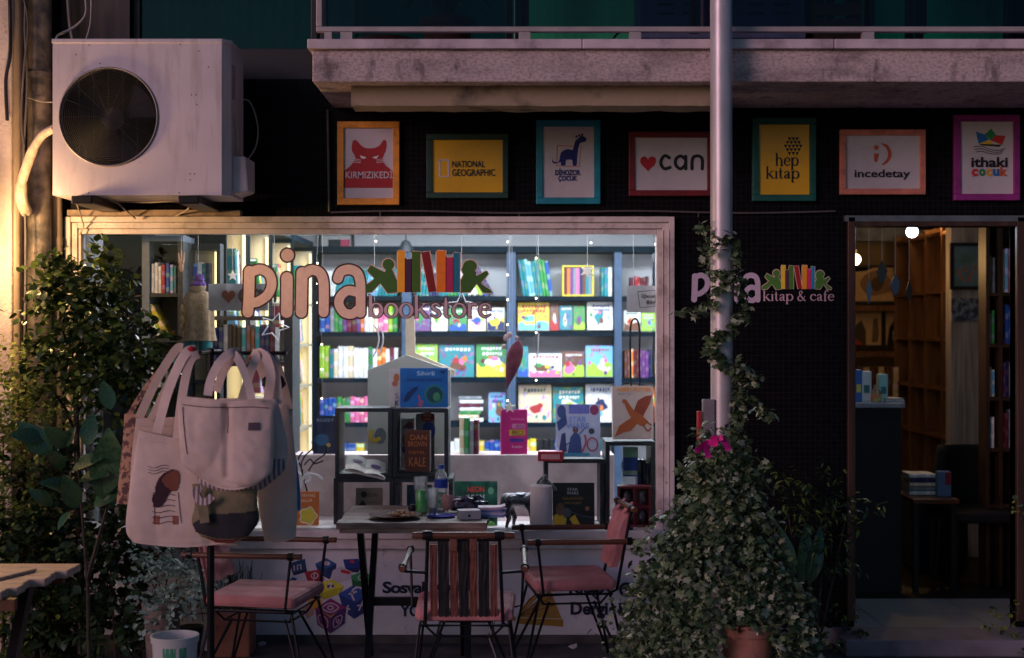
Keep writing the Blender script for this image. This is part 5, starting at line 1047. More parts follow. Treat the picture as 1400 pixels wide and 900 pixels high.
m = MB(); [m.tube(crom([tuple(W(a+dx,b_,.25)) for a, b_ in ((510,444),(516,452),(518,466),(514,480),(510,488))],5), .0045, 6) for dx in (0,6)]; part(m, 'wire', ink((.75,.75,.82)), t); thread(WX(512,.25), .25, WZ(444,.25), TOPZ_, t)
def fairy(px, ya_, pys, label):
    t = thing('fairy_light_string', W(px, 330, ya_), label, 'string lights', 'fairy light strings in the window')
    m = MB().tube([(WX(px,ya_)+.004*math.sin(k), ya_, 2.28-(2.28-WZ(pys[-1],ya_))*k/8) for k in range(9)], .0013, 4); part(m, 'wire', ink((.25,.27,.28)), t)
    for py in pys: part(MB().blob(W(px, py, ya_), .0055, 8, 6), 'bulb', FAIRY, t)
for a in ((694,.12,(331,376,410,444,522,548),'fairy light string hanging down beside the maroon feather'),(440,.12,(396,427,471,505,545),'fairy light string hanging through the big letter a'),(733,.15,(353,408,455,520),'fairy light string hanging right of the middle upright'),(808,.14,(332,),'single bulb fairy light above the six-pointed star'),(896,.1,(334,407),'fairy light string in the top right window corner'),(514,.15,(330,),'short fairy light string above the reading children'),(434,.14,(360,388,414),'short fairy light string between big letters n and a')): fairy(*a)
t = thing('hanging_feather', W(701, 495, .1), 'maroon cloth fish ornament with pale fins hanging in the window middle', 'ornament')
m = MB(); cf = W(702,495,.1); rt = Matrix.Rotation(R(-14), 3, 'Y')
prof = [(.002,-.15),(.012,-.11),(.028,-.06),(.040,0),(.042,.04),(.034,.08),(.015,.11),(.003,.12)]
m.lathe([(r_, z) for r_, z in prof], cf, 14, mat=Matrix.Rotation(R(14), 3, 'Y') @ Matrix.Diagonal((1,.4,1))); part(m, 'body', mat('maroon_velvet', (.13,.02,.05), .8, col2=(.22,.05,.09), scale=30), t, smooth=60)
m = MB()
for a, b_, r_ in ((692,462,.016),(689,474,.012),(697,458,.014),(706,462,.01)): m.blob(W(a,b_,.09), (r_, .006, r_*1.2), 8, 6)
part(m, 'fin', ink(srgb(190,160,165)), t, smooth=60); thread(WX(700,.1), .1, WZ(456,.1), TOPZ_, t)
t = thing('hanging_hook', W(733, 470, .2), 'small white wire hook hanging on a thread in front of the right bay', 'ornament'); part(MB().tube(crom([tuple(W(a,b_,.2)) for a, b_ in ((737,456),(736,462),(736,480),(735,489))],4), .004, 6), 'hook', ink((.75,.77,.8)), t); thread(WX(736,.2), .2, WZ(456,.2), TOPZ_, t)
# puppet hanging on the left
t = thing('hanging_puppet', W(268, 474, .14), 'burlap puppet in a purple hat and teal trousers hanging left in the window', 'puppet')
c = W(271, 457, .14); BUR = mat('burlap', (.30,.20,.12), .95, col2=(.45,.33,.2), scale=30, bump=.8, bscale=200)
m = MB(); zz = lambda py: WZ(py,.14)-c.z
prof = [(23,466),(22,455),(21,440),(20,425),(20,410),(17,402),(8,397)]
rows = []
for r_, py in prof:
    rr_ = r_*7.64/FPX; rows.append([(c.x+rr_*(1+.10*math.sin(5*q)+.05*math.sin(9*q+r_))*math.cos(q), c.y+.55*rr_*(1+.1*math.sin(5*q))*math.sin(q), WZ(py,.14)) for q in [2*math.pi*i/40 for i in range(41)]])
m.sheet(rows[::-1]); part(m, 'burlap_coat', BUR, t, smooth=60)
m = MB(); m.blob(W(270,393,.14), (.045,.04,.045), 12, 8, wob=.3); part(m, 'head', BUR, t, smooth=60)
m = MB(); m.blob(W(270,389,.135), (.042,.04,.022), 12, 8, wob=.5); m.blob(W(272,382,.135), (.028,.028,.03), 10, 8, wob=.5, seed=3); part(m, 'hat', mat('purple_felt', (.10,.03,.22), .9, var=.5, scale=30), t, smooth=60)
m = MB(); m.blob(W(254,440,.13), (.03,.02,.05), 10, 8, wob=.5); m.blob(W(252,425,.13), (.02,.02,.04), 10, 8, wob=.5, seed=2); part(m, 'raffia_sash', mat('raffia', (.5,.36,.15), .9, var=.4, scale=40, bump=.6), t, smooth=60)
TEAL = mat('teal_cotton', (.02,.16,.17), .9, var=.2, scale=20)
for dx in (-10, 10): part(MB().lathe([(.026,-.05),(.034,-.02),(.036,.02),(.03,.04)], W(271+dx,471,.14), 12), 'trouser_leg', TEAL, t, smooth=60)
thread(WX(271,.14), .14, WZ(380,.14), TOPZ_, t)
t = thing('hanging_hand', W(248, 370, .14), 'small pale wooden hand ornament hanging above the puppet', 'ornament')
m = MB(); m.blob(W(248,365,.14), (.012,.006,.03), 8, 6)
for dx, L_ in ((-4,14),(0,18),(4,15)): m.tube([W(248+dx*.6,360,.14), W(248+dx,360-L_,.14)], [.005,.003], 6)
part(m, 'hand', ink(srgb(215,170,140)), t, smooth=60); thread(WX(248,.14), .14, WZ(345,.14), TOPZ_, t)
# banner with heart
yb2 = .05; t = thing('paper_banner', W(325, 426, yb2), 'white paper banner with a red heart hanging behind the big letter p', 'banner')
m = MB(); n_ = 16; rows = [[(WX(285+82*i/n_,yb2), yb2+.006*math.sin(i*1.1), WZ(py,yb2)) for i in range(n_+1)] for py in (388, 425)]
m.sheet(rows[::-1]); part(m, 'paper', ink((.55,.53,.56)), t, smooth=60)
canlogo(t, yb2-.008, 302, 405, .86, srgb(150,50,60), srgb(60,60,70))
t = thing('hanging_card', W(874, 427, .08), 'white card with handwritten words hung in the right window corner', 'card'); part(MB().box(WX(857,.08), WX(896,.08), .079, .083, WZ(427,.08), WZ(391,.08)), 'card', ink((.62,.60,.64)), t)
m = MB(); m.ribbon(PP([(872,399),(896,397),(896,419),(875,421),(872,398.5)],.0785), .0035, .0785, cap=False); part(m, 'drawn_border', ink(BK), t); ptext(t, 'Eğlenceli', 877, 896, 402, 409, .081, BK, .02); ptext(t, 'Bilgi', 884, 896, 411, 418, .081, BK, .02)
# wire magazine holder in front
t = thing('wire_stand', W(868, 530, .25), 'black looped wire stand behind the pale bird book', 'stand'); part(MB().tube(crom([tuple(W(a,b_,.25)) for a, b_ in ((863,540),(862,500),(862,448),(868,436),(874,448),(874,500),(875,540))],5), .006, 6), 'wire', DARKM, t)
# twig decoration
t = thing('wire_twig', W(420, 672, .2), 'twisted black and white paper twig beside the orange book', 'ornament')
m = MB(); 
for P in (((420,672),(412,640),(416,625),(428,612),(426,604)),((414,645),(408,628),(414,618)),((418,650),(430,632),(445,620),(447,610)),((416,636),(424,628),(430,634),(442,630))): m.tube(crom([tuple(W(a,b_,.2)) for a, b_ in P],5), .0045, 6)
part(m, 'black_twig', DARKM, t)
m = MB()
for P in (((410,668),(414,655),(420,648),(434,650),(441,656)),((408,630),(404,640),(412,650)),((417,660),(424,655),(420,645))): m.tube(crom([tuple(W(a,b_,.18)) for a, b_ in P],5), .007, 6)
part(m, 'white_twig', ink((.75,.75,.8)), t)
# horse figurine (skin modifier body)
def skinned(name, pts, edges, rad, loc, m, parent, sub=2, sc=(1,1,1)):
    me = bpy.data.meshes.new(name); me.from_pydata([Vector(p) for p in pts], edges, []); me.materials.append(m)
    o = bpy.data.objects.new(name, me); COL.objects.link(o); o.parent = parent; o.location = loc; o.scale = sc
    sk = o.modifiers.new('skin', 'SKIN'); sk.use_smooth_shade = True
    for i, v in enumerate(me.skin_vertices[0].data if me.skin_vertices else []): v.radius = rad[i] if isinstance(rad[i], tuple) else (rad[i], rad[i])
    if not me.skin_vertices:
        bpy.context.view_layer.objects.active = o
    ss = o.modifiers.new('subsurf', 'SUBSURF'); ss.levels = sub; ss.render_levels = sub; return o
hx = lambda px: WX(px,.07); hz_ = lambda py: WZ(py,.07)
t = thing('horse_figurine', (hx(715), .07, .601), 'dark ornate metal horse figurine standing behind the paper roll', 'figurine')
P = [(hx(694),0,hz_(684)),(hx(706),0,hz_(683)),(hx(720),0,hz_(684)),(hx(730),0,hz_(679)),(hx(738),0,hz_(665)),(hx(744),0,hz_(657)),(hx(753),0,hz_(664)),(hx(759),0,hz_(669)),
     (hx(692),-.022,hz_(697)),(hx(696),-.022,hz_(708)),(hx(693),-.022,hz_(717)),(hx(692),-.022,hz_(726)), (hx(698),.022,hz_(697)),(hx(704),.022,hz_(708)),(hx(702),.022,hz_(717)),(hx(706),.022,hz_(726)),
     (hx(726),-.02,hz_(697)),(hx(727),-.02,hz_(711)),(hx(726),-.02,hz_(726)),(hx(731),.02,hz_(697)),(hx(735),.02,hz_(709)),(hx(733),.02,hz_(726)),
     (hx(689),0,hz_(683)),(hx(685),0,hz_(692)),(hx(684),0,hz_(706)), (hx(745),-.01,hz_(650)),(hx(746),.01,hz_(650))]
P = [(x-hx(715), y, z-.601) for x, y, z in P]
E = [(0,1),(1,2),(2,3),(3,4),(4,5),(5,6),(6,7),(0,8),(8,9),(9,10),(10,11),(0,12),(12,13),(13,14),(14,15),(2,16),(16,17),(17,18),(2,19),(19,20),(20,21),(0,22),(22,23),(23,24),(5,25),(5,26)]
Rd = [.040,.036,.040,.030,.023,.020,.014,.011,.022,.013,.009,.010,.022,.013,.009,.010,.018,.011,.010,.018,.011,.010,.010,.013,.007,.006,.006]
HORSE = mat('dark_cast_metal', (.04,.04,.05), .3, metal=.5, col2=(.18,.17,.19), scale=60, bump=.5, bscale=120)
def tubebody(name, P, E, Rd, m, parent):    # smooth joined limbs: remeshed tapered tubes
    mb_ = MB()
    for a, b_ in E: mb_.tube([P[a], P[b_]], [Rd[a], Rd[b_]], 10)
    for i, p in enumerate(P): mb_.blob(p, Rd[i], 10, 8)
    o = part(mb_, name, m, parent, local=True); r_ = o.modifiers.new('remesh', 'REMESH'); r_.mode = 'VOXEL'; r_.voxel_size = .0035; r_.use_smooth_shade = True
    s_ = o.modifiers.new('smooth', 'SMOOTH'); s_.iterations = 4; return o
tubebody('body', P, E, Rd, HORSE, t)
m = MB(); m.blob((hx(712)-hx(715),0,hz_(676)-.601), (.035,.036,.012), 12, 8); part(m, 'saddle', mat('steel_blue_cast', (.2,.22,.26), .3, metal=.6), t, smooth=60, local=True)
m = MB(); m.tube([(a-hx(715),0,b_-.601) for a, b_ in ((hx(733),hz_(672)),(hx(737),hz_(660)),(hx(743),hz_(652)))], [.012,.014,.008], 6); part(m, 'mane', DARKM, t, smooth=60, local=True)
# paper roll on the outer sill
t = thing('paper_roll', (WX(740,-.03), -.03, .601), 'white kitchen paper roll standing upright on the window sill', 'paper roll')
m = MB(); c = (WX(740,-.03), -.03, .601); m.lathe([(.056,0),(.058,.004),(.058,.226),(.054,.23),(.02,.23),(.019,.20)], c, 28); part(m, 'paper', mat('soft_white_paper', (.80,.74,.70), .9, var=.03, scale=10, bump=.2, bscale=90), t, smooth=40)
part(MB().box(WX(823,-.03)+.08, WX(823,-.03)+.16, -.06, -.03, .601, .612), 'sill_clip', BLACKP, bld)
o = solo(MB().lathe([(.02,0),(.022,.02),(.012,.045),(.004,.055)], (WX(716,-.10), -.10, .52), 12), 'door_knocker', METAL, 'small steel knob fitting under the window sill', 'fitting', smooth=40); o.location.z = .505
# bright pale strip items at sill edge
# ------------------------------------------------------------------ table
def strapbar(m, a, b_, w_, th, nrm=Vector((1,0,0))):
    a, b_ = Vector(a), Vector(b_); d = (b_-a).normalized(); u = nrm.normalized(); v = d.cross(u).normalized()
    vs = []
    for p in (a, b_):
        for su, sv in ((-1,-1),(1,-1),(1,1),(-1,1)): vs.append(p+u*th/2*su+v*w_/2*sv)
    m.add(vs, [(0,1,2,3),(7,6,5,4),(0,4,5,1),(1,5,6,2),(2,6,7,3),(3,7,4,0)])
yf_, yb_ = -.88, -.22; tx0, tx1 = WX(460,yf_), WX(667,yf_)
tb = thing('cafe_table', ((tx0+tx1)/2, (yf_+yb_)/2, 0), 'square worn wooden cafe table with black crossed legs under the window', 'table')
for k in range(5):
    y0 = yf_+(yb_-yf_)*k/5; m = MB().box(tx0+random.uniform(-.004,.004), tx1+random.uniform(-.004,.004), y0, y0+(yb_-yf_)/5-.002, .722, .75+random.uniform(-.001,.001)); part(m, 'plank', WOODT, tb, bevel=.003)
part(MB().box(tx0+.012, tx1-.012, yf_+.01, yf_+.03, .70, .7215), 'apron', WOODT, tb); 
for xx in (tx0+.115, tx1-.115):
    m = MB(); strapbar(m, (xx-.016,yf_+.10,.715), (xx-.016,yb_-.06,0), .045, .03); strapbar(m, (xx+.017,yb_-.10,.715), (xx+.017,yf_+.06,0), .045, .03); part(m, 'crossed_leg', DARKM, tb, bevel=.003)
part(MB().box(tx0+.13, tx1-.13, -.57, -.54, .305, .345), 'crossbar', DARKM, tb)
part(MB().box(tx0+.09, tx1-.09, yf_+.05, yb_-.05, .712, .7215), 'underframe', DARKM, tb)
tz = .752
def on(px, y): return (WX(px,y), y, tz)
t = thing('dinner_plate', on(540,-.72), 'dark red plate of orange food at the front left of the cafe table', 'plate')
m = MB().lathe([(.06,0),(.07,.003),(.125,.016),(.128,.019),(.122,.019),(.07,.008),(.001,.007)], on(540,-.72), 36); part(m, 'dish', ink(srgb(95,25,30), .25), t, smooth=50)
m = MB()
for k in range(46):
    a = random.uniform(0,6.28); r_ = random.uniform(0,.085)*random.random()**.3; m.blob((WX(546,-.72)+r_*math.cos(a), -.72+.8*r_*math.sin(a), tz+.014+.018*(1-r_/.09)*random.random()), (random.uniform(.007,.014), random.uniform(.006,.010), random.uniform(.004,.008)), 7, 5, wob=.6, seed=k)
part(m, 'food', mat('baked_food', (.52,.17,.05), .6, col2=(.72,.42,.2), scale=60), t, smooth=60)['kind'] = 'stuff'
def tumbler(px, y, h, r, label, fill=None):
    c = on(px, y); t = thing('drinking_glass', c, label, 'glass', 'glasses on the cafe table')
    part(MB().lathe([(r*.62,0),(r*.66,.008),(r*.70,h*.3),(r*1.0,h*.75),(r*.98,h),(r*.93,h),(r*.94,h*.75),(r*.62,h*.3),(r*.55,.014),(.001,.012)], c, 24), 'tumbler', TGLASS, t, smooth=50)
    if fill: part(MB().lathe([(r*.5,.015),(r*.6,h*.3),(r*.62,h*.32),(.001,h*.32)], c, 20), 'drink_residue', fill, t, smooth=50)
tumbler(575, -.42, .165, .034, 'taller empty drinking glass behind the green can on the cafe table')
tumbler(591, -.66, .135, .030, 'shorter empty drinking glass standing on the blue tray', ink((.4,.38,.4)))
t = thing('soda_can', on(577,-.52), 'green soda can with a black cup lid beside it on the cafe table', 'can')
m = MB().lathe([(.024,0),(.031,.006),(.031,.095),(.025,.106),(.025,.109),(.02,.107)], on(577,-.52), 20); part(m, 'can', mat('green_can_print', (.03,.35,.06), .3, col2=(.3,.65,.3), scale=25, metal=.2), t, smooth=40)
o = solo(MB().blob(on(564,-.5), (.022,.022,.02), 12, 8), 'bottle_cap', BLACKP, 'small round black cap beside the green can', 'cap', smooth=60); o.location.z = tz
t = thing('tray', on(603,-.67), 'bright blue small tray under the glass on the cafe table', 'tray'); part(MB().lathe([(.06,0),(.068,.003),(.07,.008),(.065,.008),(.06,.004),(.001,.004)], on(603,-.67), 30), 'dish', ink(srgb(40,50,190), .3), t, smooth=50)
t = thing('water_bottle', on(603,-.46), 'clear plastic water bottle with blue cap and blue label', 'bottle'); c = on(603,-.46)
part(MB().lathe([(.026,0),(.032,.006),(.032,.07),(.029,.078),(.032,.086),(.032,.16),(.026,.185),(.012,.205),(.012,.213)], c, 22), 'bottle_body', TGLASS, t, smooth=50)
part(MB().lathe([(.0335,.115),(.0335,.158)], c, 22, caps=False), 'label_wrap', ink(srgb(40,70,170), .3), t, smooth=50); part(MB().lathe([(.0335,.02),(.0335,.09)], c, 22, caps=False), 'label_wrap', mat('green_white_label', (.6,.7,.65), .4, col2=(.05,.35,.15), scale=40), t, smooth=50)
part(MB().lathe([(.015,.208),(.0155,.226),(.014,.229)], c, 16), 'cap', ink(srgb(30,70,170), .3), t, smooth=40)
m = MB(); m.blob(on(612,-.5), (.028,.025,.04), 12, 8, wob=.5, seed=5); o = solo(m, 'crumpled_napkin', ink(srgb(210,150,140), .9), 'crumpled pinkish napkin beside the water bottle', 'napkin', smooth=60); o.location.z = tz
m = MB(); m.blob(on(632,-.48), (.055,.035,.035), 16, 10, wob=.7, seed=9); o = solo(m, 'snack_bag', mat('dark_wrapper_foil', (.06,.02,.03), .25, col2=(.35,.3,.4), scale=25, metal=.3), 'crumpled dark maroon snack wrapper lying on the cafe table', 'wrapper', smooth=60); o.location.z = tz
m = MB(); m.blob(on(650,-.42), (.06,.035,.03), 16, 10, wob=.7, seed=12); o = solo(m, 'snack_bag', mat('navy_wrapper_foil', (.02,.02,.05), .25, col2=(.2,.2,.3), scale=25, metal=.3), 'crumpled navy snack wrapper behind the paper box', 'wrapper', smooth=60); o.location.z = tz
t = thing('tissue_box', on(641,-.74), 'small white carton with pinkish print on the front edge of the table', 'box', None, (0,0,R(12)))
part(MB().box(-.052,.052,-.04,.04,0,.042), 'carton', ink((.42,.38,.42)), t, local=True, bevel=.003); part(MB().box(-.035,.035,-.025,.025,.0421,.0426), 'label_print', ink(srgb(190,120,130)), t, local=True); m = MB().disc(-.005, .018, .006, .007, -.0405); part(m, 'round_mark', ink(BK), t, local=True)
t = thing('magazine_stack', on(672,-.66), 'small stack of blue and pink leaflets overhanging the right table edge', 'leaflets', None, (0,0,R(-8)))
for k, (c, a, hh) in enumerate((((120,135,190),0,.012),((200,190,215),6,.012),((110,120,180),-5,.010),((205,170,190),9,.012))):
    z0 = sum((.0125,.0125,.0105,.0125)[:k]); n_ = 8; ca = math.cos(R(a)); sa = math.sin(R(a)); mm_ = MB()
    pts = [[(x*ca-yy*sa, x*sa+yy*ca, z0+hh+(.012*max(0,(x-.02)/.05)**2 if k == 3 else 0)) for x in [-.065+.13*i/n_ for i in range(n_+1)]] for yy in (-.045,.045)]
    low = [[(p[0],p[1],p[2]-hh) for p in r_] for r_ in pts]; mm_.sheet(pts); mm_.sheet(low[::-1]); mm_.sheet([low[0], pts[0]]); mm_.sheet([pts[1], low[1]]); mm_.add([low[0][-1], low[1][-1], pts[1][-1], pts[0][-1]], [(0,1,2,3)]); mm_.add([low[0][0], low[1][0], pts[1][0], pts[0][0]], [(3,2,1,0)])
    part(mm_, 'leaflet', ink(srgb(*c)), t, local=True)
# ------------------------------------------------------------------ chairs (seat faces local -y; back at +y)
def cushion(w0, w1, d0, z0, z1, nseg=3):
    m = MB(); m.add([(-w0/2,-d0/2,z0),(w0/2,-d0/2,z0),(w1/2,d0/2,z0),(-w1/2,d0/2,z0),(-w0/2,-d0/2,z1),(w0/2,-d0/2,z1),(w1/2,d0/2,z1),(-w1/2,d0/2,z1)], [(0,3,2,1),(4,5,6,7),(0,1,5,4),(1,2,6,5),(2,3,7,6),(3,0,4,7)]); return m
def make_chair(label, loc, rz, back='cloth', seatd=.43, armz=.645):
    t = thing('cafe_chair', loc, label, 'chair', 'pink cushioned wire cafe chairs', (0,0,rz))
    s_ = part(cushion(.44, .42, seatd, .404, .460), 'seat_cushion', PINKC, t, local=True, bevel=.022)
    sm_ = MB().tube([(-.13,-seatd/2+.03,.4625),(0,-.0,.4645),(.13,seatd/2-.04,.4625)], .002, 5)
    fr = MB(); h = seatd/2
    fr.tube([(-.19,-h+.02,.385),(.19,-h+.02,.385),(.19,h-.02,.385),(-.19,h-.02,.385)], .007, 6, closed=True)
    for sx in (-1, 1): fr.tube([(sx*.12,-h+.06,.33),(sx*.12,h-.06,.33)], .005, 6)
    for sy in (-1, 1): fr.tube([(-.12,sy*(h-.06),.33),(.12,sy*(h-.06),.33)], .005, 6)
    for sx in (-1, 1):
        for sy in (-1, 1): fr.tube([(sx*.12,sy*(h-.06),.33),(sx*.17,sy*(h-.03),.385)], .005, 6)
    part(fr, 'seat_frame', DARKM, t, local=True)
    for sx in (-1, 1):
        for sy in (-1, 1):
            m = MB(); foot = (sx*.235, sy*(h+.05), .008)
            m.tube([(sx*.19,sy*(h-.03),.385), (foot[0], foot[1], .02), foot], .0065, 6); m.tube([(sx*.10,sy*(h-.09),.335), (foot[0]-sx*.012, foot[1]-sy*.006, .02), foot], .0065, 6)
            part(m, 'leg', DARKM, t, local=True)
    # back: two rods rise to a wooden bar
    bk = MB(); yb0, yb1 = h+.0, h+.085
    for sx in (-1, 1): bk.tube([(sx*.175,h-.03,.385),(sx*.165,yb0+.01,.40),(sx*.150,yb1,.79)], .008, 8)
    bk.tube([(-.152,yb1-.002,.765),(.152,yb1-.002,.765)], .006, 6)
    bkf = part(bk, 'back_frame', DARKM, t, local=True)
    part(MB().tube([(-.215,yb1+.002,.785),(-.2,yb1+.002,.785),(.2,yb1+.002,.785),(.215,yb1+.002,.785)], [.012,.0145,.0145,.012], 12), 'top_rod', WOODR, t, local=True, smooth=40)
    for sx in (-1, 1): part(MB().lathe([(.019,-.02),(.021,0),(.019,.02)], (sx*.151,yb1+.002,.785), 10, mat=Matrix.Rotation(R(90),3,'Y')), 'rod_clamp', DARKM, t, local=True, smooth=40)
    for sx in (-1, 1):
        am = MB(); am2 = MB(); ax = sx*.258
        am.tube([(sx*.19,-h+.03,.385),(ax-.01*sx,-h+.04,.40),(ax,-h+.01,armz)], .007, 6); am2.tube([(sx*.155,h+.065,armz-.02),(ax,h+.055,armz-.015),(ax,h+.05,armz)], .007, 6)
        part(am, 'arm_support', DARKM, t, local=True); part(am2, 'arm_support', DARKM, t, local=True)
        part(MB().tube([(ax,-h-.04,armz+.003),(ax,h+.085,armz-.003)], .0135, 12), 'armrest', WOODR, t, local=True, smooth=40)
        for yy_, zz_ in ((-h+.01,armz+.002),(h+.05,armz)): part(MB().lathe([(.018,-.012),(.019,.012)], (ax,yy_,zz_), 10, mat=Matrix.Rotation(R(90),3,'X')), 'arm_clamp', DARKM, t, local=True)
    # hanging back cloth
    ny_, nx_ = 14, 10
    def panel(x0, x1, ztop, zbot, yoff, amp, mt, name, th=.008):
        rows = []; rb_ = []
        for j in range(ny_+1):
            v = j/ny_; z = ztop+(zbot-ztop)*v; yc_ = yb1-.012-(.075*v)+yoff
            r_ = [(x0+(x1-x0)*i/nx_, yc_+amp*noise.noise(Vector((i*.5+x0*9, j*.35, 3))), z+.004*math.sin(i*1.3)*v) for i in range(nx_+1)]
            rows.append(r_); rb_.append([(p[0], p[1]+th, p[2]) for p in r_])
        m = MB(); m.sheet(rows[::-1]); m.sheet(rb_); m.sheet([rows[0], rb_[0]]); m.sheet([rb_[-1], rows[-1]])
        for i in (0, nx_): cf = [r_[i] for r_ in rows]; cb_ = [r_[i] for r_ in rb_]; m.sheet([cf, cb_] if i == 0 else [cb_, cf])
        return part(m, name, mt, t, local=True, smooth=60)
    if back == 'cloth':
        panel(-.135, .135, .755, .50, -.012, .022, PINKC, 'back_cushion', .035)
        for sx in (-.08, .08): part(MB().tube(crom([(sx-.02,yb1-.03,.75),(sx-.018,yb1,.785),(sx-.02,yb1+.018,.80),(sx+.012,yb1+.016,.80),(sx+.014,yb1-.03,.755)],4), .006, 6), 'tie_strap', PINKC, t, local=True, smooth=60)
    else:
        k = 0
        for a, b_, leather in ((-.142,-.112,1),(-.108,-.062,0),(-.058,-.024,1),(-.021,.021,0),(.024,.058,1),(.062,.108,0),(.112,.142,1)):
            panel(a, b_, .745 if leather else .765, .43, 0 if leather else .005, .006, LEATH if leather else BLACKP, 'leather_strap' if leather else 'black_strap', .006)
        for cxk in (-.042, .042): part(MB().box(cxk-.016, cxk+.016, yb1-.02, yb1+.012, .72, .772), 'strap_loop', LEATH, t, local=True, bevel=.003)
    return t
make_chair('pink seated wire chair with striped leather back, in front of the table', (WX(637,-1.2), -1.22, 0), R(180), back='straps')
make_chair('pink cushioned wire chair left of the table, partly behind the hanging tote bags', (WX(364,-.93), -.93, 0), R(80))
make_chair('pink cushioned wire chair right of the table, beside the ivy', (WX(776,-.50), -.52, 0), R(-82), seatd=.40)
for o in list(bpy.data.objects):
    if o.name.startswith('cafe_chair') and 'left' in o['label'] : pass
# left foreground table
tfb, tff = -2.02, -2.62; ftx = WX(113, tfb)
ft = thing('cafe_table', (ftx-.35, -2.3, 0), 'slatted wooden table cut by the left picture edge', 'table')
ys_ = tff; tips = [0,.012,-.015,.02,-.005,.015,.0]
for k in range(7):
    y0 = tff+k*.0857; part(MB().box(-2.6, ftx-.10+.0157*k*1.0+tips[k], y0, y0+.079, .722, .75), 'slat', WOODP, ft, bevel=.003)
part(MB().box(-2.5, ftx-.06, tff+.02, tff+.05, .68, .7215), 'apron', WOODR, ft); part(MB().box(-2.5, ftx-.06, tfb-.05, tfb-.02, .68, .7215), 'apron', WOODR, ft)
for xx in (ftx-.20,):
    m = MB(); strapbar(m, (xx-.016,tff+.08,.70), (xx-.016,tfb-.05,0), .05, .035); strapbar(m, (xx+.02,tfb-.08,.70), (xx+.02,tff+.05,0), .05, .035); part(m, 'crossed_leg', DARKM, ft)
m = MB().box(-.13,.05,-.05,.16,0,.012); t = thing('menu_folder', (WX(2,-2.3), -2.35, .7515), 'brown menu folder lying on the slatted table at the left edge', 'menu', None, (0,0,R(-20))); part(m, 'cover', WOODP, t, local=True, bevel=.003)
# ------------------------------------------------------------------ tote bags on their stand
yst = -1.55
st = thing('bag_stand', (WX(288,yst), yst, 0), 'black iron stand with cross arms that carries the tote bags', 'stand')
xst = WX(288,yst); part(MB().tube([(xst,yst,0),(xst,yst,WZ(476,yst))], .0155, 12), 'post', DARKM, st, smooth=60)
m = MB(); m.tube([(WX(248,yst),yst,WZ(483,yst)),(WX(392,yst),yst,WZ(483,yst))], .008, 8); m.tube([(xst,yst-.2,WZ(481,yst)),(xst,yst+.2,WZ(481,yst))], .008, 8); part(m, 'arm', DARKM, st)
m = MB(); m.tube([(xst-.22,yst,.012),(xst+.22,yst,.012)], .012, 8); m.tube([(xst,yst-.22,.012),(xst,yst+.22,.012)], .012, 8); part(m, 'foot', DARKM, st)
def resamp(P, n):
    P = crom(P, 8); L_ = [0]
    for i in range(1, len(P)): L_.append(L_[-1]+math.dist(P[i], P[i-1]))
    out = []; j = 0
    for k in range(n+1):
        d = L_[-1]*k/n
        while j < len(P)-2 and L_[j+1] < d: j += 1
        f = (d-L_[j])/max(1e-9, L_[j+1]-L_[j]); out.append(tuple(P[j][a]+(P[j+1][a]-P[j][a])*f for a in (0,1)))
    return out
def bag(Lp, Rp, y, th, seed, wr=.012, sag=0.0, nu=52, nv=52, fold=None, topsag=0):
    Lr, Rr = resamp(Lp, nv), resamp(Rp, nv); F, B = [], []
    for j in range(nv+1):
        v = j/nv; f, b_ = [], []; vf = min(1, v*1.4)
        for i in range(nu+1):
            u = i/nu; px = Lr[j][0]*(1-u)+Rr[j][0]*u; py = Lr[j][1]*(1-u)+Rr[j][1]*u + sag*math.sin(math.pi*u)*v**3 + topsag*math.sin(math.pi*u)*(1-v)**4
            x, z = WX(px,y), WZ(py,y); pf = (math.sin(math.pi*min(max(u,0),1))**.5)*(.18+.82*math.sin(math.pi*(.05+.95*v)*.97)**.6 if v < .97 else .3)
            wv = wr*(noise.noise(Vector((x*6+seed*5, z*2.2, seed)))*.8 + (.25-abs(noise.noise(Vector((x*7+seed, z*1.5, seed*2)))))*1.5*(.35+.65*v) + (.25-abs(noise.noise(Vector((x*3+seed, z*11+x*5, seed*4)))))*1.5*v**2)
            wv += wr*.12*noise.noise(Vector((x*30+z*9, z*24, seed+2)))
            if fold and abs(u-fold) < .06 and .05 < v < .85: wv += .016*(1-abs(u-fold)/.06)
            f.append((x, y-th*pf/2+wv, z)); b_.append((x, y+th*pf/2+.004+wv*.5, z))
        F.append(f); B.append(b_)
    m = MB(); m.sheet(F[::-1]); m.sheet(B)
    m.sheet([[r_[0] for r_ in B], [r_[0] for r_ in F]]); m.sheet([[r_[-1] for r_ in F], [r_[-1] for r_ in B]]); m.sheet([F[-1], B[-1]])
    return m, F
def strap(P, y0, y1, wd, th=.004, tw=0):
    """flat webbing through image points, depth from y0 to y1"""
    P = crom(P, 6); n_ = len(P); a, b_ = [], []; m = MB(); A, B, C_, D_ = [], [], [], []
    for i, p in enumerate(P):
        y = y0+(y1-y0)*(i/(n_-1)); q = P[min(i+1,n_-1)]; r_ = P[max(i-1,0)]; tx, tz_ = q[0]-r_[0], q[1]-r_[1]; l_ = math.hypot(tx, tz_) or 1; nx_, nz_ = -tz_/l_*wd/2, tx/l_*wd/2
        ang = tw*math.sin(math.pi*i/(n_-1)); e = .012*math.sin(ang)
        A.append(W(p[0]+nx_, p[1]+nz_, y-e)); B.append(W(p[0]-nx_, p[1]-nz_, y+e)); C_.append(W(p[0]+nx_, p[1]+nz_, y-e+th)); D_.append(W(p[0]-nx_, p[1]-nz_, y+e+th))
    m.sheet([A, B]); m.sheet([D_, C_]); m.sheet([C_, A]); m.sheet([B, D_]); return m
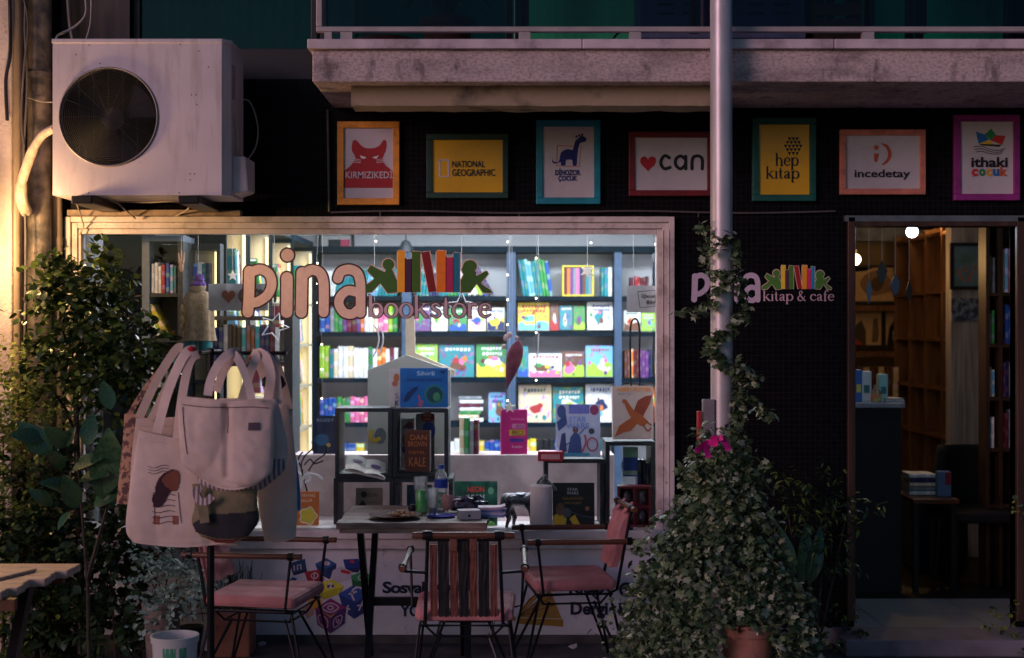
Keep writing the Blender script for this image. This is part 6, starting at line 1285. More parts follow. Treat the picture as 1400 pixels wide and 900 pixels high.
def tote(label, Lp, Rp, y, th, seed, m_, straps, **kw):
    t = thing('tote_bag', W((Lp[0][0]+Rp[0][0])/2, max(Lp[-1][1], Rp[-1][1]), y), label, 'bag', 'bags hanging on the stand')
    mb_, F = bag(Lp, Rp, y, th, seed, **kw); part(mb_, 'bag_body', m_, t, smooth=70)
    rim = MB().tube([Vector(p)+Vector((0,-.001,0)) for p in F[4]], .0014, 5); part(rim, 'hem', m_, t, smooth=60)
    for s_ in straps:
        P, a, b_, wd = s_[:4]; part(strap(P, a, b_, wd, tw=s_[4] if len(s_) > 4 else 0), 'handle', m_, t, smooth=60)
    return t, F
DARKC = mat('dark_lining_cloth', (.02,.02,.025), .9, var=.3, scale=20); STRIP = None
# backmost first
tote('floral print bag, leftmost on the stand, mostly hidden', [(170,566),(168,600),(163,650),(159,689)], [(200,566),(200,600),(198,650),(196,690)], -1.50, .05, 11, mat('floral_print_cloth', (.45,.26,.16), .9, col2=(.12,.06,.06), scale=45, lo=.5, hi=.56, bump=.3), [([(176,568),(200,530),(240,480)], -1.5, -1.54, 7)], wr=.006)
tote('beige tote behind the printed left tote, only its edge showing', [(186,572),(180,620),(176,680),(172,712)], [(260,570),(262,620),(262,680),(262,735)], -1.54, .06, 12, CANVAS2, [([(190,572),(214,520),(240,479),(250,476)], -1.54, -1.56, 12), ([(205,575),(232,520),(252,486),(262,480)], -1.56, -1.57, 9)], wr=.008)
tote('white tote with a blurred round print, rightmost on the stand', [(352,545),(352,600),(352,680),(362,740)], [(392,545),(402,600),(406,680),(404,735)], -1.42, .06, 13, CANVAS, [([(372,552),(362,515),(350,487),(358,482)], -1.42, -1.5, 13),([(394,560),(384,520),(374,492),(366,484)], -1.42, -1.5, 14)], wr=.016, sag=4)
tote('bright blue patterned bag behind the rightmost tote', [(380,575),(384,610),(392,660),(398,700)], [(398,580),(404,620),(410,665),(411,698)], -1.34, .05, 14, mat('blue_print_cloth', (.01,.10,.30), .85, col2=(.02,.25,.45), scale=30), [([(392,580),(384,530),(372,486)], -1.34, -1.5, 7)], wr=.006)
t, F = tote('canvas tote printed with a long-haired girl in a striped shirt, left on the stand', [(190,588),(184,625),(176,680),(172,725),(182,742)], [(262,604),(300,640),(310,680),(316,725),(318,742)], -1.62, .07, 15, CANVAS, [([(214,592),(228,540),(244,500),(256,481),(268,478)], -1.64, -1.57, 13, 1.5), ([(242,600),(247,555),(255,510),(262,490),(272,484)], -1.65, -1.58, 12)], wr=.015, sag=6)
yq = -1.672
# print on the girl tote follows the cloth front
def on_cloth(F, y_, fn):
    """project printed points onto the bag's front sheet at world (x,z)"""
    pts = [p for r_ in F for p in r_]
    def f(px, py):
        x, z = WX(px, y_), WZ(py, y_); best = sorted(pts, key=lambda p: (p[0]-x)**2+(p[2]-z)**2)[:4]; wsum = 0; yy = 0
        for p in best: k = 1/((p[0]-x)**2+(p[2]-z)**2+1e-6); wsum += k; yy += k*p[1]
        return Vector((x, yy/wsum-.0035, z))
    return f
pj = on_cloth(F, -1.62, None)
def cloth_patch(poly, m, parent, name, n=14, pj=None, lift=0):
    xs_ = [p[0] for p in poly]; ys2 = [p[1] for p in poly]; mb_ = MB(); G = {}
    def inside(x, y):
        c = False
        for i in range(len(poly)):
            a, b_ = poly[i], poly[i-1]
            if (a[1] > y) != (b_[1] > y) and x < (b_[0]-a[0])*(y-a[1])/(b_[1]-a[1])+a[0]: c = not c
        return c
    st_ = 1.5; x = min(xs_)
    while x < max(xs_):
        y = min(ys2)
        while y < max(ys2):
            if inside(x+st_/2, y+st_/2):
                q = [pj(x, y+st_), pj(x+st_, y+st_), pj(x+st_, y), pj(x, y)]
                for p in q: p.y -= lift
                mb_.add(q, [(0,1,2,3)])
            y += st_
        x += st_
    part(mb_, name, m, parent)
hair = crom([(214,672),(216,660),(222,650),(230,644),(240,641),(246,650),(244,662),(238,668),(232,676),(224,690),(214,692),(210,682)], 4, True)
cloth_patch(hair, ink(srgb(50,30,38), .9), t, 'hair_print', pj=pj)
cloth_patch(crom([(224,656),(232,646),(244,642),(248,652),(244,670),(234,668)], 4, True), ink(srgb(120,70,55), .9), t, 'face_print', pj=pj, lift=.0008)
lines = MB()
for k in range(6):
    yv0 = 676+k*7.5; P_ = [pj(210+32*q/8+(1.5 if k else 6)*(0), yv0+1.5*math.sin(q*.8)) for q in range(9)]; lines.tube(P_, .0013, 4)
for xs0, xs1 in ((212,214),(246,250)): lines.tube([pj(xs0+(xs1-xs0)*q/8 - (0 if xs0 == 212 else 0), 672+42*q/8) for q in range(9)], .0014, 4)
for k in range(3): lines.tube([pj(205+28*q/6, 645-k*4+2*math.sin(q)) for q in range(7)], .001, 4)
part(lines, 'shirt_line_print', ink(srgb(45,35,45), .9), t)
for xs0 in (212, 238): cloth_patch([(xs0,704),(xs0+7,704),(xs0+7,716),(xs0,716)], ink(srgb(150,90,75), .9), t, 'arm_print', pj=pj)
t, F = tote('olive and black cloth bag under the front tote', [(262,662),(266,690),(262,715),(275,735)], [(352,655),(352,690),(354,712),(338,735)], -1.66, .08, 16, mat('olive_cloth', (.20,.17,.10), .9, var=.2, scale=12, bump=.3), [([(268,668),(276,690),(280,715)], -1.72, -1.73, 13)], wr=.012, sag=4)
pj2 = on_cloth(F, -1.66, None); cloth_patch([(286,702),(352,698),(354,714),(340,733),(300,736),(268,728),(264,716)], DARKC, t, 'black_panel', pj=pj2, lift=.001); cloth_patch([(280,733),(296,737),(320,737),(336,731),(320,741),(296,741)], ink(srgb(90,25,30), .9), t, 'red_hem_band', pj=pj2, lift=.002)
t, F = tote('plain canvas bag hanging lowest in the middle, its hem below the olive bag', [(258,660),(256,690),(256,722),(270,744)], [(330,665),(334,690),(334,722),(326,746)], -1.60, .05, 21, CANVAS2, [], wr=.008)
t, F = tote('blue and brown striped bag peeping out below the front tote', [(268,640),(270,655),(276,664),(290,672)], [(392,622),(390,640),(380,652),(360,668)], -1.64, .12, 17, None or mat('striped_cloth', (.5,.44,.44), .9, var=.1), [([(276,668),(268,672),(272,684),(282,686),(290,678)], -1.72, -1.74, 10)], wr=.010, sag=8)
sm2 = bpy.data.materials['striped_cloth']; nt2 = sm2.node_tree; b2 = nt2.nodes['Principled BSDF']; wv = nt2.nodes.new('ShaderNodeTexWave'); wv.inputs['Scale'].default_value = 17; wv.inputs['Distortion'].default_value = .6; tc2 = nt2.nodes.new('ShaderNodeTexCoord'); nt2.links.new(tc2.outputs['Object'], wv.inputs['Vector']); rp2 = nt2.nodes.new('ShaderNodeValToRGB'); rp2.color_ramp.interpolation = 'CONSTANT'
rp2.color_ramp.elements[0].color = (.5,.44,.44,1); rp2.color_ramp.elements[1].position = .5; rp2.color_ramp.elements[1].color = (.10,.12,.20,1); e_ = rp2.color_ramp.elements.new(.75); e_.color = (.22,.12,.11,1); nt2.links.new(wv.outputs['Fac'], rp2.inputs[0]); nt2.links.new(rp2.outputs[0], b2.inputs['Base Color'])
tote('canvas tote directly behind the front tote, its right edge showing', [(300,545),(300,580),(300,620),(306,650)], [(378,545),(388,580),(394,615),(392,642)], -1.63, .08, 18, CANVAS, [([(330,548),(342,510),(350,488),(344,482)], -1.64, -1.57, 12),([(366,548),(370,515),(364,490),(354,482)], -1.64, -1.57, 13),([(380,552),(378,520),(372,496),(362,484)], -1.62, -1.56, 12)], wr=.010, sag=8)
t, F = tote('large pale canvas tote with a small grey label, frontmost on the stand', [(243,541),(244,570),(246,605),(249,632),(266,650)], [(373,547),(374,580),(374,615),(371,645),(352,662)], -1.72, .085, 19, CANVAS, [([(284,541),(288,520),(300,496),(316,482),(326,482)], -1.78, -1.62, 12, .8), ([(344,546),(340,528),(332,505),(322,487),(312,481)], -1.78, -1.62, 11, -.8), ([(296,536),(304,512),(316,492),(324,486),(334,500)], -1.66, -1.60, 11)], wr=.030, sag=13, fold=.52, topsag=3)
pj3 = on_cloth(F, -1.72, None)
cloth_patch([(342,577),(357,577),(357,587),(342,587)], ink(srgb(90,75,85), .9), t, 'label_patch', pj=pj3, lift=.002)
m = MB()
for P_ in ([(251,553),(280,556),(312,557)],[(312,557),(345,556),(368,558)],[(251,556),(254,590),(258,620)],[(312,558),(313,576),(312,592)]): m.tube([pj3(*q) for q in crom(P_, 6)], .0016, 4)
part(m, 'seam', ink(srgb(95,75,82), .9), t)
yf2 = -1.42
m = MB().tube(crom([tuple(W(a,b_,-1.475)) for a, b_ in ((388,655),(382,670),(383,690),(392,705),(402,708))], 6), .010, 6); 
o = solo(MB().blob(W(262,478,-1.57), (.02,.02,.015), 12, 8, wob=.4), 'red_scrunchie', ink(srgb(170,30,45), .9), 'small red cloth loop on top of the left handle bundle', 'hair tie', smooth=60)
o = solo(MB().blob(W(375,523,-1.55), (.05,.03,.03), 14, 8, wob=.5, seed=4), 'black_cloth', DARKC, 'black folded cloth tucked behind the front tote handles', 'cloth', smooth=60)
# ------------------------------------------------------------------ foliage
def leafmat(name, c, c2, rough=.45, tr=.25, spec=.4):
    m = mat(name, c, rough, col2=c2, scale=18, spec=spec); t = m.node_tree; b = t.nodes['Principled BSDF']
    oi = t.nodes.new('ShaderNodeNewGeometry') ; rnd = oi.outputs['Random Per Island']
    src = b.inputs['Base Color'].links[0].from_socket; hs = t.nodes.new('ShaderNodeHueSaturation'); mr = t.nodes.new('ShaderNodeMapRange'); mr.inputs[3].default_value = .55; mr.inputs[4].default_value = 1.45
    t.links.new(rnd, mr.inputs[0]); t.links.new(mr.outputs[0], hs.inputs['Value']); t.links.new(src, hs.inputs['Color']); t.links.new(hs.outputs[0], b.inputs['Base Color'])
    return sub_surf(m, tr)
def ovate(n=4, curl=.15, fold=.12, wd=.42):
    rows = []
    for j in range(n+1):
        v = j/n; h = wd*math.sin(math.pi*min(1, v*.96+.04))**.8*(1-.25*v) if 0 < v < 1 else .015
        z = -curl*v*v; rows.append([(-h, v, z+fold*h), (0, v, z), (h, v, z+fold*h)])
    m = MB(); m.sheet(rows); return m
def ivyleaf():
    P = [(0,0),(.22,-.08),(.5,.12),(.36,.34),(.56,.62),(.24,.62),(0,1.0),(-.24,.62),(-.56,.62),(-.36,.34),(-.5,.12),(-.22,-.08)]
    m = MB(); m.add([(0,.32,.06)]+[(x,y,-.10*abs(x)-.08*y*y) for x, y in P], [(0,1+i,1+(i+1) % 12) for i in range(12)]); return m
OV, IV, RB = ovate(), ivyleaf(), ovate(8, .25, .18, .30)
def lanc(): return ovate(4, .3, .2, .18)
LN = lanc()
def place(mt, M4): return [M4 @ p for p in mt.v]
def rmat(d, roll, s, up=None):
    d = Vector(d).normalized(); q = d.to_track_quat('Y', 'Z'); return q.to_matrix().to_4x4() @ Matrix.Rotation(roll, 4, 'Y') @ Matrix.Diagonal((s,s,s,1))
def foliage(parent, leaves, proto, mats, nobj=280, name='leaf'):
    """leaves: (pos, dir, size, roll). Nearest to the street become objects, the rest one stuff mesh."""
    leaves = sorted(leaves, key=lambda l: l[0].y)
    mes = [proto.mesh(name, [m], smooth=80) for m in mats]
    off = rootloc(parent)
    for p, d, s, r in leaves[:nobj]:
        o = bpy.data.objects.new(name, random.choice(mes)); COL.objects.link(o); o.parent = parent
        o.matrix_local = Matrix.Translation(p-off) @ rmat(d, r, s)
    if len(leaves) > nobj:
        m = MB()
        for p, d, s, r in leaves[nobj:]:
            m.add(place(proto, Matrix.Translation(p) @ rmat(d, r, s)), proto.f, random.randrange(len(mats)))
        part(m, 'foliage', mats, parent, smooth=80)['kind'] = 'stuff'
def facing(d, roll, s, sx=1.0):
    y = Vector(d).normalized(); z = Vector((0,-1,.35)); z = (z-y*z.dot(y)).normalized(); x = y.cross(z)
    q = Matrix((x, y, z)).transposed().to_4x4(); return q @ Matrix.Rotation(roll, 4, 'Y') @ Matrix.Diagonal((s*sx,s,s,1))
def rdir(bias=(0,-.4,-.3), k=1.0): 
    v = Vector((random.gauss(0,1), random.gauss(0,1), random.gauss(0,1))).normalized()*k + Vector(bias); return v.normalized()
def cloud(ells, n, smin, smax, bias=(0,-.4,-.3), shell=.55, clumps=True):
    """leaves in twig clumps within ellipsoids ((px,py,y),(rx,ry px, rz m))"""
    out = []; tot = sum(e[1][0]*e[1][1] for e in ells)
    for (c, r) in ells:
        k = int(n*r[0]*r[1]/tot); cc = W(*c); s = (c[2]+D0)/FPX; rr_ = Vector((r[0]*s, r[2], r[1]*s)); nc = max(1, k//9)
        for _ in range(nc):
            v = Vector((random.gauss(0,1), random.gauss(0,1), random.gauss(0,1))).normalized()*(shell+(1-shell)*random.random())*random.uniform(.75,1.08)
            base = cc+Vector((v.x*rr_.x, v.y*rr_.y, v.z*rr_.z)); gd = (Vector(v)+Vector((0,-.2,.3))).normalized()
            for i in range(9):
                p = base+gd*(.012*i)*1.2+Vector((random.gauss(0,.012), random.gauss(0,.012), random.gauss(0,.012)))
                out.append((p, (rdir(bias)+gd*.7).normalized(), random.uniform(smin, smax), random.uniform(-.9,.9)))
    return out
G1 = leafmat('dark_ficus_leaf', (.02,.045,.012), (.05,.08,.022), .28, .12, .6); G1b = leafmat('ficus_leaf', (.10,.16,.03), (.18,.24,.05), .3, .15, .6)
G2 = leafmat('hedge_leaf', (.13,.19,.03), (.26,.30,.06), .5, .35)
G3 = leafmat('deep_green_leaf', (.014,.034,.014), (.03,.06,.024), .35, .1)
RUB = leafmat('rubber_leaf', (.018,.055,.022), (.04,.10,.04), .2, .08, .6)
IVY = leafmat('ivy_leaf', (.06,.11,.05), (.15,.21,.10), .5, .2); IVYV = leafmat('ivy_variegated_leaf', (.24,.29,.18), (.44,.48,.33), .5, .25); IVYD = leafmat('ivy_dark_leaf', (.02,.045,.018), (.05,.085,.03), .5, .15)
BLU = leafmat('silver_leaf', (.18,.30,.25), (.36,.50,.43), .5, .25)
BARK = mat('grey_bark', (.045,.032,.022), .9, var=.4, scale=30, bump=.6)
# ficus tree
fy = -.60
ft_ = thing('ficus_tree', W(112, 940, fy), 'bushy ficus tree with glossy small leaves at the left of the display window', 'tree')
m = MB(); m.tube([tuple(W(a,b_,fy)) for a, b_ in ((112,930),(110,780),(106,640),(104,560),(98,480))], [.02,.018,.016,.013,.008], 8)
for P_ in (((106,600),(90,560),(70,530)),((105,570),(125,520),(150,470)),((104,560),(108,500),(120,430)),((100,500),(85,450),(80,410)),((106,590),(135,560),(175,530))): m.tube([tuple(W(a,b_,fy+random.uniform(-.05,.05))) for a, b_ in P_], [.010,.007,.004], 6)
part(m, 'trunk', BARK, ft_, smooth=60)
L_ = cloud([((120,400,fy),(50,38,.20)),((98,440,fy),(52,58,.26)),((150,470,fy),(52,62,.26)),((178,500,fy),(36,50,.20)),((95,500,fy),(45,40,.22)),((150,540,fy),(48,36,.2)),((78,395,fy-.05),(22,28,.1)),((130,368,fy),(26,12,.08))], 3000, .034, .054)
foliage(ft_, L_, OV, [G1, G1, G1b], 290)
# hedge on the left edge
hg = thing('hedge_shrub', W(20, 940, -.9), 'light green small-leaved shrub filling the left picture edge', 'shrub')
m = MB(); [m.tube([tuple(W(x0+random.uniform(-6,6),930,-.5)), tuple(W(x0,760,-.5)), tuple(W(x0+random.uniform(-15,15),600,-.5))], [.01,.008,.004], 6) for x0 in (5,35,60)]; part(m, 'stem', BARK, hg)
L_ = cloud([((15,520,-.56),(45,50,.2)),((40,580,-.60),(50,50,.2)),((5,620,-.56),(45,50,.25)),((30,680,-.56),(60,50,.22)),((75,550,-.56),(28,26,.15)),((10,730,-.56),(60,60,.2)),((40,790,-.6),(60,60,.2)),((5,850,-.56),(50,60,.2))], 5000, .018, .034, shell=.4)
foliage(hg, L_, OV, [G2, G2, G1b], 280)
# rubber plant with large leaves: each leaf a part
rp_ = thing('rubber_plant', W(120, 940, -1.25), 'rubber plant with large glossy dark leaves beside the tote bags', 'plant')
ry_ = -1.25; m = MB(); m.tube([tuple(W(a,b_,ry_)) for a, b_ in ((122,930),(120,800),(112,700),(105,620))], [.009,.008,.006,.004], 8); m.tube([tuple(W(a,b_,ry_)) for a, b_ in ((120,790),(145,700),(160,620))], [.01,.007,.004], 6); part(m, 'stem', BARK, rp_, smooth=60)
rme = [RB.mesh('leaf', [RUB], smooth=80)]
for (a, b_, a2, b2_, dy, roll, ls) in ((70,622,26,576,-.05,.3,1),(88,640,62,612,-.1,.4,.8),(152,560,140,520,.0,.3,1.0),(176,600,196,556,.02,-.5,1.1),(155,690,146,612,-.1,.2,1.2),(96,668,60,655,-.1,.9,1),(110,655,140,640,-.12,-1.2,1),(60,600,18,590,-.1,.5,1),(95,610,60,585,-.12,-.5,.9),(130,668,160,640,-.14,.6,1),(72,690,40,668,-.08,.3,.9),(105,695,88,650,-.1,.6,.9),(140,610,160,585,-.02,.5,.8),(100,640,134,618,-.1,-1.0,.9),(128,690,170,660,-.06,-.8,1),(96,700,70,726,-.05,.9,.8),(85,610,102,582,-.06,.4,.8),(118,610,126,560,.0,.2,.9),(160,640,174,690,-.0,.3,.9)):
    p0, p1 = W(a,b_,ry_), W(a2,b2_,ry_+dy); d = p1-p0; o = bpy.data.objects.new('leaf', rme[0]); COL.objects.link(o); o.parent = rp_; o.matrix_local = Matrix.Translation(p0-rp_.location) @ facing(d, roll*.6, d.length*1.0*ls)
# low dark plants left
lw = thing('leafy_shrub', W(150, 940, -.7), 'dense dark green shrub below the rubber plant, behind the slatted table', 'shrub')
m = MB(); [m.tube([tuple(W(x0,930,-.7)), tuple(W(x0+random.uniform(-20,20),740,-.7))], [.008,.004], 6) for x0 in (60,110,160,200)]; part(m, 'stem', BARK, lw)
L_ = cloud([((60,740,-.7),(70,60,.25)),((140,760,-.65),(70,70,.25)),((70,830,-.7),(70,60,.25)),((150,850,-.75),(60,50,.2)),((195,720,-.5),(40,60,.15)),((120,660,-.6),(70,60,.2)),((175,810,-.45),(50,60,.12)),((15,740,-.55),(50,50,.15)),((20,830,-.55),(60,60,.15)),((70,880,-.5),(70,40,.12)),((60,660,-.5),(50,40,.12)),((120,870,-.45),(70,50,.12))], 4200, .034, .06, shell=.3)
foliage(lw, L_, OV, [G3, G3, G1], 250)
def bucket(px, pt, y, r0, r1, h, m): pass
# potted pale plant
py_ = -.85; c = W(222, 868, py_); zb = WZ(872,py_)
pp = thing('potted_plant', (WX(222,py_), py_, 0), 'pale silvery green small-leaved plant in a grey pot left of the stand post', 'potted plant')
zt_ = WZ(822,py_); p_ = MB().lathe([(.055,0),(.065,.005),(.085,zt_-.04),(.095,zt_-.04),(.096,zt_),(.085,zt_),(.08,zt_-.02),(.001,zt_-.02)], (WX(222,py_),py_,0), 24); part(p_, 'pot', mat('grey_clay', (.16,.12,.11), .8, var=.15, scale=10, bump=.2), pp, smooth=35)
L_ = cloud([((238,795,py_),(36,26,.14)),((215,780,py_),(24,22,.1)),((262,805,py_-.02),(22,18,.1)),((225,840,py_-.1),(20,28,.03)),((245,862,py_-.1),(18,8,.05))], 620, .022, .036, shell=.3)
foliage(pp, L_, OV, [BLU], 260)
m = MB(); [m.tube([(WX(222,py_),py_,zt_-.03), tuple(W(222+dx*.6,795,py_)), tuple(W(222+dx,775+abs(dx)*.5,py_))], [.004,.003,.002], 5) for dx in (-25,-8,10,28,44)]; part(m, 'stem', BARK, pp)
# bucket
by = -1.35; c = (WX(239,by), by, 0); zt2 = WZ(868,by)
bk_ = thing('plastic_bucket', c, 'white plastic tub with green print cut by the bottom picture edge', 'bucket'); rb_ = 32*(by+D0)/FPX
part(MB().lathe([(rb_*.78,0),(rb_*.8,.004),(rb_*.95,zt2-.03),(rb_*1.0,zt2-.03),(rb_*1.02,zt2-.012),(rb_*1.02,zt2),(rb_*.96,zt2),(rb_*.93,zt2-.03),(rb_*.75,.01),(.001,.008)], c, 32), 'tub', mat('milky_plastic', (.62,.62,.62), .35, var=.05, scale=6), bk_, smooth=35)
m = MB()
for a0, a1, z0, z1 in ((-1.9,-1.3,.03,.11),(-1.15,-.8,.02,.12)):
    rows = [[((rb_*(.80+.15*z/zt2)+.0012)*math.cos(a0+(a1-a0)*i/8)+c[0], (rb_*(.80+.15*z/zt2)+.0012)*math.sin(a0+(a1-a0)*i/8)+c[1], z) for i in range(9)] for z in (zt2-.14, zt2-.04)]
    m.sheet(rows)
part(m, 'green_print', ink(srgb(70,150,120)), bk_, smooth=60)
# grass-like plant in brown pot behind the left chair
gy = -.25; gp = thing('potted_plant', (WX(332,gy), gy, 0), 'spiky grass-like plant in a brown pot behind the left chair', 'potted plant')
zt3 = WZ(832,gy); part(MB().box(WX(298,gy), WX(346,gy), gy-.09, gy+.09, .001, zt3), 'pot', TERRA, gp, bevel=.008)
for k in range(46):
    x0 = WX(random.uniform(302,352),gy); a = random.gauss(0,.18); h = random.uniform(.14,.27); o_ = MB(); y0 = gy+random.uniform(-.06,.06)
    m = MB(); rows = []
    for j in range(5):
        v = j/4; wdh = .005*(1-v)+.0006; bx_ = x0+a*h*v*v; rows.append([(bx_-wdh, y0, zt3-.01+h*v), (bx_+wdh, y0+.002, zt3-.01+h*v)])
    m.sheet(rows); part(m, 'blade', G3 if k % 3 else RUB, gp)
# small pot with a plant near the wall left
sp_ = thing('potted_plant', (WX(262,-.2), -.2, 0), 'small dark pot with a bright green shoot near the wall left of the post', 'potted plant')
part(MB().lathe([(.04,0),(.06,.12),(.063,.13),(.055,.13),(.001,.115)], (WX(262,-.2),-.2,.0), 18), 'pot', BLACKP, sp_, smooth=35)
foliage(sp_, cloud([((254,828,-.2),(9,16,.04))], 45, .03, .05), OV, [G2], 40)
# planter on the ground under window (pale trough)
solo(MB().box(WX(262,-.12), WX(296,-.12), -.2, -.04, .001, .10), 'concrete_block', PANELW, 'pale block on the pavement against the wall behind the stand', 'block', bevel=.006)
# mesh rack behind the bags at wall
t = thing('wire_rack', (WX(250,-.06), -.06, 0), 'thin black wire rack leaning on the wall behind the pale plant', 'rack'); m = MB()
for k in range(6): m.tube([tuple(W(206+k*14,748,-.07)), tuple(W(222+k*14,850,-.03))], .0025, 5)
for k in range(6): m.tube([tuple(W(203+k*3,752+k*18,-.06)), tuple(W(278+k*3,748+k*18,-.06))], .0025, 5)
part(m, 'wire_grid', DARKM, t)
# ------------------------------------------------------------------ street pole with ivy
pyy = -.92; pole = thing('lamp_post', (WX(987,pyy), pyy, 0), 'tall pale metal lamp post wrapped in ivy between window and doorway', 'lamp post')
part(MB().tube([(WX(987,pyy),pyy,0),(WX(987,pyy),pyy,1.0),(WX(985,pyy),pyy,4.6)], .0508, 28), 'shaft', METAL, pole, smooth=60)
part(MB().lathe([(.10,0),(.10,.015),(.06,.02),(.055,.06)], (WX(987,pyy),pyy,0), 24), 'base_flange', METAL, pole, smooth=35)
iv = thing('ivy_plant', (WX(1000,-1.12), -1.12, 0), 'large variegated ivy cone growing from a terracotta pot up the lamp post', 'ivy')
zt4 = WZ(853,-1.25); rp4 = 37*(6.25)/FPX; pc = (WX(1022,-1.2), -1.2, 0)
part(MB().lathe([(rp4*.75,0),(rp4*.78,.004),(rp4*.95,zt4-.05),(rp4*1.06,zt4-.05),(rp4*1.08,zt4),(rp4*.96,zt4),(rp4*.92,zt4-.03),(.001,zt4-.03)], pc, 32), 'pot', TERRA, iv, smooth=35)
def prof_ivy(py):
    K = [(560,985,13,14),(580,984,20,18),(600,985,24,26),(630,985,36,36),(654,985,42,46),(685,985,46,50),(703,985,52,57),(728,983,72,68),(750,983,96,78),(794,983,118,106),(862,983,132,130),(900,983,132,132),(960,983,130,130)]
    for a, b_ in zip(K, K[1:]):
        if a[0] <= py <= b_[0]:
            f = (py-a[0])/(b_[0]-a[0]); return [a[i]+(b_[i]-a[i])*f for i in range(1,4)]
L_ = []
for _ in range(900):
    py = 570+370*random.random()**.62; c_, l_, r_ = prof_ivy(min(py,959)); th = random.uniform(0, 2*math.pi); rad = random.uniform(.5,1.0)**.5
    hw = (l_ if math.cos(th) < 0 else r_); bump_ = 1+.30*noise.noise(Vector((th*1.5, py*.03, 2)))+.10*noise.noise(Vector((th*4, py*.09, 7)))
    if py > 845 and abs(c_+hw*rad*math.cos(th)-1023) < 36 and math.sin(th) < -.0: continue
    yv_ = -1.1+math.sin(th)*hw*rad*.0032*.62; p = W(c_+hw*rad*math.cos(th)*bump_, py, yv_)
    out = Vector((math.cos(th), math.sin(th)*.8, -.25)); 
    for i in range(6):
        q = p+out*.014*i+Vector((random.gauss(0,.014), random.gauss(0,.012), -.010*i+random.gauss(0,.014)))
        if q.z < .02: continue
        L_.append((q, (out*.5+rdir((0,-.5,-.5), .9)).normalized(), (.016+.028*random.random()**1.4), random.uniform(-.9,.9)))
for _ in range(520):
    py = 600+340*random.random()**.7; c_, l_, r_ = prof_ivy(py); u = random.uniform(-.85,.85); hw = l_ if u < 0 else r_
    if py > 848 and abs(c_+hw*u-1023) < 36: continue
    p = W(c_+hw*u, py, -1.12-math.sqrt(1-u*u)*hw*.0032*.55)
    for i in range(6):
        q = p+Vector((random.gauss(0,.018), random.gauss(0,.012), -.012*i+random.gauss(0,.014)))
        if q.z > .02: L_.append((q, rdir((.2*u,-.5,-.6), .8), (.016+.028*random.random()**1.4), random.uniform(-.9,.9)))
# stray shoots
for P_ in ([(1010,630),(1024,640),(1034,652)],[(1035,700),(1052,705),(1066,712)],[(1075,790),(1095,800),(1108,815)],[(1040,640),(1046,630),(1050,645)],[(870,800),(858,830),(855,870)],[(885,735),(872,745),(866,757)],[(1098,830),(1112,850),(1116,880)],[(905,705),(893,712),(880,735)],[(1050,720),(1068,735),(1080,760)]):
    for q in crom(P_, 7): L_.append((W(q[0]+random.gauss(0,3), q[1]+random.gauss(0,3), -1.15+random.gauss(0,.04)), rdir((0,-.5,-.4)), random.uniform(.024,.042), random.uniform(-.8,.8)))
# spiral vine up the post
vine = [(993,600,-.99),(1008,575,-1.0),(1012,545,-1.0),(1012,520,-.98),(1004,500,-1.0),(985,495,-1.0),(972,478,-.97),(978,462,-1.0),(998,455,-1.0),(1010,440,-.98),(1018,425,-.92),(1020,405,-.88),(1010,385,-.98),(992,376,-1.0),(974,372,-1.0),(966,357,-.60),(978,340,-1.0),(988,326,-1.0),(1004,330,-.98),(1008,350,-.92),(1004,372,-.98),(986,390,-1.0),(970,408,-.99),(966,424,-.95)]
vines = [vine, [(1010,525,-1.0),(1024,540,-.98),(1032,558,-.97),(1042,566,-.97),(1056,564,-.97)], [(966,424,-.60),(950,428,-.92),(938,427,-.56),(925,429,-.9)], [(1008,497,-1.0),(1022,505,-1.0),(1034,520,-1.0)], [(968,356,-.96),(966,335,-.60),(960,316,-.94),(957,308,-.94)], [(1006,550,-1.0),(1004,575,-1.02),(1012,600,-1.02),(1016,625,-1.04)]]
m = MB()
for vi in vines:
    P_ = crom(vi, 6); m.tube([tuple(W(*q)) for q in P_], .0028, 5)
    for q in P_:
        nl = 3 if vi is vine else 2
        if vi is vine and 455 < q[1] < 500 and q[0] < 990: nl = 9
        if vi is vine and q[1] > 520: nl = 6
        for _ in range(nl): L_.append((W(q[0]+random.gauss(0,5), q[1]+random.gauss(0,4), q[2]-.015+random.gauss(0,.012)), rdir((0,-.6,-.3)), random.uniform(.022,.040), random.uniform(-.8,.8)))
for k in range(14):
    a = random.uniform(0,6.28); m.tube([(pc[0]+.05*math.cos(a), pc[1]+.05*math.sin(a), zt4-.03), (WX(985,-1.1)+.15*math.cos(a), -1.1+.1*math.sin(a), .75), tuple(W(985+random.uniform(-12,12), 600, -1.02))], [.005,.004,.003], 5)
part(m, 'vine_stem', BARK, iv)
foliage(iv, L_, IV, [IVY, IVY, IVYV, IVYD], 300)
m = MB()
for P_ in ([(968,604),(960,610),(951,618)],[(970,603),(966,614),(969,626)],[(972,602),(982,600),(988,598)],[(985,599),(992,606),(996,616)],[(968,604),(978,607),(974,596)]):
    m.v and None; sm_ = strap(P_, -1.24, -1.27, 8, .002, 1.2); m.add(sm_.v, sm_.f)
solo(m, 'ribbon_bow', ink(srgb(205,25,130), .5), 'bright magenta ribbon bow tied around the ivy on the post', 'ribbon', smooth=60)
t = thing('utility_box', W(967,596,-.95), 'narrow grey plate with a red strip fixed to the left of the post', 'utility box'); part(MB().box(WX(960,-.95), WX(977,-.95), -.97, -.93, WZ(600,-.95), WZ(546,-.95)), 'plate', mat('grey_plate', (.22,.20,.22), .6), t, bevel=.006); part(MB().box(WX(953,-.96), WX(959,-.96), -.98, -.94, WZ(602,-.95), WZ(562,-.95)), 'red_strip', RED, t, bevel=.004)
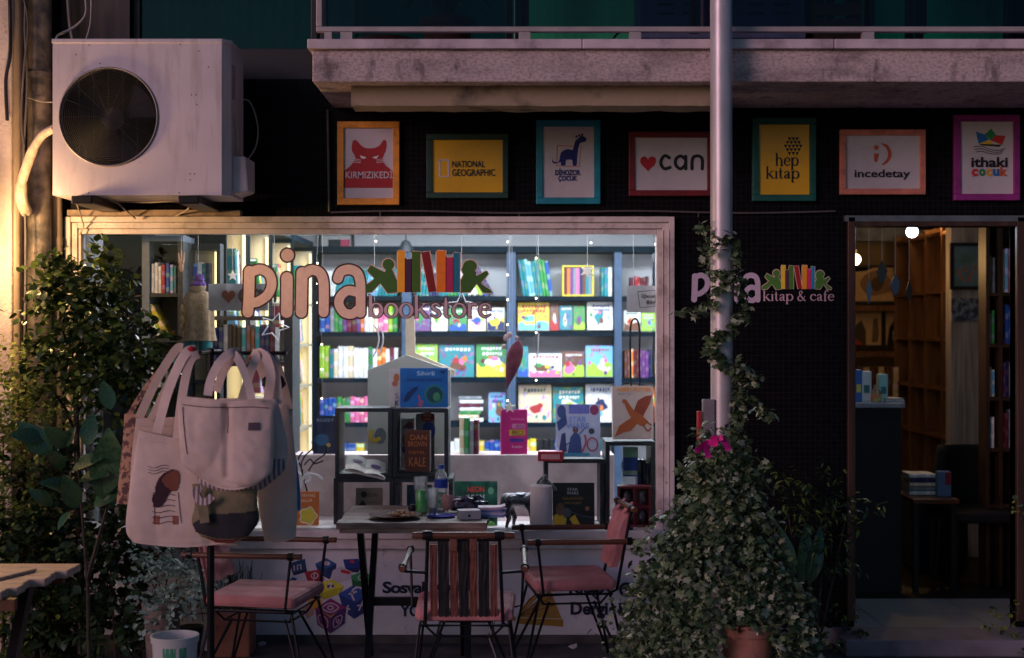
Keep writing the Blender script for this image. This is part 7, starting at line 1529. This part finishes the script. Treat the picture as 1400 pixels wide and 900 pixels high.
# dim shrub at the wall right of the ivy
ds = thing('dark_shrub', W(1110, 920, -.28), 'dim broad-leaved shrub against the black wall beside the doorway', 'shrub')
L_ = cloud([((1085,690,-.28),(38,38,.12)),((1130,670,-.28),(40,32,.12)),((1165,690,-.28),(20,30,.1)),((1110,740,-.28),(38,50,.12)),((1150,740,-.3),(26,40,.1))], 520, .03, .055, shell=.3)
foliage(ds, L_, LN, [G3, G3, G1b], 200)
m = MB(); [m.tube([tuple(W(1115,900,-.28)), tuple(W(1115+dx*.5,800,-.28)), tuple(W(1115+dx,690,-.28))], [.009,.006,.003], 6) for dx in (-40,-15,15,45)]; part(m, 'stem', BARK, ds)
for (x0,y0,x1,y1_) in ((1085,790,1072,720),(1095,800,1108,718),(1105,800,1128,722),(1078,800,1066,745)):
    o = bpy.data.objects.new('leaf', rme[0]); COL.objects.link(o); o.parent = ds; p0, p1 = W(x0,y0,-.34), W(x1,y1_,-.36); o.matrix_local = Matrix.Translation(p0-ds.location) @ facing(p1-p0, .2, (p1-p0).length, .5)
fl_ = thing('doorside_plant', W(1380, 885, -.2), 'small leafy plant at the foot of the right door post', 'plant'); foliage(fl_, cloud([((1385,858,-.2),(20,20,.08)),((1392,700,-.1),(10,18,.05))], 110, .02, .035, shell=.2), OV, [G3, G2], 100)
lf2 = thing('doorside_plant', W(1150, 885, -.15), 'small leafy plant at the foot of the left door post', 'plant'); foliage(lf2, cloud([((1158,862,-.15),(24,22,.08))], 110, .02, .035, shell=.2), OV, [G3, G1b], 100)
# litter on the pavement
for (px, py, lab) in ((785,888,'crumpled white scrap of paper on the pavement below the right chair'),(358,884,'small crumpled paper scrap on the pavement below the left chair')):
    y = 7.5*0 + (1.65*FPX/(py-CY))-D0; o = solo(MB().blob((WX(px,y),y,.012), (.022,.015,.012), 8, 6, wob=.8, seed=px), 'paper_scrap', ink((.55,.55,.6)), lab, 'litter'); o.location.z = .001
# ------------------------------------------------------------------ cafe behind the doorway
yk = 1.0; WARML = (1.0,.55,.2)
# counter
ct = thing('cafe_counter', (WX(1195,yk), yk, .082), 'black cafe counter inside the doorway with goods on its pale top', 'counter')
cx0, cx1 = PX1+.02, WX(1232,yk); czt = WZ(551,yk)
part(MB().box(cx0, cx1, yk, yk+.75, .082, czt-.03), 'front_panel', mat('black_counter', (.006,.006,.008), .5), ct); part(MB().box(cx0, cx1+.02, yk-.02, yk+.77, czt-.0295, czt), 'countertop', mat('grey_counter_top', (.35,.36,.42), .3), ct, bevel=.004)
for i, (px, w_, h_, c, lab) in enumerate(((1174,10,44,(60,110,190),'blue and yellow packet at the left end of the counter'),(1185,13,42,(210,215,220),'white packet on the cafe counter'),(1208,12,38,(150,200,200),'pale teal packet on the cafe counter'))):
    t = thing('packet', (WX(px,yk+.1), yk+.1, czt+.001), lab, 'packet'); s_ = (yk+.1+D0)/FPX; part(MB().box(WX(px,yk+.1)-w_*s_/2, WX(px,yk+.1)+w_*s_/2, yk+.1, yk+.17, czt+.001, czt+h_*s_), 'carton', ink(srgb(*c)), t, bevel=.003)
    part(MB().box(WX(px,yk+.1)-w_*s_*.3, WX(px,yk+.1)+w_*s_*.3, yk+.0985, yk+.0995, czt+h_*s_*.3, czt+h_*s_*.55), 'label_print', ink(srgb(*((225,210,80) if i == 0 else (60,120,120)))), t)
t = thing('spray_bottle', (WX(1198,yk+.06), yk+.06, czt+.001), 'small clear bottle with green and red label on the counter', 'bottle'); part(MB().lathe([(.028,0),(.030,.005),(.030,.06),(.012,.09),(.012,.105)], (WX(1198,yk+.06),yk+.06,czt+.001), 16), 'body', TGLASS, t, smooth=50); part(MB().lathe([(.031,.01),(.031,.05)], (WX(1198,yk+.06),yk+.06,czt+.001), 16, caps=False), 'label_print', mat('bottle_label', (.7,.15,.1), .4, col2=(.4,.6,.2), scale=20), t)
t = thing('paper_stack', (WX(1222,yk+.12), yk+.12, czt+.001), 'low stack of papers on the right end of the counter', 'papers'); [part(MB().box(WX(1208,yk+.1), WX(1236,yk+.1)-k*.004-.01, yk+.04+k*.004, yk+.24, czt+.001+k*.008, czt+.0085+k*.008), 'sheet_bundle', ink((.5,.52,.58) if k % 2 else (.3,.32,.36)), t) for k in range(3)]
# posters on the rear wall of the cafe
yr = 4.95
def cposter(px0, px1, pt, pb, label, c, shapes=()):
    x0, x1, z0, z1 = WX(px0,yr), WX(px1,yr), WZ(pb,yr), WZ(pt,yr); t = thing('framed_poster', ((x0+x1)/2, yr, z0), label, 'poster', 'posters on the rear wall of the cafe')
    m = MB(); f = .02; m.box(x0-f,x1+f,yr,yr+.02,z1,z1+f); m.box(x0-f,x1+f,yr,yr+.02,z0-f,z0); m.box(x0-f,x0,yr,yr+.02,z0,z1); m.box(x1,x1+f,yr,yr+.02,z0,z1); part(m, 'frame', BLACKP, t)
    part(MB().box(x0,x1,yr+.008,yr+.018,z0,z1), 'poster', ink(srgb(*c)), t); k = 0
    for c2, P_ in shapes: k += 1; part(MB().flat(PP(P_, yr), yr+.007-.0008*k), 'poster_print', ink(srgb(*c2)), t)
    return t
cposter(1160, 1236, 366, 412, 'wide beige poster with a dark swirl on the cafe rear wall', (215,180,130), [((150,115,80), crom([(1176,388),(1186,374),(1204,370),(1216,380),(1222,396),(1206,402),(1188,404)],4,True)), ((90,70,55), crom([(1190,388),(1200,378),(1208,386),(1204,396),(1196,398)],4,True))])
cposter(1160, 1205, 427, 472, 'beige poster with dark and red figures on the cafe rear wall', (220,185,135), [((70,60,45), [(1168,472),(1170,445),(1178,438),(1184,452),(1184,472)]), ((170,60,40), [(1166,472),(1168,462),(1178,468),(1180,472)]), ((120,100,70), [(1192,468),(1194,436),(1200,434),(1202,456),(1200,468)])])
t = cposter(1211, 1247, 427, 472, 'beige poster with a black helmet shape and white title on the cafe rear wall', (215,180,135), [((14,12,14), [(1213,472),(1216,448),(1224,436),(1234,430),(1244,426),(1247,430),(1247,472)])])
ptext(t, 'STAR', 1220, 1238, 453, 461, yr+.008, (.8,.75,.68), .03); ptext(t, 'WARS', 1220, 1241, 462, 469, yr+.008, (.8,.75,.68), .03)
for py in (418, 480):
    solo(MB().box(WX(1150,yr), WX(1246,yr), yr-.14, yr+.02, WZ(py,yr)-.05, WZ(py,yr)), 'wall_shelf', WOODC, 'brown wall shelf under the upper row of cafe posters' if py == 418 else 'brown wall shelf under the lower row of cafe posters', 'shelf')
solo(MB().box(PX1+.01, 4.05, 5.05, 5.19, WZ(330,5.1), WZ(311,5.1)), 'painted_frieze', mat('blue_frieze', (.30,.36,.50), .6, col2=(.15,.18,.30), scale=9), 'pale blue patterned frieze board high on the cafe rear wall', 'frieze')
for i, c in enumerate(((120,80,50),(200,170,120),(90,70,50),(160,130,90),(70,50,40),(180,150,110),(110,70,40))):
    o = book((WX(1166+i*10,4.7), 4.72, WZ(555,4.7)), .05, .15, .33, 'brown' if i % 2 else 'cream', f'{ORD[i]} from left, tall folders under the cafe posters', group='tall folders under the cafe posters')
solo(MB().box(PX1+.01, WX(1246,4.7), 4.66, 5.0, .082, WZ(555.5,4.7)), 'low_cabinet', WOODC, 'brown low cabinet under the cafe posters', 'cabinet')
# feather-like mobiles
for px, pt, pb, w_, c, lab in ((1188,380,415,8,(60,85,115),'slate blue leaf-shaped mobile nearest the left of the doorway'),(1206,356,388,15,(12,12,16),'black diamond-shaped mobile hanging in the doorway'),(1224,374,404,14,(50,65,90),'dark blue diamond-shaped mobile hanging in the doorway'),(1243,382,412,9,(10,10,14),'narrow black leaf-shaped mobile hanging in front of the wooden bookcase')):
    y = 1.4; t = thing('hanging_mobile', W(px, pb, y), lab, 'mobile', 'mobiles hanging in the doorway'); P_ = [(WX(px,y), WZ(pt,y)), (WX(px+w_/2,y), WZ(pt+(pb-pt)*.45,y)), (WX(px+w_*.15,y), WZ(pb,y)), (WX(px-w_*.15,y), WZ(pb,y)), (WX(px-w_/2,y), WZ(pt+(pb-pt)*.5,y))]
    part(MB().prism(P_, y-.004, y+.004), 'panel', ink(srgb(*c)), t, bevel=.002); thread(WX(px,y), y, WZ(pt,y), 2.75, t)
# right side: bookcases with warm lit side
XR = 3.30
wb = thing('wooden_bookcase', (XR+.15, 3.9, .082), 'tall empty brown wooden bookcase along the right wall of the cafe', 'bookcase')
for k, yy in enumerate((3.05,3.45,3.9,4.35,4.8)):
    part(MB().box(XR, XR+.3, yy, yy+.03, .082, 2.45), 'upright', WOODC, wb)
for k in range(4):
    y0, y1_ = (3.08,3.48,3.93,4.38)[k], (3.449,3.899,4.349,4.799)[k]
    for zz in (.45,.83,1.2,1.58,1.95,2.4): part(MB().box(XR+.003, XR+.3, y0+.001, y1_-.001, zz-.025, zz), 'shelf', WOODC, wb)
part(MB().box(XR+.301, XR+.32, 3.05, 4.83, .082, 2.45), 'back_panel', WOODC, wb)
solo(MB().box(WX(1300,2.3), WX(1349,2.3), 2.3, 2.42, .082, 2.7), 'wood_panel_column', WOODG, 'grey wooden panelled column between the two cafe bookcases', 'column', bevel=.004)
# pictures on the column
t = thing('framed_picture', W(1322,396,2.29), 'framed painting of people in a green landscape high on the wooden column', 'picture'); yy = 2.27
m = MB(); x0,x1,z0,z1 = WX(1300,yy),WX(1346,yy),WZ(396,yy),WZ(332,yy); f=.022
for q in ((x0,x1,z1-f,z1),(x0,x1,z0,z0+f),(x0,x0+f,z0+f,z1-f),(x1-f,x1,z0+f,z1-f)): m.box(q[0],q[1],yy,yy+.028,q[2],q[3])
part(m, 'frame', BLACKP, t); part(MB().box(x0+f,x1-f,yy+.01,yy+.02,z0+f,z1-f), 'painting', mat('landscape_painting', (.08,.20,.16), .5, col2=(.20,.30,.40), scale=7, detail=6), t)
m = MB(); [m.disc(WX(px,yy), WZ(py,yy), .012, .022, yy+.009-.0001*i) for i, (px, py) in enumerate(((1312,372),(1320,368),(1328,374),(1334,366),(1316,380),(1326,382)))]; part(m, 'painted_figures', ink(srgb(170,110,90)), t)
t = thing('small_picture', W(1322,439,2.29), 'small dark collage picture pinned below the framed painting', 'picture'); part(MB().box(WX(1302,yy), WX(1345,yy), yy+.015, yy+.028, WZ(439,yy), WZ(408,yy)), 'print', mat('collage_print', (.03,.05,.10), .5, col2=(.25,.28,.32), scale=24, lo=.45, hi=.6), t)
# right bookcase with books, facing the street
YC = 1.2; sb = thing('wooden_bookcase', (WX(1378,YC), YC, .082), 'dark wooden bookcase packed with books just inside the right door post', 'bookcase')
DW = mat('dark_stained_wood', (.05,.022,.012), .5, var=.3, scale=8)
for px in (1348, 1366, 1402): part(MB().box(WX(px,YC), WX(px,YC)+.022, YC, YC+.13, .082, 2.6), 'upright', DW, sb)
part(MB().box(WX(1348,YC), WX(1402,YC)+.022, YC+.131, YC+.14, .082, 2.6), 'back_panel', DW, sb)
BP = (400, 470, 543, 613, 690)
for py in BP:
    for a_, b_ in ((1348,1366),(1366,1402)): part(MB().box(WX(a_,YC)+.023, WX(b_,YC)-.001, YC+.002, YC+.13, WZ(py,YC)-.022, WZ(py,YC)), 'shelf', DW, sb)
rn = ['top','second','third','fourth']
for i, (py, h_, pa, pb) in enumerate(((400,.27,['grey','grey'],['white','light blue','red','white','cream','navy','yellow']),(470,.24,['white','green','white'],['navy','blue','blue','maroon','white','yellow']),(543,.22,['white','light blue'],['purple','navy','grey','white','maroon','grey']),(613,.24,['light blue','white'],['maroon','grey','brown','navy']))):
    row(WX(1353,YC), WX(1365,YC), YC+.02, WZ(py,YC), h_*.85, pa, f'in the narrow side, {rn[i]} shelf, dark cafe bookcase', thick=.02, depth=.1, group='books on the dark cafe bookcase')
    row(WX(1371,YC), WX(1400,YC), YC+.01, WZ(py,YC), h_, pb, f'on the {rn[i]} shelf of the dark cafe bookcase', thick=.022, depth=.1, group='books on the dark cafe bookcase')
solo(MB().box(WX(1236,1.9), WX(1312,1.9), 1.7, 2.1, .083, WZ(655,1.9)), 'added_dark_block', mat('dark_block_matte', (.004,.004,.005), .9), 'added black block that darkens the doorway behind the small table', 'bench', bevel=.03)  # black block added to make the lower doorway dark
# lamps in the cafe
def bulb(px, py, y, r, col, es, power, label, lcol, cup=False):
    c = W(px, py, y); t = thing('pendant_bulb', c, label, 'lamp'); bo_ = part(MB().blob(c, r, 16, 10), 'bulb', emit('bulb_glow', col, es), t, smooth=60)
    part(MB().tube([(c.x,c.y,c.z+r*.8),(c.x,c.y,2.759)], .004, 5), 'cord', BLACKP, t); part(MB().tube([(c.x,c.y,c.z+r*.8),(c.x,c.y,c.z+r*.8+.04)], .015, 10), 'socket', BLACKP, t)
    if cup: part(MB().lathe([(.01,-r-.045),(.07,-r-.04),(.12,-r-.02)], c, 18, caps=False), 'light_blocking_dish', BLACKP, t, smooth=60)  # opaque dish added to keep bulb light off the lower room
    l = bpy.data.lights.new('bulb_light', 'POINT'); l.energy = power; l.color = lcol; l.shadow_soft_size = r+.01; o = bpy.data.objects.new('bulb_light', l); COL.objects.link(o); o.parent = t; o.location = (0,-r-.03,0)
bulb(1247, 317, .75, .035, (.75,.88,1.0), 14, 5, 'cool white round bulb hanging at the top of the doorway', (.6,.8,1.0))
bulb(1169, 355, 2.4, .04, (1.0,.75,.35), 14, 11, 'warm bulb at the left edge of the doorway', WARML, True)
bulb(1262, 300, 3.6, .04, (1.0,.7,.3), 12, 11, 'unseen warm bulb above the doorway view that lights the cafe posters', WARML, True)  # bulb kept out of view, only its warm light shows
# stool / clutter in the dark foreground of the cafe
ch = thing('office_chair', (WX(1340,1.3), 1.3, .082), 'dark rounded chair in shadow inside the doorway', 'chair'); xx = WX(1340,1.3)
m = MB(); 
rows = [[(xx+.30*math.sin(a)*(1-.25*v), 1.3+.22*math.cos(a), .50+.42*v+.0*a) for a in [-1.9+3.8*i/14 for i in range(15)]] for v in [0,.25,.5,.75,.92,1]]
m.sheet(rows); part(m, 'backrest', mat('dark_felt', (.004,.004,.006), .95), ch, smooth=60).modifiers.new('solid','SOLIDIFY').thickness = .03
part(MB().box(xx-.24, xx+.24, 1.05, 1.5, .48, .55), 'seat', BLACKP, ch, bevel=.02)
for sx in (-1,1):
    for sy in (-1,1): part(MB().tube([(xx+sx*.2,1.28+sy*.18,.48),(xx+sx*.22,1.28+sy*.2,.083)], .014, 8), 'leg', BLACKP, ch)
t = thing('paper_cup', (WX(1292,1.1), 1.15, 0), 'pale blue and red carton on the dark cafe table in the doorway', 'carton'); t.location.z = WZ(680,1.1)
s_ = 8.6/FPX; z0 = WZ(680,1.1); part(MB().box(WX(1283,1.1), WX(1301,1.1), 1.1, 1.17, z0, WZ(645,1.1)), 'carton', ink(srgb(90,120,160)), t, bevel=.006); part(MB().box(WX(1292,1.1), WX(1300,1.1), 1.097, 1.099, WZ(663,1.1), WZ(646,1.1)), 'red_print', ink(srgb(130,40,50)), t)
t = thing('cafe_table', (WX(1280,1.15), 1.15, .082), 'small dark table in the shade inside the doorway', 'table'); part(MB().box(WX(1236,1.1)+.03, WX(1305,1.1), 1.0, 1.5, z0-.03, z0-.001), 'tabletop', WOODR, t, bevel=.004)
for xx_ in (WX(1236,1.1)+.05, WX(1305,1.1)-.03):
    for yy in (1.03,1.47): part(MB().box(xx_-.015, xx_+.015, yy-.015, yy+.015, .083, z0-.031), 'leg', BLACKP, t)
for k in range(5):
    o = bpy.data.objects.new('book', BOOKME); COL.objects.link(o); zz0 = z0+.001+k*.026; o.scale = (.025,.18,.16); o.rotation_euler = (0,R(90),0); o.location = (WX(1243,1.2)+random.uniform(0,.01), 1.2, zz0+.0125); c = ['white','grey','cream','navy','white'][k]; o.color = (*srgb(*PAL[c]), 1)
    tag(o, f'{c} book lying {ORD[k]} from the bottom of the stack beside the counter', 'book', 'stack of books beside the counter')
# two pots and plants on the balcony
for px, w_, h_, lab in ((612,36,52,'dark glazed pot with a thin-leaved plant on the balcony'),(528,40,24,'low brown pot on the balcony behind the smoked glass'),(563,14,24,'small brown pot between the two larger balcony pots')):
    y = -.5; s_ = (y+D0)/FPX; x = WX(px,y); r_ = w_*s_; hh = .20 if w_ == 36 else .10
    t = thing('balcony_pot', (x, y, bfz), lab, 'flower pot', 'pots on the balcony'); part(MB().lathe([(r_*.7,0),(r_*.95,hh*.8),(r_*1.08,hh*.82),(r_*1.08,hh),(r_*.9,hh),(.001,hh*.85)], (x,y,bfz), 24), 'pot', mat('dark_terracotta', (.10,.035,.02), .7, var=.2), t, smooth=35)
    if w_ == 36:
        for k in range(16):
            a = random.uniform(-1.2,1.2); P_ = [(x,y,bfz+hh*.9),(x+.07*a,y+random.uniform(-.05,.05),bfz+hh+.12),(x+.17*a,y,bfz+hh+.14-.03*abs(a)),(x+.22*a,y,bfz+hh+.06)]; part(MB().tube(crom(P_,4), .0035, 4), 'frond', G3, t)
